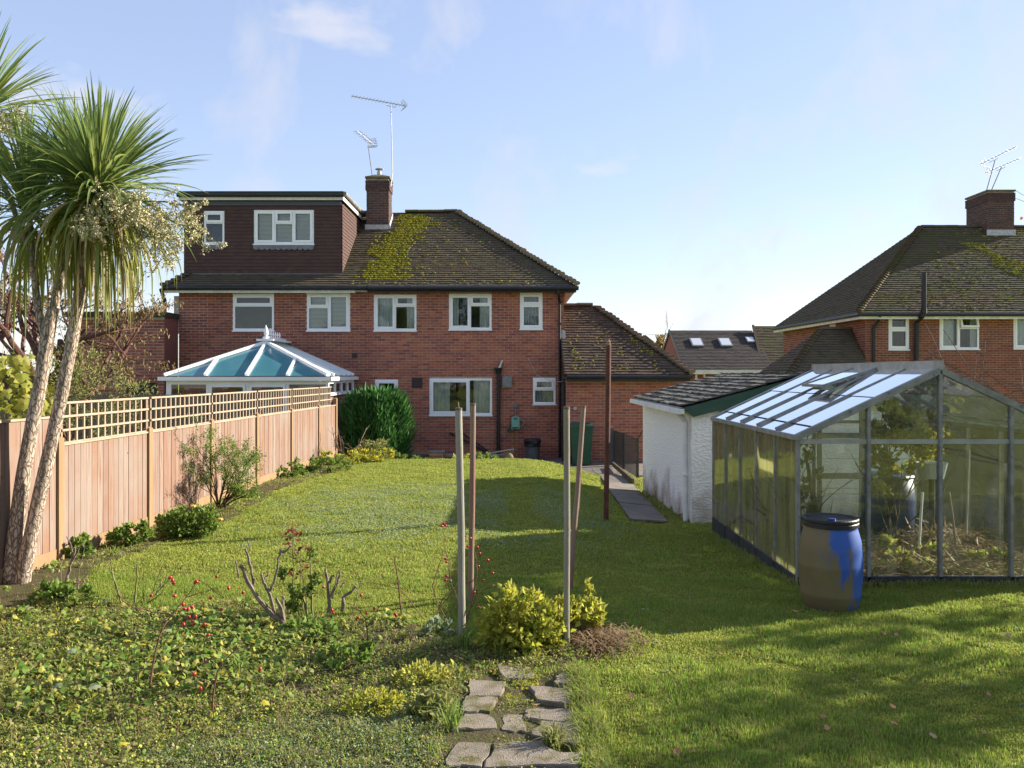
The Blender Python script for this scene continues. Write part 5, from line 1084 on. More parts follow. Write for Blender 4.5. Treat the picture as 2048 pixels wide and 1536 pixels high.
tag(obj('edging_board', MB().bar(P(1226, 928, 20.2), P(1266, 962, 16.6), .05, .1), M('rotten_wood', (0.14, 0.10, 0.06), (0.08, 0.06, 0.04), 9, .9), None), 'half-rotten timber edging board at the foot of the wire fence', 'edging')
cd_ = thing('washing_line', 'thin slack washing line strung from the house wall to the extension', 'cable', P(1056, 716, ZW - .03)); obj('line', MB().tube([P(1056, 716, ZW - .03), P(1073, 750, ZW - .1), P(1108, 764, 22.4), P(1136, 762, 21.5)], .006, 4), lead_pale, cd_)
oc = thing('overhead_cable', 'thin overhead cable crossing the sky above the far roofs', 'cable', P(1262, 666, 58)); obj('wire', MB().tube([P(1240, 663, 58), P(1290, 668, 56), P(1345, 672, 52)], .012, 4), black_pvc, oc)

# ================================================================== PLANTS
def leafmat(name, c1, c2, **k):
    kw = dict(scale=5, rough=.6, island=.35, hue=.02, spec=.25, trans=.42); kw.update(k); return M(name, c1, c2, **kw)
bark_m = M('brown_bark', (0.10, 0.065, 0.045), (0.06, 0.04, 0.03), 12, .95, .6, 40, stretch=(1, 1, .4))
bark_red = M('reddish_bark', (0.13, 0.06, 0.045), (0.08, 0.04, 0.035), 12, .9, .5, 40)
twig_m = M('pale_twig', (0.26, 0.19, 0.13), (0.18, 0.12, 0.08), 12, .9, .3, 40)
twig_grey = M('grey_rose_wood', (0.23, 0.19, 0.15), (0.13, 0.10, 0.075), 18, .9, .6, 60)
stem_green = M('green_stem', (0.16, 0.18, 0.06), (0.20, 0.16, 0.07), 8, .7)
stem_red = M('red_brown_stem', (0.17, 0.075, 0.05), (0.12, 0.07, 0.04), 8, .7)
lf_green = leafmat('mid_green_leaf', (0.15, 0.24, 0.045), (0.21, 0.28, 0.06))
lf_dark = leafmat('dark_green_leaf', (0.03, 0.065, 0.018), (0.05, 0.085, 0.025))
lf_gold = leafmat('golden_leaf', (0.50, 0.46, 0.055), (0.40, 0.40, 0.05), island=.3)
lf_yel = leafmat('yellow_green_leaf', (0.34, 0.38, 0.06), (0.44, 0.43, 0.08))
lf_aut = leafmat('autumn_leaf', (0.34, 0.22, 0.12), (0.24, 0.21, 0.09), hue=.03)
lf_olive = leafmat('olive_leaf', (0.22, 0.245, 0.08), (0.28, 0.285, 0.095))
lf_conif = leafmat('conifer_leaf', (0.04, 0.13, 0.03), (0.075, 0.19, 0.045), island=.4, hue=.015, trans=.2)
lf_red = leafmat('red_leaf', (0.22, 0.055, 0.03), (0.13, 0.045, 0.03))
lf_pale = leafmat('grey_green_leaf', (0.26, 0.32, 0.20), (0.20, 0.26, 0.14))
straw_m = leafmat('dry_straw', (0.32, 0.23, 0.13), (0.22, 0.15, 0.085), hue=.01)
hip_m = M('rose_hip_red', (0.42, 0.025, 0.018), (0.30, 0.02, 0.015), 30, .3, spec=.5)
NP = np.random.RandomState(5)
def unit(v): return v / (np.linalg.norm(v, axis=-1, keepdims=True) + 1e-9)
def leaves(p, d, l, w, fold=.25, rs=NP, up=None):
    """diamond leaves: p base points, d directions"""
    n = len(p); d = unit(d); r = unit(np.cross(d, up if up is not None else unit(rs.normal(size=(n, 3))))); u = np.cross(r, d)
    l = np.broadcast_to(l, (n,))[:, None] * rs.uniform(.65, 1.25, (n, 1)); w = np.broadcast_to(w, (n,))[:, None] * rs.uniform(.7, 1.2, (n, 1))
    v = np.stack([p, p + d * l * .45 + r * w * .5 + u * w * fold, p + d * l - u * l * .12, p + d * l * .45 - r * w * .5 + u * w * fold], 1).reshape(-1, 3)
    k = np.arange(n) * 4; f = np.concatenate([np.stack([k, k + 1, k + 2], 1), np.stack([k, k + 2, k + 3], 1)], 0); o = np.arange(2 * n).reshape(2, n).T.ravel()
    return v, f[o]
def nobj(name, v, f, mat, parent=None, kind=None, base=None):
    org = ORG[parent.name] if parent is not None else (Vector(base) if base is not None else Vector((v[:, 0].mean(), v[:, 1].mean(), v[:, 2].min())))
    me = bpy.data.meshes.new(name); n = len(v); m = len(f); vv_ = (v - np.array(org)).astype(np.float32)
    me.vertices.add(n); me.vertices.foreach_set('co', vv_.ravel()); k = f.shape[1]
    me.loops.add(m * k); me.loops.foreach_set('vertex_index', f.astype(np.int32).ravel()); me.polygons.add(m)
    me.polygons.foreach_set('loop_start', np.arange(m, dtype=np.int32) * k); me.update(calc_edges=True); me.materials.append(mat)
    o = bpy.data.objects.new(name, me); put(o, parent)
    if parent is None: o.location = org
    ORG[o.name] = org
    if kind: o['kind'] = kind
    return o
def blobs(ells, n, rs, shell=.45, clump=40, csig=.10):
    """points in ellipsoids, gathered into clumps so that gaps and light and dark masses show"""
    vol = np.array([r[0] * r[1] * r[2] for c, r in ells]); pr = vol / vol.sum(); out = []; dirs = []
    for (c, r), q in zip(ells, pr):
        m = max(8, int(n * q)); nc = max(4, m // clump); cd = unit(rs.normal(size=(nc, 3))); rad = rs.uniform(shell, 1, (nc, 1)) ** .6
        cc = cd * rad; idx = rs.randint(0, nc, m); pp = cc[idx] + rs.normal(size=(m, 3)) * csig
        out.append(np.array(c) + pp * np.array(r)); dirs.append(pp)
    return np.concatenate(out), unit(np.concatenate(dirs))
def grow(mb, p, d, L, r, depth, rg, spread=.6, grav=0.0, kids=(2, 3), tips=None, shrink=.68):
    p = Vector(p); d = Vector(d).normalized(); pts = [p]; n = 4
    for i in range(n):
        d = (d + Vector((rg.gauss(0, .13), rg.gauss(0, .13), rg.gauss(0, .10) + grav))).normalized(); pts.append(pts[-1] + d * L / n)
    mb.tube(pts, [r * (1 - .4 * i / n) for i in range(n + 1)], 6 if r > .02 else 4, cap=True)
    if tips is not None and depth <= 1: tips += pts[1:]
    if depth > 0:
        for k in range(rg.randint(*kids)):
            i = rg.randint(2, n); nd = (d + Vector((rg.gauss(0, spread), rg.gauss(0, spread), rg.gauss(0.1, spread * .7)))).normalized()
            grow(mb, pts[i], nd, L * rg.uniform(shrink - .12, shrink + .12), r * .55, depth - 1, rg, spread, grav, kids, tips, shrink)
def shrub(name, label, cat, base, ells, n, size, mat, group=None, stem=None, nstem=5, seed=1, upb=.35, clump=40, csig=.10, shell=.45, spr=.35, sr=.01):
    rs = np.random.RandomState(seed); rg = random.Random(seed); base = Vector(base); t = thing(name, label, cat, base, group)
    mb = MB()
    for k in range(nstem):
        c, r = ells[k % len(ells)]; tgt = Vector(c) + Vector((rg.uniform(-.5, .5) * r[0], rg.uniform(-.5, .5) * r[1], rg.uniform(.0, .6) * r[2])); d = tgt - base
        grow(mb, base + Vector((rg.uniform(-.02, .02), rg.uniform(-.02, .02), -.02)), d, max(.05, d.length * .6), sr, 2, rg, spr, shrink=.6)
    obj('stems', mb, stem or bark_m, t)
    p, dd = blobs(ells, n, rs, shell, clump, csig); dd = dd + rs.normal(size=dd.shape) * .8 + np.array([0, 0, upb])
    v, f = leaves(p, dd, size[0], size[1], rs=rs); keep = None
    nobj('foliage', v, f, mat, t); return t
def tree(name, label, base, h, ells, n, size, mat, group=None, tr=.12, seed=1, bark=None):
    rs = np.random.RandomState(seed); rg = random.Random(seed); base = Vector(base); t = thing(name, label, 'tree', base, group)
    mb = MB(); top = base + Vector((rg.uniform(-.2, .2), rg.uniform(-.2, .2), h)); mb.tube([base - Vector((0, 0, .1)), base + (top - base) * .4 + Vector((.05, 0, 0)), top], [tr, tr * .8, tr * .55], 10)
    obj('trunk', mb, bark or bark_m, t); lm = MB()
    for c, r in ells:
        for k in range(3): grow(lm, base + (top - base) * rg.uniform(.7, 1), Vector(c) - top + Vector((rg.gauss(0, .3), rg.gauss(0, .3), rg.gauss(.2, .3))), (Vector(c) - top).length + .3, tr * .35, 2, rg, .5)
    obj('limbs', lm, bark or bark_m, t)
    p, dd = blobs(ells, n, rs, .4, 60, .12); dd = dd + rs.normal(size=dd.shape) * .9
    v, f = leaves(p, dd, size[0], size[1], rs=rs); nobj('crown', v, f, mat, t); return t

# ------------------------------------------------------------------ cabbage palm
palm_leaf = M('palm_leaf', (0.085, 0.13, 0.035), (0.12, 0.16, 0.05), 3, .45, spec=.4, trans=.25, island=.0, hue=0)
def palmmat(name, cs):
    m, n, l = nt_new(name); out = n.new('ShaderNodeOutputMaterial'); b = n.new('ShaderNodeBsdfPrincipled'); b.inputs['Roughness'].default_value = .42; b.inputs['Specular IOR Level'].default_value = .4
    oi = n.new('ShaderNodeObjectInfo'); geo = n.new('ShaderNodeNewGeometry'); ad = n.new('ShaderNodeMath'); ad.operation = 'ADD'; l.new(oi.outputs['Random'], ad.inputs[0]); l.new(geo.outputs['Random Per Island'], ad.inputs[1])
    fr = n.new('ShaderNodeMath'); fr.operation = 'FRACT'; l.new(ad.outputs[0], fr.inputs[0]); r = n.new('ShaderNodeValToRGB'); e = r.color_ramp.elements
    while len(e) < len(cs): e.new(.5)
    for i, c in enumerate(cs): e[i].position = i / (len(cs) - 1); e[i].color = (*c, 1)
    l.new(fr.outputs[0], r.inputs[0]); l.new(r.outputs[0], b.inputs['Base Color']); tr = n.new('ShaderNodeBsdfTranslucent'); l.new(r.outputs[0], tr.inputs[0]); ms = n.new('ShaderNodeMixShader'); ms.inputs[0].default_value = .42
    l.new(b.outputs[0], ms.inputs[1]); l.new(tr.outputs[0], ms.inputs[2]); l.new(ms.outputs[0], out.inputs[0]); return m
pl_green = palmmat('palm_green', [(0.15, 0.23, 0.065), (0.24, 0.31, 0.10), (0.12, 0.20, 0.07), (0.28, 0.32, 0.085), (0.18, 0.26, 0.09)])
pl_old = palmmat('palm_old', [(0.19, 0.23, 0.045), (0.32, 0.30, 0.05), (0.17, 0.22, 0.045), (0.40, 0.29, 0.17), (0.15, 0.20, 0.045), (0.28, 0.29, 0.05), (0.24, 0.27, 0.05)])
def leaf_strip(el, L, droop, w=.034, n=8, tw=0.0):
    mb = MB(); p = Vector((0, 0, 0)); a = el; vs = []
    for i in range(n + 1):
        t = i / n; ww = w * (.55 + 1.1 * t if t < .35 else .935 * (1 - ((t - .35) / .65) ** 1.7)) / 2 + .0008
        ux = Vector((-math.sin(a), 0, math.cos(a))); side = Vector((0, 1, 0)) * math.cos(tw * t) + ux * math.sin(tw * t)
        vs += [p - side * ww + ux * ww * .35, p.copy(), p + side * ww + ux * ww * .35]
        p = p + Vector((math.cos(a), 0, math.sin(a))) * L / n
        a = max(a - droop * (0.35 + 1.6 * t) / n * max(.15, math.cos(a) * .6 + .5), -1.55)
    fs = []
    for i in range(n): k = i * 3; fs += [(k, k + 1, k + 4, k + 3), (k + 1, k + 2, k + 5, k + 4)]
    mb.add(vs, fs); return mb
cp = thing('cabbage_palm', 'tall multi-stemmed cabbage palm with spiky crowns and cream flower sprays by the fence', 'palm tree', (-4.35, 7.35, -.02))
PYd = 7.35
def barkmat():
    m, n, l = nt_new('palm_bark'); out = n.new('ShaderNodeOutputMaterial'); b = n.new('ShaderNodeBsdfPrincipled'); b.inputs['Roughness'].default_value = .9; b.inputs['Specular IOR Level'].default_value = .15
    geo = n.new('ShaderNodeNewGeometry'); mp_ = n.new('ShaderNodeMapping'); mp_.inputs['Scale'].default_value = (1, 1, .33); l.new(geo.outputs['Position'], mp_.inputs[0])
    v = n.new('ShaderNodeTexVoronoi'); v.feature = 'DISTANCE_TO_EDGE'; v.inputs['Scale'].default_value = 38; 
    nz_ = n.new('ShaderNodeTexNoise'); nz_.inputs['Scale'].default_value = 22; nz_.inputs['Detail'].default_value = 5; l.new(mp_.outputs[0], nz_.inputs[0])
    mxv = n.new('ShaderNodeMixRGB'); mxv.inputs[0].default_value = .07; l.new(mp_.outputs[0], mxv.inputs[1]); l.new(nz_.outputs[1], mxv.inputs[2]); l.new(mxv.outputs[0], v.inputs[0])
    r = n.new('ShaderNodeValToRGB'); r.color_ramp.elements[0].position = .0; r.color_ramp.elements[0].color = (0.14, 0.105, 0.08, 1); r.color_ramp.elements[1].position = .16; r.color_ramp.elements[1].color = (0.36, 0.29, 0.23, 1); l.new(v.outputs[0], r.inputs[0])
    m2 = n.new('ShaderNodeMixRGB'); m2.blend_type = 'MULTIPLY'; m2.inputs[0].default_value = .6; l.new(r.outputs[0], m2.inputs[1]); l.new(nz_.outputs[0], m2.inputs[2])
    hs_ = n.new('ShaderNodeHueSaturation'); hs_.inputs['Value'].default_value = 1.75; hs_.inputs['Saturation'].default_value = .95; l.new(m2.outputs[0], hs_.inputs['Color']); l.new(hs_.outputs[0], b.inputs['Base Color'])
    bp = n.new('ShaderNodeBump'); bp.inputs['Strength'].default_value = .9; bp.inputs['Distance'].default_value = .012; r2 = n.new('ShaderNodeMapRange'); r2.inputs['From Max'].default_value = .15; l.new(v.outputs[0], r2.inputs[0]); l.new(r2.outputs[0], bp.inputs['Height']); l.new(bp.outputs[0], b.inputs['Normal']); l.new(b.outputs[0], out.inputs[0]); return m
pbark = barkmat()
def trunk(pts, w, dy=0.0, yoff=None):
    ps = []; rr = []
    for i, (x, y) in enumerate(pts):
        ps.append(P(x, y, PYd + dy * i / len(pts) + (yoff or 0)))
    q = []; rad = []
    for i in range(len(ps) - 1):
        for k in range(4):
            t = k / 4; a, b, c, d = ps[max(i - 1, 0)], ps[i], ps[i + 1], ps[min(i + 2, len(ps) - 1)]
            q.append(.5 * ((2 * b) + (c - a) * t + (2 * a - 5 * b + 4 * c - d) * t * t + (-a + 3 * b - 3 * c + d) * t ** 3)); rad.append((w[i] * (1 - t) + w[i + 1] * t) * PYd / F / 2 * random.uniform(.96, 1.05))
    q.append(ps[-1]); rad.append(w[-1] * PYd / F / 2)
    return MB().tube(q, [r * .74 for r in rad], 16)
obj('trunk', trunk([(22, 1165), (32, 1060), (55, 900), (82, 760), (97, 660), (108, 615)], [46, 38, 35, 34, 37, 30], .15), pbark, cp, smooth=True)
obj('trunk', trunk([(40, 1180), (62, 1070), (95, 920), (125, 780), (150, 650), (166, 540), (185, 440), (195, 392)], [44, 36, 34, 32, 30, 27, 24, 20]), pbark, cp, smooth=True)
obj('branch', trunk([(92, 680), (75, 610), (68, 530), (60, 450), (57, 425)], [22, 20, 19, 16, 14], .1, .14), pbark, cp, smooth=True)
obj('branch', trunk([(104, 640), (118, 570), (138, 500), (152, 430), (158, 400)], [27, 24, 20, 18, 14], .3, .14), pbark, cp, smooth=True)
obj('branch', trunk([(68, 530), (20, 400), (-25, 300), (-40, 235)], [14, 14, 14, 12], .3, .2), pbark, cp, smooth=True)
classes = {}
def lclass(e, L, dr, mat, key):
    kk = (e, key)
    if kk not in classes: classes[kk] = [mesh('leaf', leaf_strip(R(e + random.uniform(-3, 3)), L * random.uniform(.9, 1.08), dr * random.uniform(.8, 1.25), tw=random.uniform(-.8, .8)), mat) for _ in range(3)]
    return random.choice(classes[kk])
def crown(c, ng, no, L, npart, old=True, emin=-25, tilt=0.0):
    c = Vector(c); acc = MB(); cnt = 0; items = []
    for k in range(ng):
        e = round(random.choice([random.uniform(30, 88), random.uniform(emin, 60)]) / 8) * 8; items.append((lclass(e, L, .35 + .5 * (e < 30) + .25 * random.random(), pl_green, 'g'), random.uniform(0, 6.283), random.uniform(.82, 1.1), Vector((0, 0, random.uniform(-.03, .06))), pl_green))
    for k in range(no):
        e = round(random.uniform(-70, -5) / 9) * 9; items.append((lclass(e, L * 1.14, 2.1, pl_old, 'o'), random.uniform(0, 6.283), random.uniform(.72, 1.12), Vector((0, 0, random.uniform(-.16, .0))), pl_old))
    random.shuffle(items); rest = {}
    for i, (me, az, s, off, mt) in enumerate(items):
        q = Quaternion((0, 0, 1), az)
        if i < npart: inst('leaf', me, cp, c + off, q, (s, s, s))
        else:
            M4 = Matrix.Translation(c + off) @ q.to_matrix().to_4x4() @ Matrix.Scale(s, 4); a = rest.setdefault(mt.name, (MB(), mt))[0]
            a.add([M4 @ v.co for v in me.vertices], [tuple(p.vertices) for p in me.polygons])
    for a, mt in rest.values(): obj('leaves', a, mt, cp, kind='stuff')
crown(P(197, 388, PYd), 430, 200, .93, 240)
crown(P(57, 425, PYd + .25), 200, 34, .80, 30)
crown(P(150, 400, PYd + .45), 160, 60, .85, 10)
crown(P(-40, 235, PYd + .5), 210, 30, .92, 30)
flm = M('cream_floret', (0.58, 0.53, 0.34), (0.46, 0.43, 0.24), 30, .8, island=.3)
def panicle(c, d, L, n, seed):
    rg = random.Random(seed); rs = np.random.RandomState(seed); mb = MB(); c = Vector(c); d = Vector(d).normalized(); pts = []; p = c; dd = d.copy(); stem = [c]
    for i in range(6): dd = (dd + Vector((0, 0, -.10))).normalized(); p = p + dd * L / 6; stem.append(p)
    mb.tube(stem, [.012 - .0015 * i for i in range(7)], 5)
    for i in range(1, 7):
        for k in range(5):
            sd_ = (dd * .6 + Vector((rg.gauss(0, .7), rg.gauss(0, .7), rg.gauss(0, .6)))).normalized(); ln = L * rg.uniform(.2, .42) * (1.1 - i * .09); e = [stem[i] + sd_ * ln * t + Vector((0, 0, -.06 * t * t)) for t in (0, .35, .7, 1)]; mb.tube(e, .003, 3)
            for q in range(4):
                o_ = e[1] + (e[3] - e[1]) * rg.random(); s2 = (sd_ + Vector((rg.gauss(0, .8), rg.gauss(0, .8), rg.gauss(0, .7)))).normalized(); e2 = o_ + s2 * ln * .4; mb.tube([o_, e2], .0018, 3)
                for z in range(n): pts.append(o_ + (e2 - o_) * rg.random() + Vector((rg.gauss(0, .007), rg.gauss(0, .007), rg.gauss(0, .007))))
            for z in range(n): pts.append(e[1] + (e[3] - e[1]) * rg.random() + Vector((rg.gauss(0, .007), rg.gauss(0, .007), rg.gauss(0, .007))))
    t = obj('flower_spray', mb, stem_green, cp); P_ = np.array([tuple(q) for q in pts]); v, f = leaves(P_, rs.normal(size=P_.shape), .017, .015, rs=rs); nobj('florets', v, f, flm, t, kind='stuff')
panicle(P(210, 425, PYd), (0.75, -0.55, 0.12), 1.02, 16, 1)
panicle(P(205, 425, PYd), (0.90, -0.30, 0.10), 1.08, 14, 2)
panicle(P(200, 430, PYd), (0.35, -0.90, 0.00), 0.72, 16, 3)
panicle(P(205, 420, PYd), (0.95, -0.15, 0.35), 0.84, 13, 6)
panicle(P(205, 430, PYd), (0.80, -0.40, -0.15), 0.90, 14, 7)
panicle(P(210, 425, PYd), (0.62, -0.70, 0.25), 0.84, 14, 8)
panicle(P(-35, 260, PYd + .4), (.6, -.6, .2), .55, 9, 4); panicle(P(-35, 250, PYd + .4), (.8, -.2, .4), .5, 8, 5)

# ------------------------------------------------------------------ trees and shrubs beyond the fence
rg = random.Random(3); bt = thing('garden_tree', 'bare-branched dark tree with a few hanging autumn leaves behind the fence', 'tree', (-7.0, 13.0, 0))
tb = MB(); tips = []
tb.tube([(-7.0, 13, -.1), (-7.05, 13, .9), (-7.2, 13, 1.5)], [.15, .13, .12], 10); obj('trunk', tb, bark_red, bt); tb = MB()
for d in ((-.9, 0, .8), (.1, .3, 1), (-.3, -.3, 1), (-.6, .2, .9), (-1, .3, .3), (-1, -.2, .55), (-.2, .2, 1), (.45, 0, .35), (-.8, .2, .9)): grow(tb, (-7.15, 13, 1.3 + random.uniform(-.4, .3)), d, 1.25, .07, 4, rg, .55, .0, (2, 3), tips, .72)
obj('limbs', tb, bark_red, bt)
rs = np.random.RandomState(8); tp_ = np.array([tuple(q) for q in tips]); idx = rs.randint(0, len(tp_), 6500); v, f = leaves(tp_[idx] + rs.normal(size=(6500, 3)) * .04, rs.normal(size=(6500, 3)) * .4 + np.array([0, 0, -1]), .075, .028, rs=rs); nobj('crown', v, f, lf_aut, bt)
shrub('garden_shrub', 'loose olive-green shrub spilling over the far side of the trellis', 'shrub', (-6.5, 12.6, 0), [((-6.6, 12.6, 1.35), (.8, .5, .9)), ((-6.0, 12.7, 1.25), (.55, .4, .55)), ((-7.1, 12.7, 1.7), (.6, .5, .7))], 5200, (.06, .022), lf_olive, seed=4, nstem=9, sr=.02)
# large lobed leaves at the left edge
lf_clim = leafmat('climber_leaf', (0.22, 0.25, 0.04), (0.30, 0.29, 0.05))
vl = thing('leafy_climber', 'climber with big yellow-green lobed leaves topping the left end of the fence', 'climber', (-5.45, 8.6, 0)); mb = MB(); rg = random.Random(6)
for k in range(6): grow(mb, (-5.45 + rg.uniform(-.2, .2), 8.6, 0), (rg.uniform(-.2, .15), 0, 1), 1.1, .012, 2, rg, .3)
obj('stems', mb, stem_green, vl)
def lobed(s):
    pts = [(0, 0), (.28, -.12), (.5, .08), (.42, .3), (.62, .52), (.34, .6), (.22, .78), (0, 1.05), (-.22, .78), (-.34, .6), (-.62, .52), (-.42, .3), (-.5, .08), (-.28, -.12)]
    mb = MB(); mb.add([(x * s, y * s, -.22 * s * (abs(x) ** 1.5) - .15 * s * y * y) for x, y in pts] + [(0, .35 * s, .03 * s)], [(i, (i + 1) % 14, 14) for i in range(14)]); return mb
lob = [mesh('leaf', lobed(s), lf_clim) for s in (.07, .095, .12)]
def facing(rg_, tgt=Vector((.5, -.9, .5)), j=.8):
    nrm_ = (tgt + Vector((rg_.gauss(0, j), rg_.gauss(0, j), rg_.gauss(0, j)))).normalized(); y_ = Vector((rg_.gauss(0, .5), rg_.gauss(0, .3), -1)); y_ = (y_ - nrm_ * y_.dot(nrm_)).normalized(); x_ = y_.cross(nrm_)
    return Matrix((x_, y_, nrm_)).transposed().to_quaternion()
for k in range(190):
    q = P(rg.choice([rg.uniform(-40, 95), rg.uniform(-40, 60)]), rg.uniform(700, 850) + 10, 8.6 + rg.uniform(-.3, .4))
    if q.x > -4.9 and q.z > 1.75: continue
    inst('leaf', rg.choice(lob), vl, q, facing(rg))
for k in range(14): inst('leaf', rg.choice(lob), vl, P(rg.uniform(66, 112), rg.uniform(795, 835), 8.9 + rg.uniform(-.2, .2)), facing(rg))
# weathered fence of the garden beyond
pkm = M('grey_weathered_board', (0.21, 0.16, 0.12), (0.14, 0.11, 0.085), 6, .9, .3, 40, stretch=(6, 6, .6)); pf_ = thing('old_fence', 'old grey upright-board fence in the next garden', 'fence', (-8.5, 17.2, 0)); bme = mesh('board', MB().box(0, .095, 0, .018, 0, 1.45), pkm)
for k in range(62): inst('board', bme, pf_, (-11.6 + k * .103, 17.2, random.uniform(-.03, .0)))
obj('rail', MB().box(-11.6, -5.2, 17.22, 17.26, 1.1, 1.18), pkm, pf_)
# hedge and trees beyond the greenhouse, outside the right edge, and the trees behind the viewer
shrub('hedge', 'dense dark green boundary hedge beyond the greenhouse', 'hedge', (8.2, 10, -.2), [((8.2 + .15 * math.sin(k), 3.5 + k * 1.25, .55), (.65, .95, .95)) for k in range(11)], 16000, (.09, .05), lf_dark, seed=9, nstem=22, sr=.03, clump=60)
tree('garden_tree', 'leafy tree standing beyond the hedge right of the lawn', (11.2, 7.2, -.2), 2.6, [((11.0, 7.1, 3.7), (1.6, 1.5, 1.1)), ((10.5, 8.2, 3.2), (1.1, 1.1, .8)), ((11.8, 6.2, 3.3), (1.2, 1.1, .9)), ((10.2, 6.2, 2.9), (.9, .9, .6))], 6500, (.13, .08), lf_green, seed=12, group='trees round the garden')
tree('garden_tree', 'slender leafy tree nearer the viewer beyond the hedge', (8.8, 3.6, -.1), 2.2, [((8.7, 3.6, 3.0), (1.2, 1.2, 1.0)), ((9.3, 4.3, 2.5), (.8, .8, .6)), ((8.2, 2.8, 2.4), (.8, .8, .6))], 1500, (.12, .07), lf_olive, seed=13, group='trees round the garden')
for k, (x, y, h) in enumerate(((-9, -12, 3), (-4, -14, 3.4), (1.5, -13, 3.0), (7, -14, 3.4), (13, -11, 3))):
    tree('garden_tree', ('broad', 'tall', 'dense', 'spreading', 'leaning')[k] + ' garden tree in the row facing the house', (x, y, 0), h, [((x, y, h + 1.5), (2.6, 2.2, 2.2)), ((x + 1.5, y, h + .2), (2, 1.8, 1.6)), ((x - 1.5, y + .3, h - .6), (2, 1.8, 1.7)), ((x, y, 1.4), (2.6, 1, 1.4))], 3600, (.3, .2), lf_dark, seed=20 + k, group='trees round the garden')
tree('autumn_tree', 'autumn tree with russet leaves beside the far chimney', (23.6, 34, -1), 5, [((23.8, 34, 8.3), (2.3, 2, 1.7)), ((24.5, 34, 6), (2.4, 2, 2))], 2600, (.22, .14), lf_red, seed=31)
tree('far_tree', 'small yellowing tree in the gap between the far roofs', (9.75, 53.5, -1), 2.5, [((9.75, 53.5, 3.3), (.9, .9, 1.0))], 900, (.2, .14), lf_aut, seed=32)

# ------------------------------------------------------------------ shrubs along the house and fence
c = P(753, 846, 20.4); cvb = thing('conifer_shrub', 'clipped rounded dark green conifer in front of the brick wall', 'shrub', (c.x, 20.4, -.44))
rs = np.random.RandomState(14); n = 11000; th_ = rs.uniform(0, 2 * np.pi, n); zz_ = rs.uniform(0, 1, n) ** .9; H_ = P(0, 786, 20.4).z + .44; rr_ = .75 * (1 - np.abs((zz_ - .52) / .62) ** 3.2 * .62); lump = 1 + .09 * np.sin(th_ * 5 + zz_ * 3) + .07 * np.sin(th_ * 11 + 2 * zz_ + 2 * np.sin(th_ * 3)) + .05 * np.sin(th_ * 23 + zz_ * 2)
topw = np.sqrt(rs.uniform(0, 1, n)); istop = rs.uniform(0, 1, n) < .22
r_ = np.where(istop, rr_ * 0 + .62 * topw, rr_ * lump * rs.uniform(.80, 1.03, n)); z_ = np.where(istop, H_ * (.93 + .05 * rs.uniform(0, 1, n) - .10 * topw ** 3), zz_ * H_ * .95)
p = np.stack([c.x + r_ * np.cos(th_), 20.4 + r_ * np.sin(th_), -.44 + z_], 1); d = np.stack([np.cos(th_) * .45, np.sin(th_) * .45, np.ones(n)], 1) + rs.normal(size=(n, 3)) * .28; v, f = leaves(p, d, np.where(rs.uniform(0, 1, n) < .12, .30, .15), .036, rs=rs); nobj('foliage', v, f, lf_conif, cvb)
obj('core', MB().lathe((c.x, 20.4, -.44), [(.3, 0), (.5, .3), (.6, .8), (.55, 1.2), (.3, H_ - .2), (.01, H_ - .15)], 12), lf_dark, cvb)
rg = random.Random(15)
def bare(name, label, x, y, Ypx, sprays, mat, depth=2, r=.012, seed=1, group=None, leafm=None, nl=0, lsz=(.03, .015), spread=.45):
    rg_ = random.Random(seed); b = G(x, y) if Ypx is None else P(x, y, Ypx); t = thing(name, label, 'shrub', b, group); mb = MB(); tips = []
    for (tx, ty) in sprays:
        d = P(tx, ty, b.y + rg_.uniform(-.15, .15)) - b; grow(mb, b + Vector((rg_.uniform(-.03, .03), 0, -.02)), d, d.length * .62, r, depth, rg_, spread, .0, (2, 3), tips, .6)
    obj('stems', mb, mat, t)
    if nl:
        rs_ = np.random.RandomState(seed); tp = np.array([tuple(q) for q in tips]); ix = rs_.randint(0, len(tp), nl); v, f = leaves(tp[ix] + rs_.normal(size=(nl, 3)) * .025, rs_.normal(size=(nl, 3)) + np.array([0, 0, .4]), lsz[0], lsz[1], rs=rs_); nobj('foliage', v, f, leafm, t)
    return t
bare('bare_shrub', 'leafless twiggy shrub between the fence end and the conifer', 692, 925, None, [(672, 850), (685, 848), (700, 855), (740, 868), (728, 872), (665, 875)], twig_m, 2, .018, 16)
shrub('flowering_shrub', 'low bush with dusky pink flower heads at the foot of the conifer', 'shrub', (P(752, 925, 18.9).x, 18.9, -.2), [((P(752, 0, 18.9).x, 18.9, .08), (.45, .3, .28)), ((P(728, 0, 18.9).x, 18.9, .0), (.3, .25, .22))], 2200, (.05, .025), lf_olive, seed=17, nstem=6)
bare('open_shrub', 'wiry arching shrub with tiny leaves casting its shadow on the fence', 437, 1018, None, [(390, 900), (420, 870), (450, 862), (480, 880), (525, 900), (520, 930), (535, 945), (405, 930), (465, 900), (500, 960), (440, 890), (485, 930), (510, 910), (470, 950), (455, 880)], bark_m, 3, .011, 18, leafm=lf_green, nl=8000, lsz=(.030, .014))
t = shrub('rose_bush', 'low leafy rose bush with yellow-orange blooms by the fence', 'shrub', G(380, 1075), [(tuple(P(375, 1050, G(380, 1075).y)), (.27, .25, .2)), (tuple(P(405, 1045, G(380, 1075).y)), (.2, .2, .17)), (tuple(P(350, 1055, G(380, 1075).y)), (.2, .2, .16))], 3200, (.05, .032), lf_green, seed=19, nstem=7, clump=25)
blm = M('yellow_orange_petal', (0.62, 0.34, 0.07), (0.66, 0.44, 0.14), 30, .6, trans=.2)
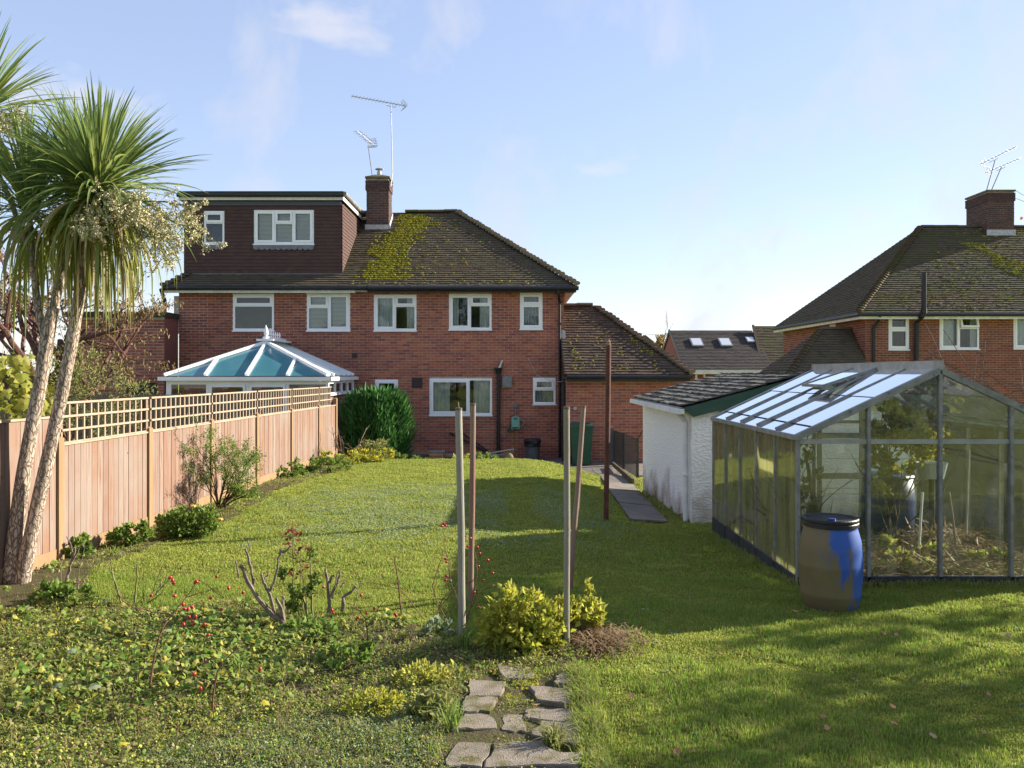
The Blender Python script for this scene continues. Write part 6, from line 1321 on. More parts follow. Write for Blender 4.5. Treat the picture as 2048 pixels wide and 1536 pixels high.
for (x, y) in ((386, 1013), (440, 1039)):
    q = P(x, y, G(380, 1075).y - .12); mb = MB(); mb.ball(q, .022, .022, .02, 8, 5)
    for k in range(7): a = k * .9; mb.ball(q + Vector((.02 * math.cos(a), .02 * math.sin(a), .002)), .017, .017, .016, 6, 4)
    obj('bloom', mb, blm, t, smooth=True)
for k, (x, y, w_, lab) in enumerate(((255, 1092, .22, 'sparse weedy plant at the fence foot left of the rose bush'), (130, 1118, .26, 'leafy weed clump beside the palm and first fence post'), (575, 955, .3, 'low green perennial under the far fence panels'))):
    b = G(x, y); shrub('weed_plant', lab, 'plant', b, [((b.x, b.y, .1), (w_, w_ * .7, .10)), ((b.x + .1, b.y, .16), (w_ * .5, w_ * .5, .10))], 750, (.06, .04), lf_green, seed=40 + k, nstem=6, stem=stem_green, sr=.005)
for k, (x, y, w_, mt, lab) in enumerate(((640, 945, .55, lf_green, 'spreading blue-green border plant by the end fence panel'), (690, 930, .6, lf_yel, 'yellow-green feathery clump below the bare shrub'), (740, 925, .5, lf_gold, 'pale yellow ground plant edging the lawn by the conifer'), (820, 920, .5, lf_green, 'bright green weeds along the low wall'), (935, 918, .35, lf_yel, 'yellowish weeds between the two left poles by the low wall'), (965, 916, .35, lf_green, 'green weeds right of the rust-stained pole by the low wall'))):
    b = G(x, y) if k < 3 else P(x, y + 14, 18.6); b.z = max(b.z, -.3); shrub('border_plant', lab, 'plant', b, [((b.x + i * w_ * .5, b.y + .1 * (i % 2), b.z + .12), (w_ * .45, .25, .15)) for i in (-1, 0, 1)], 1500, (.06, .028), mt, seed=50 + k, nstem=5, stem=stem_green, sr=.005, upb=.8)

# ------------------------------------------------------------------ golden shrubs among the poles
b = G(1035, 1310); Yg = b.y + .12
lf_gold2 = leafmat('gold_green_leaf', (0.46, 0.44, 0.06), (0.30, 0.34, 0.05), scale=9, island=.4)
shrub('golden_shrub', 'rounded golden-leaved shrub between the poles', 'shrub', b, [(tuple(P(1035, 1235, Yg)), (.20, .2, .15)), (tuple(P(990, 1262, Yg)), (.12, .13, .13)), (tuple(P(1085, 1255, Yg)), (.15, .16, .13)), (tuple(P(1045, 1280, Yg)), (.24, .2, .11)), (tuple(P(1025, 1200, Yg)), (.08, .1, .08)), (tuple(P(1062, 1212, Yg)), (.07, .08, .07)), (tuple(P(1105, 1300, Yg)), (.1, .1, .06))], 2100, (.056, .034), lf_gold2, seed=60, nstem=16, clump=11, csig=.16, shell=.5, sr=.005, stem=twig_m)
b = G(1165, 1275); Yg = b.y
shrub('golden_shrub', 'smaller golden shrub with a pointed shoot behind the straight pole', 'shrub', b, [(tuple(P(1162, 1222, Yg)), (.13, .13, .08)), (tuple(P(1125, 1225, Yg)), (.12, .12, .08)), (tuple(P(1171, 1195, Yg)), (.035, .04, .11)), (tuple(P(1190, 1228, Yg)), (.06, .1, .06))], 800, (.052, .032), lf_gold2, seed=61, nstem=12, clump=9, csig=.16, sr=.004, stem=twig_m)
def strands(name, label, cat, cx_, cy_, n, spread, L, mat, seed, kind=None, lift=.08, w=.005, dirx=None):
    rs = np.random.RandomState(seed); b = G(cx_, cy_); vs = []; fs = []
    for k in range(n):
        a = rs.uniform(0, 6.283) if dirx is None else rs.normal(dirx, .9); p = np.array([b.x + rs.normal() * spread[0], b.y + rs.normal() * spread[1], b.z + rs.uniform(0, lift)]); l = L * rs.uniform(.5, 1.3); d = np.array([math.cos(a), math.sin(a), rs.uniform(.0, .5)]); s = np.array([-math.sin(a), math.cos(a), 0]) * w
        q = [p, p + d * l * .5 + [0, 0, .01], p + d * l + [0, 0, -l * .35]]; q = [np.array([x[0], x[1], max(x[2], b.z + .004)]) for x in q]; o = len(vs); vs += [q[0] - s, q[0] + s, q[1] - s, q[1] + s, q[2]]; fs += [(o, o + 1, o + 3), (o, o + 3, o + 2), (o + 2, o + 3, o + 4)]
    o = nobj(name, np.array(vs), np.array(fs), mat, None, base=b); 
    if kind: o['kind'] = kind
    else: tag(o, label, cat)
    return o
strands('straw_heap', 'heap of dry straw-coloured stalks beside the smaller golden shrub', 'plant litter', 1190, 1290, 520, (.15, .13), .15, straw_m, 62)
# ------------------------------------------------------------------ roses drawn from the photograph's stems, each set upright at its own root
def rose(name, label, root, polys, hips=(), mat=twig_grey, r=.012, leafpts=(), leafm=None, seed=1, jit=.08, group=None, lsz=(.05, .035)):
    rg_ = random.Random(seed); b = G(*root); t = thing(name, label, 'stick' if name == 'dead_stick' else 'rose bush', b, group)
    for pl in polys:
        w0 = pl[0] if not isinstance(pl[0], tuple) else r; pts = [q for q in pl if isinstance(q, tuple)]; dy = rg_.uniform(-jit, jit); n = len(pts)
        ps = [P(x, y, b.y + dy * i / n) for i, (x, y) in enumerate(pts)]
        if ps[0].z < b.z + .05: ps[0].z = b.z - .01
        fine = []
        for i in range(n - 1):
            for k in range(3): fine.append(ps[i] + (ps[i + 1] - ps[i]) * k / 3 + (Vector((rg_.gauss(0, .004), rg_.gauss(0, .006), rg_.gauss(0, .003))) if k else Vector()))
        fine.append(ps[-1]); m_ = len(fine)
        obj('stem', MB().tube(fine, [w0 * .82 * (1 - .45 * i / m_) * rg_.uniform(.88, 1.15) for i in range(m_)], 7), mat, t)
    if hips:
        hm = mesh('rose_hip', MB().ball((0, 0, 0), .0095, .0095, .0125, 8, 6), hip_m, True)
        for (x, y) in hips: inst('rose_hip', hm, t, P(x, y, b.y + rg_.uniform(-jit, jit)), Quaternion((rg_.gauss(0, 1), rg_.gauss(0, 1), 0, 1)).normalized())
    if leafpts:
        rs_ = np.random.RandomState(seed); p = np.array([tuple(P(x, y, b.y + rg_.uniform(-.06, .06))) for x, y in leafpts]); p = np.repeat(p, 3, 0) + rs_.normal(size=(len(p) * 3, 3)) * .015
        v, f = leaves(p, rs_.normal(size=p.shape) * np.array([1, 1, .4]), lsz[0], lsz[1], rs=rs_); nobj('foliage', v, f, leafm, t)
    return t
rose('pruned_rose', 'thick gnarled rose stump with forked cut branches in the rough bed', (575, 1262),
     [(.026, (572, 1262), (560, 1240), (545, 1232), (524, 1205), (512, 1190), (496, 1165), (481, 1130)), (.013, (507, 1170), (502, 1135), (494, 1105), (491, 1097)), (.008, (497, 1120), (498, 1090), (496, 1080)), (.018, (555, 1238), (545, 1210), (535, 1180), (527, 1165), (522, 1147)), (.013, (535, 1185), (548, 1165), (556, 1125), (560, 1098)), (.012, (558, 1108), (572, 1102), (582, 1090)), (.02, (566, 1240), (562, 1215), (552, 1195)), (.016, (568, 1245), (566, 1210), (565, 1192)), (.009, (478, 1155), (474, 1135), (473, 1120)), (.01, (528, 1162), (536, 1150), (538, 1144))], seed=1)
rose('pruned_rose', 'smaller pruned rose with stubby forked cut branches next to the gnarled stump', (668, 1236),
     [(.02, (656, 1225), (658, 1200), (656, 1165), (651, 1138)), (.012, (658, 1165), (664, 1152), (668, 1150)), (.013, (662, 1195), (672, 1170), (680, 1150), (679, 1141)), (.018, (684, 1222), (686, 1195), (700, 1185), (712, 1172)), (.012, (680, 1175), (690, 1165)), (.007, (664, 1198), (672, 1165), (678, 1140)), (.006, (700, 1225), (715, 1185), (723, 1160))], seed=2)
rose('young_rose', 'slender rose shoots with red-bronze young leaves behind the stump', (590, 1235),
     [(.006, (582, 1240), (585, 1180), (586, 1120), (586, 1042)), (.011, (626, 1225), (622, 1170), (619, 1112)), (.005, (598, 1225), (600, 1170), (602, 1100)), (.005, (605, 1225), (606, 1160), (607, 1120)), (.01, (617, 1222), (606, 1195), (592, 1180)), (.005, (580, 1225), (565, 1180), (553, 1150))],
     leafpts=[(583, 1062), (590, 1055), (596, 1068), (577, 1080), (584, 1088), (593, 1078), (600, 1095), (575, 1068), (590, 1112), (600, 1122), (606, 1135), (585, 1140), (612, 1100), (596, 1150), (570, 1145)], leafm=lf_red, mat=stem_green, seed=3)
shrub('young_rose', 'green-leaved basal growth among the pruned rose stems', 'rose bush', G(608, 1235), [(tuple(P(605, 1150, G(608, 1235).y)), (.2, .12, .22)), (tuple(P(625, 1225, G(608, 1235).y)), (.28, .15, .07))], 380, (.045, .03), lf_green, seed=64, nstem=6, stem=stem_green, sr=.004)
rose('dead_stick', 'single thin upright cut cane in the bed edge', (800, 1238), [(.008, (803, 1238), (799, 1190), (793, 1145), (789, 1118))], mat=stem_red, seed=4)
rose('hip_rose', 'thorny rose with many red hips tangled round the left poles', (930, 1258),
     [(.005, (905, 1255), (880, 1215), (865, 1170), (880, 1125), (885, 1100)), (.006, (925, 1265), (945, 1200), (955, 1140), (950, 1105)), (.004, (880, 1215), (905, 1180), (935, 1165), (970, 1160), (998, 1150)), (.004, (890, 1240), (915, 1200), (900, 1150), (888, 1090), (887, 1055)), (.004, (930, 1240), (960, 1185), (985, 1170), (1000, 1172)), (.003, (900, 1160), (880, 1150), (868, 1140)), (.004, (860, 1255), (885, 1200), (910, 1170), (932, 1120)), (.003, (935, 1170), (955, 1150), (976, 1122)), (.003, (905, 1140), (895, 1115), (890, 1098)), (.003, (865, 1255), (868, 1190), (875, 1150))],
     hips=[(887, 1047), (891, 1051), (884, 1052), (930, 1072), (941, 1077), (955, 1095), (959, 1107), (891, 1118), (893, 1124), (893, 1152), (891, 1160), (915, 1147), (917, 1152), (976, 1120), (985, 1146), (966, 1161), (998, 1171), (948, 1185), (958, 1215), (935, 1093), (957, 1133), (901, 1162)], mat=stem_red, seed=5, jit=.16)
rose('hip_rose', 'leggy rose with red hips leaning over the weeds in the left bed', (297, 1392),
     [(.008, (297, 1392), (306, 1330), (318, 1275), (332, 1245), (345, 1232)), (.005, (345, 1232), (365, 1205), (385, 1175), (400, 1160)), (.005, (345, 1232), (310, 1225), (280, 1217), (250, 1205), (235, 1185)), (.003, (400, 1160), (425, 1178), (448, 1195)), (.003, (355, 1235), (385, 1235), (405, 1248)), (.003, (372, 1195), (400, 1185), (430, 1175))],
     hips=[(340, 1155), (345, 1160), (347, 1166), (393, 1163), (390, 1165), (433, 1153), (457, 1176), (486, 1185), (349, 1192), (302, 1191), (366, 1209), (369, 1218), (384, 1214), (376, 1218), (378, 1234), (391, 1233), (384, 1242), (388, 1248), (367, 1248), (408, 1249), (421, 1196), (416, 1270), (412, 1324), (442, 1219)], mat=stem_red, seed=6, jit=.12)
rose('hip_rose', 'short-stemmed rose with a few hips low in the left bed', (420, 1435), [(.007, (420, 1435), (427, 1385), (434, 1345), (445, 1325)), (.004, (434, 1345), (455, 1315), (480, 1290)), (.003, (430, 1370), (405, 1360), (380, 1345))], hips=[(425, 1410), (401, 1377), (388, 1348), (520, 1338)], mat=stem_red, seed=7)
rose('hip_rose', 'upright rose cane with arching hip-bearing twigs right of the stumps', (738, 1312), [(.007, (738, 1312), (735, 1270), (731, 1240)), (.004, (731, 1240), (720, 1222), (700, 1208)), (.003, (731, 1240), (750, 1225), (770, 1200)), (.003, (728, 1245), (715, 1250)), (.004, (850, 1240), (820, 1200), (800, 1178), (770, 1170))], hips=[(733, 1227), (716, 1235), (713, 1238), (664, 1220), (666, 1226), (748, 1217), (790, 1228), (792, 1231), (647, 1174), (722, 1190)], mat=stem_red, seed=8)
rose('pruned_rose', 'weather-bleached pruned rose branch beside the palm base', (137, 1185), [(.018, (136, 1186), (135, 1150), (143, 1125), (150, 1095)), (.011, (143, 1125), (158, 1095), (165, 1090)), (.012, (134, 1178), (118, 1175), (108, 1165)), (.006, (150, 1190), (165, 1160), (195, 1120)), (.005, (155, 1190), (158, 1140), (170, 1080)), (.005, (125, 1180), (122, 1140), (125, 1110)), (.008, (146, 1110), (140, 1085), (133, 1073))], seed=9)
rose('cut_rose', 'clump of cut green and straw-coloured rose canes between palm and stumps', (262, 1208), [(.008, (245, 1210), (233, 1180), (220, 1140), (215, 1122)), (.007, (240, 1195), (226, 1155), (222, 1118)), (.011, (270, 1212), (272, 1170), (275, 1128)), (.007, (295, 1205), (310, 1170), (330, 1120)), (.007, (290, 1205), (325, 1185), (335, 1140)), (.006, (310, 1190), (345, 1150), (360, 1125)), (.009, (313, 1190), (322, 1170), (324, 1158)), (.006, (285, 1205), (287, 1170), (288, 1145))], mat=stem_green, seed=10)
rose('dead_stick', 'long bent dry stalk lying on the weeds', (540, 1440), [(.006, (470, 1430), (510, 1445), (550, 1458), (585, 1455), (610, 1443)), (.005, (545, 1457), (590, 1470), (620, 1480))], mat=twig_m, seed=11, jit=.0)
for k, (x, y, n_, L_) in enumerate(((928, 1300, 46, .2), (1108, 1500, 120, .17), (905, 1465, 40, .24), (478, 1355, 40, .2), (250, 1330, 24, .14), (1000, 1315, 20, .14))):
    b = G(x, y); mb = MB(); rg_ = random.Random(70 + k)
    for i in range(n_):
        a = rg_.uniform(0, 6.283); l_ = L_ * rg_.uniform(.5, 1.2); o_ = Vector((rg_.gauss(0, .02), rg_.gauss(0, .02), 0)); s_ = Vector((-math.sin(a), math.cos(a), 0)) * .0035; dr = rg_.uniform(.2, 1.0); q = [b + o_, b + o_ + Vector((math.cos(a) * dr * l_ * .35, math.sin(a) * dr * l_ * .35, l_ * .55)), b + o_ + Vector((math.cos(a) * dr * l_, math.sin(a) * dr * l_, l_ * (.85 - .35 * dr)))]
        mb.add([q[0] - s_, q[0] + s_, q[1] - s_, q[1] + s_, q[2]], [(0, 1, 3, 2), (2, 3, 4)])
    tag(obj('grass_tuft', mb, lf_green if k != 1 else lf_olive, None, base=b), ('long grass tuft at the foot of the greenish pole', 'dense grass tuft growing over the broken paving slabs', 'arching grass tuft on the left edge of the paving', 'grass tuft in front of the gnarled rose stump', 'short grass tuft beneath the leaning hip rose', 'small grass tuft below the golden shrub')[k], 'grass tuft')

# ------------------------------------------------------------------ broken paving
slab_m = M('paving_slab', (0.31, 0.27, 0.22), (0.22, 0.19, 0.155), 9, .97, .9, 130, c3=(0.13, 0.12, 0.05), s3=7, t3=(.5, .66), spec=.1)
pv_ = bpy.data.objects.new('paved_path', None); col.objects.link(pv_); pv_['kind'] = 'structure'; pb_ = G(1050, 1420); pv_.location = pb_; ORG[pv_.name] = pb_
def zp(x, y): return (700 + x / 3.657, 1200 + y / 3.657)
SL = [[(880, 620), (1140, 625), (1105, 738), (858, 742)], [(856, 752), (1092, 750), (1010, 858), (818, 860)], [(826, 872), (1010, 872), (1092, 985), (745, 985)], [(770, 1078), (1036, 1075), (955, 1260), (690, 1260)], [(1052, 1090), (1390, 1078), (1500, 1165), (1690, 1185), (1690, 1270), (968, 1270)], [(1310, 672), (1608, 690), (1642, 806), (1375, 772)], [(1282, 842), (1642, 832), (1700, 945), (1295, 905)], [(1500, 655), (1505, 600), (1560, 565), (1650, 580), (1640, 655)], [(1400, 925), (1705, 955), (1765, 1010), (1768, 1100), (1510, 1095), (1300, 1015)], [(1060, 500), (1330, 520), (1340, 600), (1150, 600)], [(1110, 880), (1270, 870), (1270, 1000), (1120, 1000)]]
for i, s_ in enumerate(SL):
    pts = [G(*zp(x, y)) for x, y in s_]; cz_ = .026 + random.uniform(-.004, .006) - (.008 if i > 8 else 0); tx, ty = random.uniform(-.03, .03), random.uniform(-.03, .03); cc = sum(pts, Vector()) / len(pts); out_ = []
    for k in range(len(pts)):
        a, b = pts[k], pts[(k + 1) % len(pts)]
        for q in range(4):
            v_ = a + (b - a) * q / 4; v_ = v_ + Vector((random.uniform(-.014, .014), random.uniform(-.012, .012), 0)); out_.append(Vector((v_.x, v_.y, cz_ + (v_.x - cc.x) * tx + (v_.y - cc.y) * ty)))
    mb = MB(); n_ = len(out_); low = [v_ - Vector((0, 0, .07)) for v_ in out_]; inn = [cc + (v_ - cc) * .965 + Vector((0, 0, .0)) for v_ in out_]; inn = [Vector((v_.x, v_.y, out_[k].z + .006)) for k, v_ in enumerate(inn)]
    mb.add(low + out_ + inn, [(k, (k + 1) % n_, n_ + (k + 1) % n_, n_ + k) for k in range(n_)] + [(n_ + k, n_ + (k + 1) % n_, 2 * n_ + (k + 1) % n_, 2 * n_ + k) for k in range(n_)] + [tuple(range(2 * n_, 3 * n_))])
    obj('slab', mb, slab_m, pv_)
mm_ = MB(); rg = random.Random(77)
for (x, y, r_) in [(1180, 530, 60), (1280, 620, 60), (1230, 740, 70), (1200, 880, 60), (1220, 940, 40), (1270, 1170, 40), (1180, 1130, 30), (1100, 520, 50), (1320, 560, 40)]:
    for k in range(120):
        a = rg.uniform(0, 6.283); rr = r_ * math.sqrt(rg.random()) * 1.2; q = G(*zp(x + math.cos(a) * rr * 1.4, y + math.sin(a) * rr * .7)); mm_.ball(q + Vector((0, 0, .008)), .012 * rg.uniform(.6, 1.3), .012, .008, 5, 3)
obj('moss', mm_, moss_m, pv_, kind='stuff')
# fallen leaves
fl_m = leafmat('fallen_leaf', (0.40, 0.20, 0.08), (0.34, 0.24, 0.14), trans=.1)
fme = [mesh('fallen_leaf', lobed(s).__class__().add([(x * s, y * s, .012 * math.sin(x * 40 * s + k) + .010 * k) for x, y in ((0, 0), (.3, .15), (.38, .5), (.2, .85), (0, 1.1), (-.2, .85), (-.38, .5), (-.3, .15))] + [(0, .5 * s, .018)], [(i, (i + 1) % 8, 8) for i in range(8)]), fl_m) for k, s in enumerate((.032, .038, .045))]
def zl(x, y): return (1200 + x / 2.415, 1100 + y / 2.415)
for k, (x, y) in enumerate([zl(*q) for q in ((565, 525), (168, 745), (930, 327), (1370, 420), (1430, 432), (1960, 456), (1885, 720), (1420, 805), (1420, 885), (1090, 836), (1105, 912), (1840, 865), (1848, 920), (1620, 948), (355, 1035), (440, 1005))] + [(1150, 1345), (1160, 1350), (1172, 1390), (1080, 1427)]):
    q = G(x, y); o = bpy.data.objects.new('fallen_leaf', fme[k % 3]); col.objects.link(o); o.location = q + Vector((0, 0, .03)); o.rotation_euler = (random.uniform(-.4, .4), random.uniform(-.4, .4), random.uniform(0, 6.28)); tag(o, 'small brown autumn leaf lying on the lawn', 'leaf', 'fallen leaves on the lawn')
for k, (x, y, g_) in enumerate(((95, 1298, 1), (250, 1310, 1), (285, 1320, 1), (525, 1440, 1), (110, 1405, 0), (197, 1405, 0), (275, 1295, 0), (205, 1230, 0), (330, 1290, 0), (60, 1240, 0), (255, 1530, 1), (140, 1330, 0))):
    q = G(x, y); o = bpy.data.objects.new('bed_leaf', mesh('bed_leaf', lobed(.06 if not g_ else .045), lf_pale if not g_ else lf_gold)); col.objects.link(o); o.location = q + Vector((0, 0, .10)); o.rotation_euler = (random.uniform(-.2, .5), random.uniform(-.3, .3), random.uniform(0, 6.28))
    tag(o, 'broad pale green leaf standing above the weeds in the bed' if not g_ else 'bright yellow leaf among the weeds in the bed', 'leaf', 'broad green leaves in the bed' if not g_ else 'yellow leaves in the bed')

# ------------------------------------------------------------------ inside the greenhouse
b = Vector((4.15, 9.1, -.1))
shrub('grapevine', 'vine with green and yellowing leaves climbing to the greenhouse roof', 'vine', b, [((4.15, 9.0, 1.10), (.30, .28, .38)), ((4.25, 9.2, 1.3), (.28, .3, .2)), ((4.72, 9.7, 1.15), (.28, .25, .25)), ((4.05, 9.0, .8), (.2, .2, .2)), ((4.9, 9.9, .95), (.12, .3, .3))], 1500, (.085, .065), leafmat('vine_leaf', (0.22, 0.26, 0.05), (0.42, 0.36, 0.06), hue=.03), seed=80, nstem=9, clump=18, sr=.012)
shrub('greenhouse_plant', 'leggy plant with dry yellow leaves in the near greenhouse corner', 'plant', (2.72, 7.75, -.05), [((2.75, 7.75, .75), (.12, .15, .4)), ((2.66, 8.5, .4), (.08, .5, .35)), ((2.66, 9.4, .5), (.08, .5, .4)), ((2.7, 7.7, 1.15), (.08, .08, .15))], 1100, (.07, .045), leafmat('dry_green_leaf', (0.17, 0.17, 0.04), (0.24, 0.20, 0.07), hue=.03), seed=81, nstem=9, clump=16, sr=.008)
rs = np.random.RandomState(82); n = 6500; X_ = rs.uniform(2.65, 4.95, n); Y_ = rs.uniform(7.45, 9.6, n); hgt = .30 * (.6 + .4 * np.sin(X_ * 3) * np.cos(Y_ * 2.2)); p = np.stack([X_, Y_, -.08 + rs.uniform(0, 1, n) * hgt], 1); v, f = leaves(p, rs.normal(size=(n, 3)) * np.array([1, 1, .35]), .22, .006, rs=rs); nobj('dry_hay', v, f, straw_m, None, kind='stuff')
b = Vector((3.35, 7.75, -.05)); shrub('greenhouse_plant', 'low yellowing bramble over the hay inside the greenhouse front', 'plant', b, [((3.35, 7.75, .22), (.25, .2, .12)), ((3.9, 7.8, .12), (.5, .2, .1)), ((4.6, 7.8, .1), (.3, .2, .1))], 620, (.055, .04), lf_yel, seed=83, nstem=6, stem=stem_green, sr=.004)
bb_ = Vector((4.3, 9.5, -.05)); bl2 = thing('water_butt', 'dark blue water butt half hidden by the vine in the greenhouse', 'barrel', bb_); obj('body', MB().lathe(bb_, [(.24, 0), (.28, .2), (.29, .45), (.27, .72), (.01, .74)], 20), M('navy_plastic', (0.012, 0.022, 0.12), (0.02, 0.035, 0.16), 5, .45), bl2, smooth=True); obj('rim', MB().lathe(bb_ + Vector((0, 0, .72)), [(.27, 0), (.285, .02), (.27, .04), (.01, .05)], 20), M('navy_rim', (0.03, 0.05, 0.2), None, rough=.4), bl2)
bk = Vector((4.2, 9.0, .7)); tb_ = thing('clear_tub', 'pale translucent plastic tub perched beside the vine in the greenhouse', 'tub', (4.55, 9.0, -.05)); obj('stand', MB().tube([(4.55, 9.0, -.1), (4.55, 9.0, .72)], .03, 8), plinth_m, tb_); obj('bowl', MB().lathe((4.55, 9.0, .722), [(.12, 0), (.16, .16), (.165, .17), (.15, .165), (.11, .02)], 20), M('pale_plastic', (0.42, 0.48, 0.55), None, rough=.3), tb_)
for k, (x0, y0, x1, y1, Yd, lab) in enumerate(((1630, 1035, 1612, 915, 7.75, 'brown wooden tool handle leaning in the greenhouse corner'), (1640, 1035, 1608, 895, 7.85, 'grey garden cane behind the tool handle'), (1838, 1085, 1845, 985, 7.9, 'white plastic pipe upright in the hay behind the front panes'), (1912, 1080, 1898, 985, 8.2, 'pale leaning cane right of the middle upright'), (1932, 1070, 1938, 900, 8.6, 'tall grey stake behind the pale leaning cane'), (2035, 1175, 2048, 1120, 7.6, 'short slanting cane by the right-hand panes'))):
    tag(obj('cane', MB().tube([P(x0, y0 + 12, Yd), P((x0 + x1) / 2, (y0 + y1) / 2, Yd), P(x1, y1, Yd)], .012, 6), (bark_m, twig_m, upvc, twig_m, alg_pale, twig_m)[k], None), lab, 'cane')

# ================================================================== GRASS AND GROUND COVER (geometry nodes scatter)
def tuft(name, n, h, spread, w, mats, seed, lean=.5, leafy=False):
    rs = np.random.RandomState(seed); vs, fs, mi = [], [], []
    for k in range(n):
        a = rs.uniform(0, 6.283); rr = spread * math.sqrt(rs.uniform()); b = np.array([math.cos(a) * rr, math.sin(a) * rr, 0]); az = rs.uniform(0, 6.283)
        if not leafy:
            l = h * rs.uniform(.5, 1.2); d = np.array([math.cos(az), math.sin(az), 0]); s = np.array([-math.sin(az), math.cos(az), 0]) * w; ln = rs.uniform(.15, 1) * lean
            q = [b, b + d * l * ln * .3 + [0, 0, l * .6], b + d * l * ln + [0, 0, l * (1 - .3 * ln)]]; o = len(vs); vs += [q[0] - s, q[0] + s, q[1] - s * .8, q[1] + s * .8, q[2]]; fs += [(o, o + 1, o + 3), (o, o + 3, o + 2), (o + 2, o + 3, o + 4)]; mi += [k % len(mats)] * 3
        else:
            z = h * rs.uniform(.15, 1); s = w * rs.uniform(.6, 1.3); c = b + np.array([0, 0, z]); nx_ = rs.normal(size=3) * .75 + np.array([.35, -.2, .8]); nx_ /= np.linalg.norm(nx_); x = np.cross(nx_, [math.cos(az), math.sin(az), 0]); x /= np.linalg.norm(x); y = np.cross(nx_, x); o = len(vs)
            ring = [(0, -.1), (.42, 0), (.55, .38), (.3, .62), (0, 1), (-.3, .62), (-.55, .38), (-.42, 0)]; vs += [c + x * u_ * s + y * (v_ - .4) * s - nx_ * (u_ * u_) * s * .4 for u_, v_ in ring]; vs.append(c + nx_ * .05 * s); fs += [(o + i, o + (i + 1) % 8, o + 8) for i in range(8)]; mi += [k % len(mats)] * 8
    me = bpy.data.meshes.new(name); me.from_pydata([tuple(v) for v in vs], [], fs)
    for m_ in mats: me.materials.append(m_)
    me.polygons.foreach_set('material_index', np.array(mi, dtype=np.int32)); return bpy.data.objects.new(name, me)
def scatter(name, pts, scl, protos, seed):
    cl_ = bpy.data.collections.new(name + '_source')
    for o in protos: cl_.objects.link(o)
    me = bpy.data.meshes.new(name); me.vertices.add(len(pts)); me.vertices.foreach_set('co', np.asarray(pts, dtype=np.float32).ravel())
    at = me.attributes.new('scl', 'FLOAT', 'POINT'); at.data.foreach_set('value', np.asarray(scl, dtype=np.float32)); rs = np.random.RandomState(seed)
    at = me.attributes.new('rotz', 'FLOAT', 'POINT'); at.data.foreach_set('value', rs.uniform(0, 6.283, len(pts)).astype(np.float32))
    o = bpy.data.objects.new(name, me); col.objects.link(o); o['kind'] = 'stuff'
    ng = bpy.data.node_groups.new(name + '_scatter', 'GeometryNodeTree'); ng.interface.new_socket('Geometry', in_out='INPUT', socket_type='NodeSocketGeometry'); ng.interface.new_socket('Geometry', in_out='OUTPUT', socket_type='NodeSocketGeometry')
    n, l = ng.nodes, ng.links; gi, go = n.new('NodeGroupInput'), n.new('NodeGroupOutput'); ci = n.new('GeometryNodeCollectionInfo'); ci.inputs['Collection'].default_value = cl_; ci.inputs['Separate Children'].default_value = True; ci.inputs['Reset Children'].default_value = True
    ip = n.new('GeometryNodeInstanceOnPoints'); ip.inputs['Pick Instance'].default_value = True
    na = n.new('GeometryNodeInputNamedAttribute'); na.data_type = 'FLOAT'; na.inputs['Name'].default_value = 'scl'; nr_ = n.new('GeometryNodeInputNamedAttribute'); nr_.data_type = 'FLOAT'; nr_.inputs['Name'].default_value = 'rotz'
    cx_ = n.new('ShaderNodeCombineXYZ'); l.new(nr_.outputs['Attribute'], cx_.inputs[2]); er = n.new('FunctionNodeEulerToRotation'); l.new(cx_.outputs[0], er.inputs[0]); l.new(er.outputs[0], ip.inputs['Rotation']); l.new(na.outputs['Attribute'], ip.inputs['Scale'])
    l.new(gi.outputs[0], ip.inputs['Points']); l.new(ci.outputs[0], ip.inputs['Instance']); l.new(ip.outputs[0], go.inputs[0]); md = o.modifiers.new('scatter', 'NODES'); md.node_group = ng
    for p_ in protos: p_['kind'] = 'stuff'
    return o
gA = leafmat('grass_blade', (0.26, 0.34, 0.06), (0.34, 0.38, 0.085), trans=.5, scale=1.3, island=.4, hue=.025); gB = leafmat('mossy_grass_blade', (0.33, 0.34, 0.075), (0.25, 0.29, 0.06), trans=.5, scale=1.1, island=.4, hue=.02); gC = leafmat('pale_lawn_weed', (0.34, 0.42, 0.27), (0.27, 0.35, 0.18), scale=2, island=.3); gD = leafmat('dry_grass_blade', (0.36, 0.29, 0.12), (0.28, 0.25, 0.09), island=.3)
rs = np.random.RandomState(90)
def allowed(X, Y):
    ok = ~(in_bed(X, Y) & (rs.uniform(0, 1, len(X)) > .06)) & ~in_border(X, Y) & (X > fence_x(Y) + .05)
    px = 1.58 + (Y - 11.1) * .036; ok &= ~((Y > 11.05) & (X > px) & (X < px + .56)); ok &= ~((X > 2.4) & (Y > 11.3)); ok &= ~((X > GX0) & (X < GX1) & (Y > GY0) & (Y < GY1)); ok &= Y < 18.4
    ok &= ~((X > -.36) & (X < .46 - .1 * (Y - 3)) & (Y < 5.0) & (X < .40)); ok &= np.abs(X) < Y * .66 + .4; return ok
def field(x0, x1, y0, y1, dens):
    n = int((x1 - x0) * (y1 - y0) * dens); X = rs.uniform(x0, x1, n); Y = rs.uniform(y0, y1, n); k = allowed(X, Y); X, Y = X[k], Y[k]; return np.stack([X, Y, gz(X, Y) + hnoise(X, Y) - .003], 1)
def nfield(X, Y, f=1.0, ph=0.0):
    return (np.sin(X * 2.3 * f + 1.9 * np.sin(Y * 1.7 * f + ph)) + np.sin(Y * 2.9 * f + 1.5 * np.sin(X * 2.1 * f + 2 + ph)) + .7 * np.sin(X * 6.1 * f + Y * 5.3 * f + 2 * np.sin(Y * 3.7 * f))) / 2.7
gG = leafmat('lush_grass_blade', (0.19, 0.34, 0.04), (0.28, 0.38, 0.06), trans=.5, scale=1.5, island=.4, hue=.02)
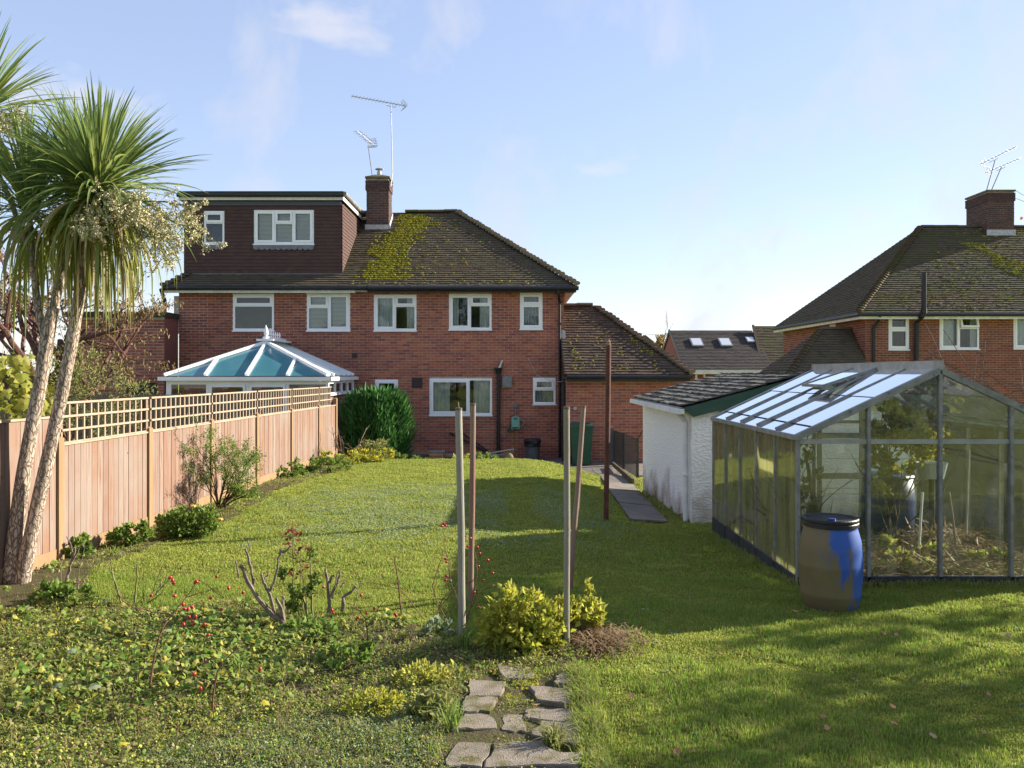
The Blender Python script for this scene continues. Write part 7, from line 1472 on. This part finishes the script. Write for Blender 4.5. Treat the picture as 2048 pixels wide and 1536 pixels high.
grassP = [tuft('grass_tuft_source', 44, .036, .06, .0021, [gA, gG, gG, gA, gD], 100 + k) for k in range(4)]; mossP = [tuft('moss_tuft_source', 60, .016, .06, .0032, [gB, gB, gA], 110 + k) for k in range(4)]; longP = [tuft('long_tuft_source', 40, .065, .05, .0022, [gG, gA, gD], 115 + k, lean=.9) for k in range(2)]
pn = field(-4.5, 5.5, 3.0, 7.6, 620); nf = nfield(pn[:, 0], pn[:, 1]) + rs.normal(size=len(pn)) * .22; worn = (nfield(pn[:, 0] * 2.1, pn[:, 1] * 2.1, 1, 4) < -.62) & (rs.uniform(0, 1, len(pn)) < .45)
gk = (nf < .05) & ~worn; mk = (nf >= .05) & ~worn
scatter('lawn_grass', pn[gk], rs.uniform(.55, 1.2, gk.sum()), grassP, 1); scatter('lawn_moss_growth', pn[mk], rs.uniform(.6, 1.3, mk.sum()), mossP, 11)
lk = (nf < -.45) & (rs.uniform(0, 1, len(pn)) < .05); scatter('long_grass', pn[lk], rs.uniform(.5, 1.0, lk.sum()), longP, 12)
far_ = [tuft('far_grass_source', 40, .030, .09, .0042, [gA, gG, gB, gD], 120 + k) for k in range(4)]; farM = [tuft('far_moss_source', 46, .02, .10, .0055, [gB, gB, gA], 125 + k) for k in range(3)]
pf2 = np.concatenate([field(-4.6, 5.5, 7.6, 11.5, 220), field(-4.6, 3.2, 11.5, 18.4, 160)]); nf = nfield(pf2[:, 0], pf2[:, 1]) + rs.normal(size=len(pf2)) * .25; k = nf < .0
scatter('distant_lawn_grass', pf2[k], rs.uniform(.6, 1.2, k.sum()), far_, 2); scatter('distant_lawn_moss', pf2[~k], rs.uniform(.7, 1.3, (~k).sum()), farM, 13)
wd_ = [tuft('lawn_weed_source', 26, .034, .10, .012, [gC, gC, gC, gA], 130 + k, leafy=True) for k in range(4)]
pw = field(-3.6, 1.6, 8.6, 14.2, 260); cw_ = np.exp(-((pw[:, 0] + .9) / 2.0) ** 4 - ((pw[:, 1] - 11.3) / 2.2) ** 4) * (.65 + .35 * np.sin(pw[:, 0] * 2.1 + np.sin(pw[:, 1] * 1.7) * 2)); stripe = (np.abs(pw[:, 0] - .12) < .22) & (pw[:, 1] > 9.5); k = (rs.uniform(0, 1, len(pw)) < cw_) & ~stripe; scatter('pale_lawn_weeds', pw[k], rs.uniform(.6, 1.2, k.sum()), wd_, 3)
nw_ = 160; X = rs.uniform(0.6, 4.5, nw_); Y = rs.uniform(3.4, 7.0, nw_); scatter('lawn_rosettes', np.stack([X, Y, gz(X, Y) + hnoise(X, Y)], 1), rs.uniform(.25, .6, nw_), [tuft('rosette_source', 14, .03, .06, .03, [gC, lf_green], 135, leafy=True)], 14)
# weeds of the rough bed: broad leaves, small leaves, fine grey-green carpet, grasses, dead litter
bedA = [tuft('bed_weed_source', 14, .06, .08, .030, [lf_green, lf_green, lf_yel, lf_olive, lf_green, lf_olive], 140 + k, leafy=True) for k in range(4)]
bedS = [tuft('small_weed_source', 40, .04, .09, .014, [lf_green, lf_olive, lf_olive, lf_yel, gG, straw_m], 145 + k, leafy=True) for k in range(4)]
bedF = [tuft('fine_weed_source', 80, .034, .10, .0095, [lf_pale, lf_green, lf_yel, lf_olive, lf_pale], 150 + k, leafy=True) for k in range(4)]
bedG = [tuft('bed_grass_source', 16, .075, .07, .0018, [gA, gD, gG, straw_m], 160 + k, lean=1.3) for k in range(3)]
bedL = [tuft('litter_source', 14, .02, .09, .016, [straw_m, lf_aut, straw_m], 165 + k, leafy=True) for k in range(2)]
n = 19000; X = rs.uniform(-4.7, .7, n); Y = rs.uniform(2.4, 7.1, n); k = in_bed(X, Y) & (np.abs(X) < Y * .66 + .3); X, Y = X[k], Y[k]
edge = np.clip((bed_edge_y(X) - Y) / .7, 0, 1); n1 = nfield(X, Y, .9, 1.0); den = np.clip(.9 + .5 * n1, .35, 1) * (.45 + .55 * edge); den = np.where((X > -1.4) & (Y > 4.75), .30 + .2 * n1, den); k = rs.uniform(0, 1, len(X)) < den; X, Y = X[k], Y[k]
pb2 = np.stack([X, Y, gz(X, Y) + hnoise(X, Y) + .01], 1); n2 = nfield(X, Y, .8, 3.0) + rs.normal(size=len(X)) * .3; fineR = np.exp(-((X + .9) / 1.0) ** 2 - ((Y - 3.9) / .7) ** 2) * 1.8 - .25; s_ = rs.uniform(.5, 1.2, len(X))
kind_ = np.where(fineR + .5 * n2 > .45, 2, np.where(n2 > .12, 0, 1)); u_ = rs.uniform(0, 1, len(X)); kind_ = np.where(u_ < .15, 3, np.where(u_ < .19, 4, kind_))
for q, (nm, pr) in enumerate((('bed_weeds', bedA), ('small_bed_weeds', bedS), ('fine_bed_weeds', bedF), ('bed_grass', bedG), ('leaf_litter', bedL))): scatter(nm, pb2[kind_ == q], s_[kind_ == q], pr, 20 + q)
n = 320; X = rs.uniform(-.4, .42, n); Y = rs.uniform(3.5, 5.2, n); k = (np.abs(X - .02) < .09 + .04 * np.sin(Y * 9)) | (rs.uniform(0, 1, n) < .22) | (X < -.3) | (X > .33); X, Y = X[k], Y[k]; scatter('paving_weeds', np.stack([X, Y, gz(X, Y) + .012], 1), rs.uniform(.3, .7, len(X)), bedS + bedG[:1] + bedL[:1] + mossP[:1], 30)
n = 2200; Y = rs.uniform(6.8, 18.4, n); X = fence_x(Y) + rs.uniform(.03, .85, n); k = in_border(X, Y) & (rs.uniform(0, 1, n) < .45 + .4 * np.sin(Y * 2.3)); X, Y = X[k], Y[k]; scatter('border_weeds', np.stack([X, Y, gz(X, Y) + .01], 1), rs.uniform(.4, 1.1, len(X)), bedA[:2] + bedG + bedS[:2] + bedL, 6)
n = 420; Y = rs.uniform(11.4, 20, n); X = 2.14 + (Y - 11.1) * .036 + rs.uniform(0, .42, n) * (1 - .03 * (Y - 11)); scatter('shed_side_weeds', np.stack([X, Y, gz(X, Y) + .01], 1), rs.uniform(.4, 1.1, n), bedA[:3] + bedG + bedL, 7)
n = 300; X = np.concatenate([rs.uniform(GX0, GX1, 160), np.full(140, GX0 - .05)]); Y = np.concatenate([np.full(160, GY0 - .06), rs.uniform(GY0, GY1, 140)]); scatter('greenhouse_edge_grass', np.stack([X + rs.normal(size=n) * .03, Y + rs.normal(size=n) * .03, gz(X, Y)], 1), rs.uniform(.5, 1.4, n), longP + bedG, 8)
n = 260; X = .40 + rs.normal(size=n) * .03; Y = rs.uniform(3.4, 5.1, n); scatter('paving_edge_grass', np.stack([X, Y, gz(X, Y)], 1), rs.uniform(.6, 1.4, n), longP, 9)

for k, (x, y, w_, h_, mt, sz, n_, lab) in enumerate(((840, 1370, .16, .07, lf_yel, (.03, .014), 900, 'yellow-green ferny weed clump beside the first paving slab'), (745, 1425, .15, .06, lf_gold2, (.026, .013), 800, 'yellowing ferny patch in the grey-green weeds'), (690, 1330, .2, .07, lf_green, (.055, .045), 260, 'patch of broader green leaves left of the short hip cane'), (120, 1210, .22, .12, lf_green, (.06, .05), 420, 'leafy green mound against the palm foot'), (620, 1275, .2, .06, lf_green, (.05, .045), 260, 'broad-leaved weeds in front of the gnarled stump'), (880, 1275, .14, .06, lf_pale, (.045, .03), 200, 'grey-green weeds in the bare soil by the greenish pole'), (870, 1440, .12, .07, lf_olive, (.05, .04), 220, 'olive weed spilling onto the paving edge'))):
    b = G(x, y); shrub('bed_plant', lab, 'plant', b, [((b.x, b.y, .05), (w_, w_ * .8, h_)), ((b.x + w_ * .5, b.y + .05, .04), (w_ * .5, w_ * .5, h_ * .8))], n_, sz, mt, seed=200 + k, nstem=7, stem=stem_green, sr=.003, clump=14)
rs = np.random.RandomState(301); vs, fs = [], []
n = 1900; X = rs.uniform(-4.4, .3, n); Y = rs.uniform(3.3, 7.0, n); k = in_bed(X, Y); X, Y = X[k], Y[k]
for x, y in zip(X, Y):
    a = rs.uniform(0, 6.283); l_ = rs.uniform(.05, .22); z = float(gz(x, y)) + rs.uniform(.01, .05); d = np.array([math.cos(a), math.sin(a), rs.uniform(-.1, .5)]); sd_ = np.array([-math.sin(a), math.cos(a), 0]) * .0022; p = np.array([x, y, z]); q1 = p + d * l_ * .5 + rs.normal(size=3) * .008; q2 = p + d * l_ + np.array([0, 0, -.04 * l_]); o = len(vs); vs += [p - sd_, p + sd_, q1 - sd_, q1 + sd_, q2]; fs += [(o, o + 1, o + 3), (o, o + 3, o + 2), (o + 2, o + 3, o + 4)]
nobj('dead_stalks', np.array(vs), np.array(fs), straw_m, None, kind='stuff')
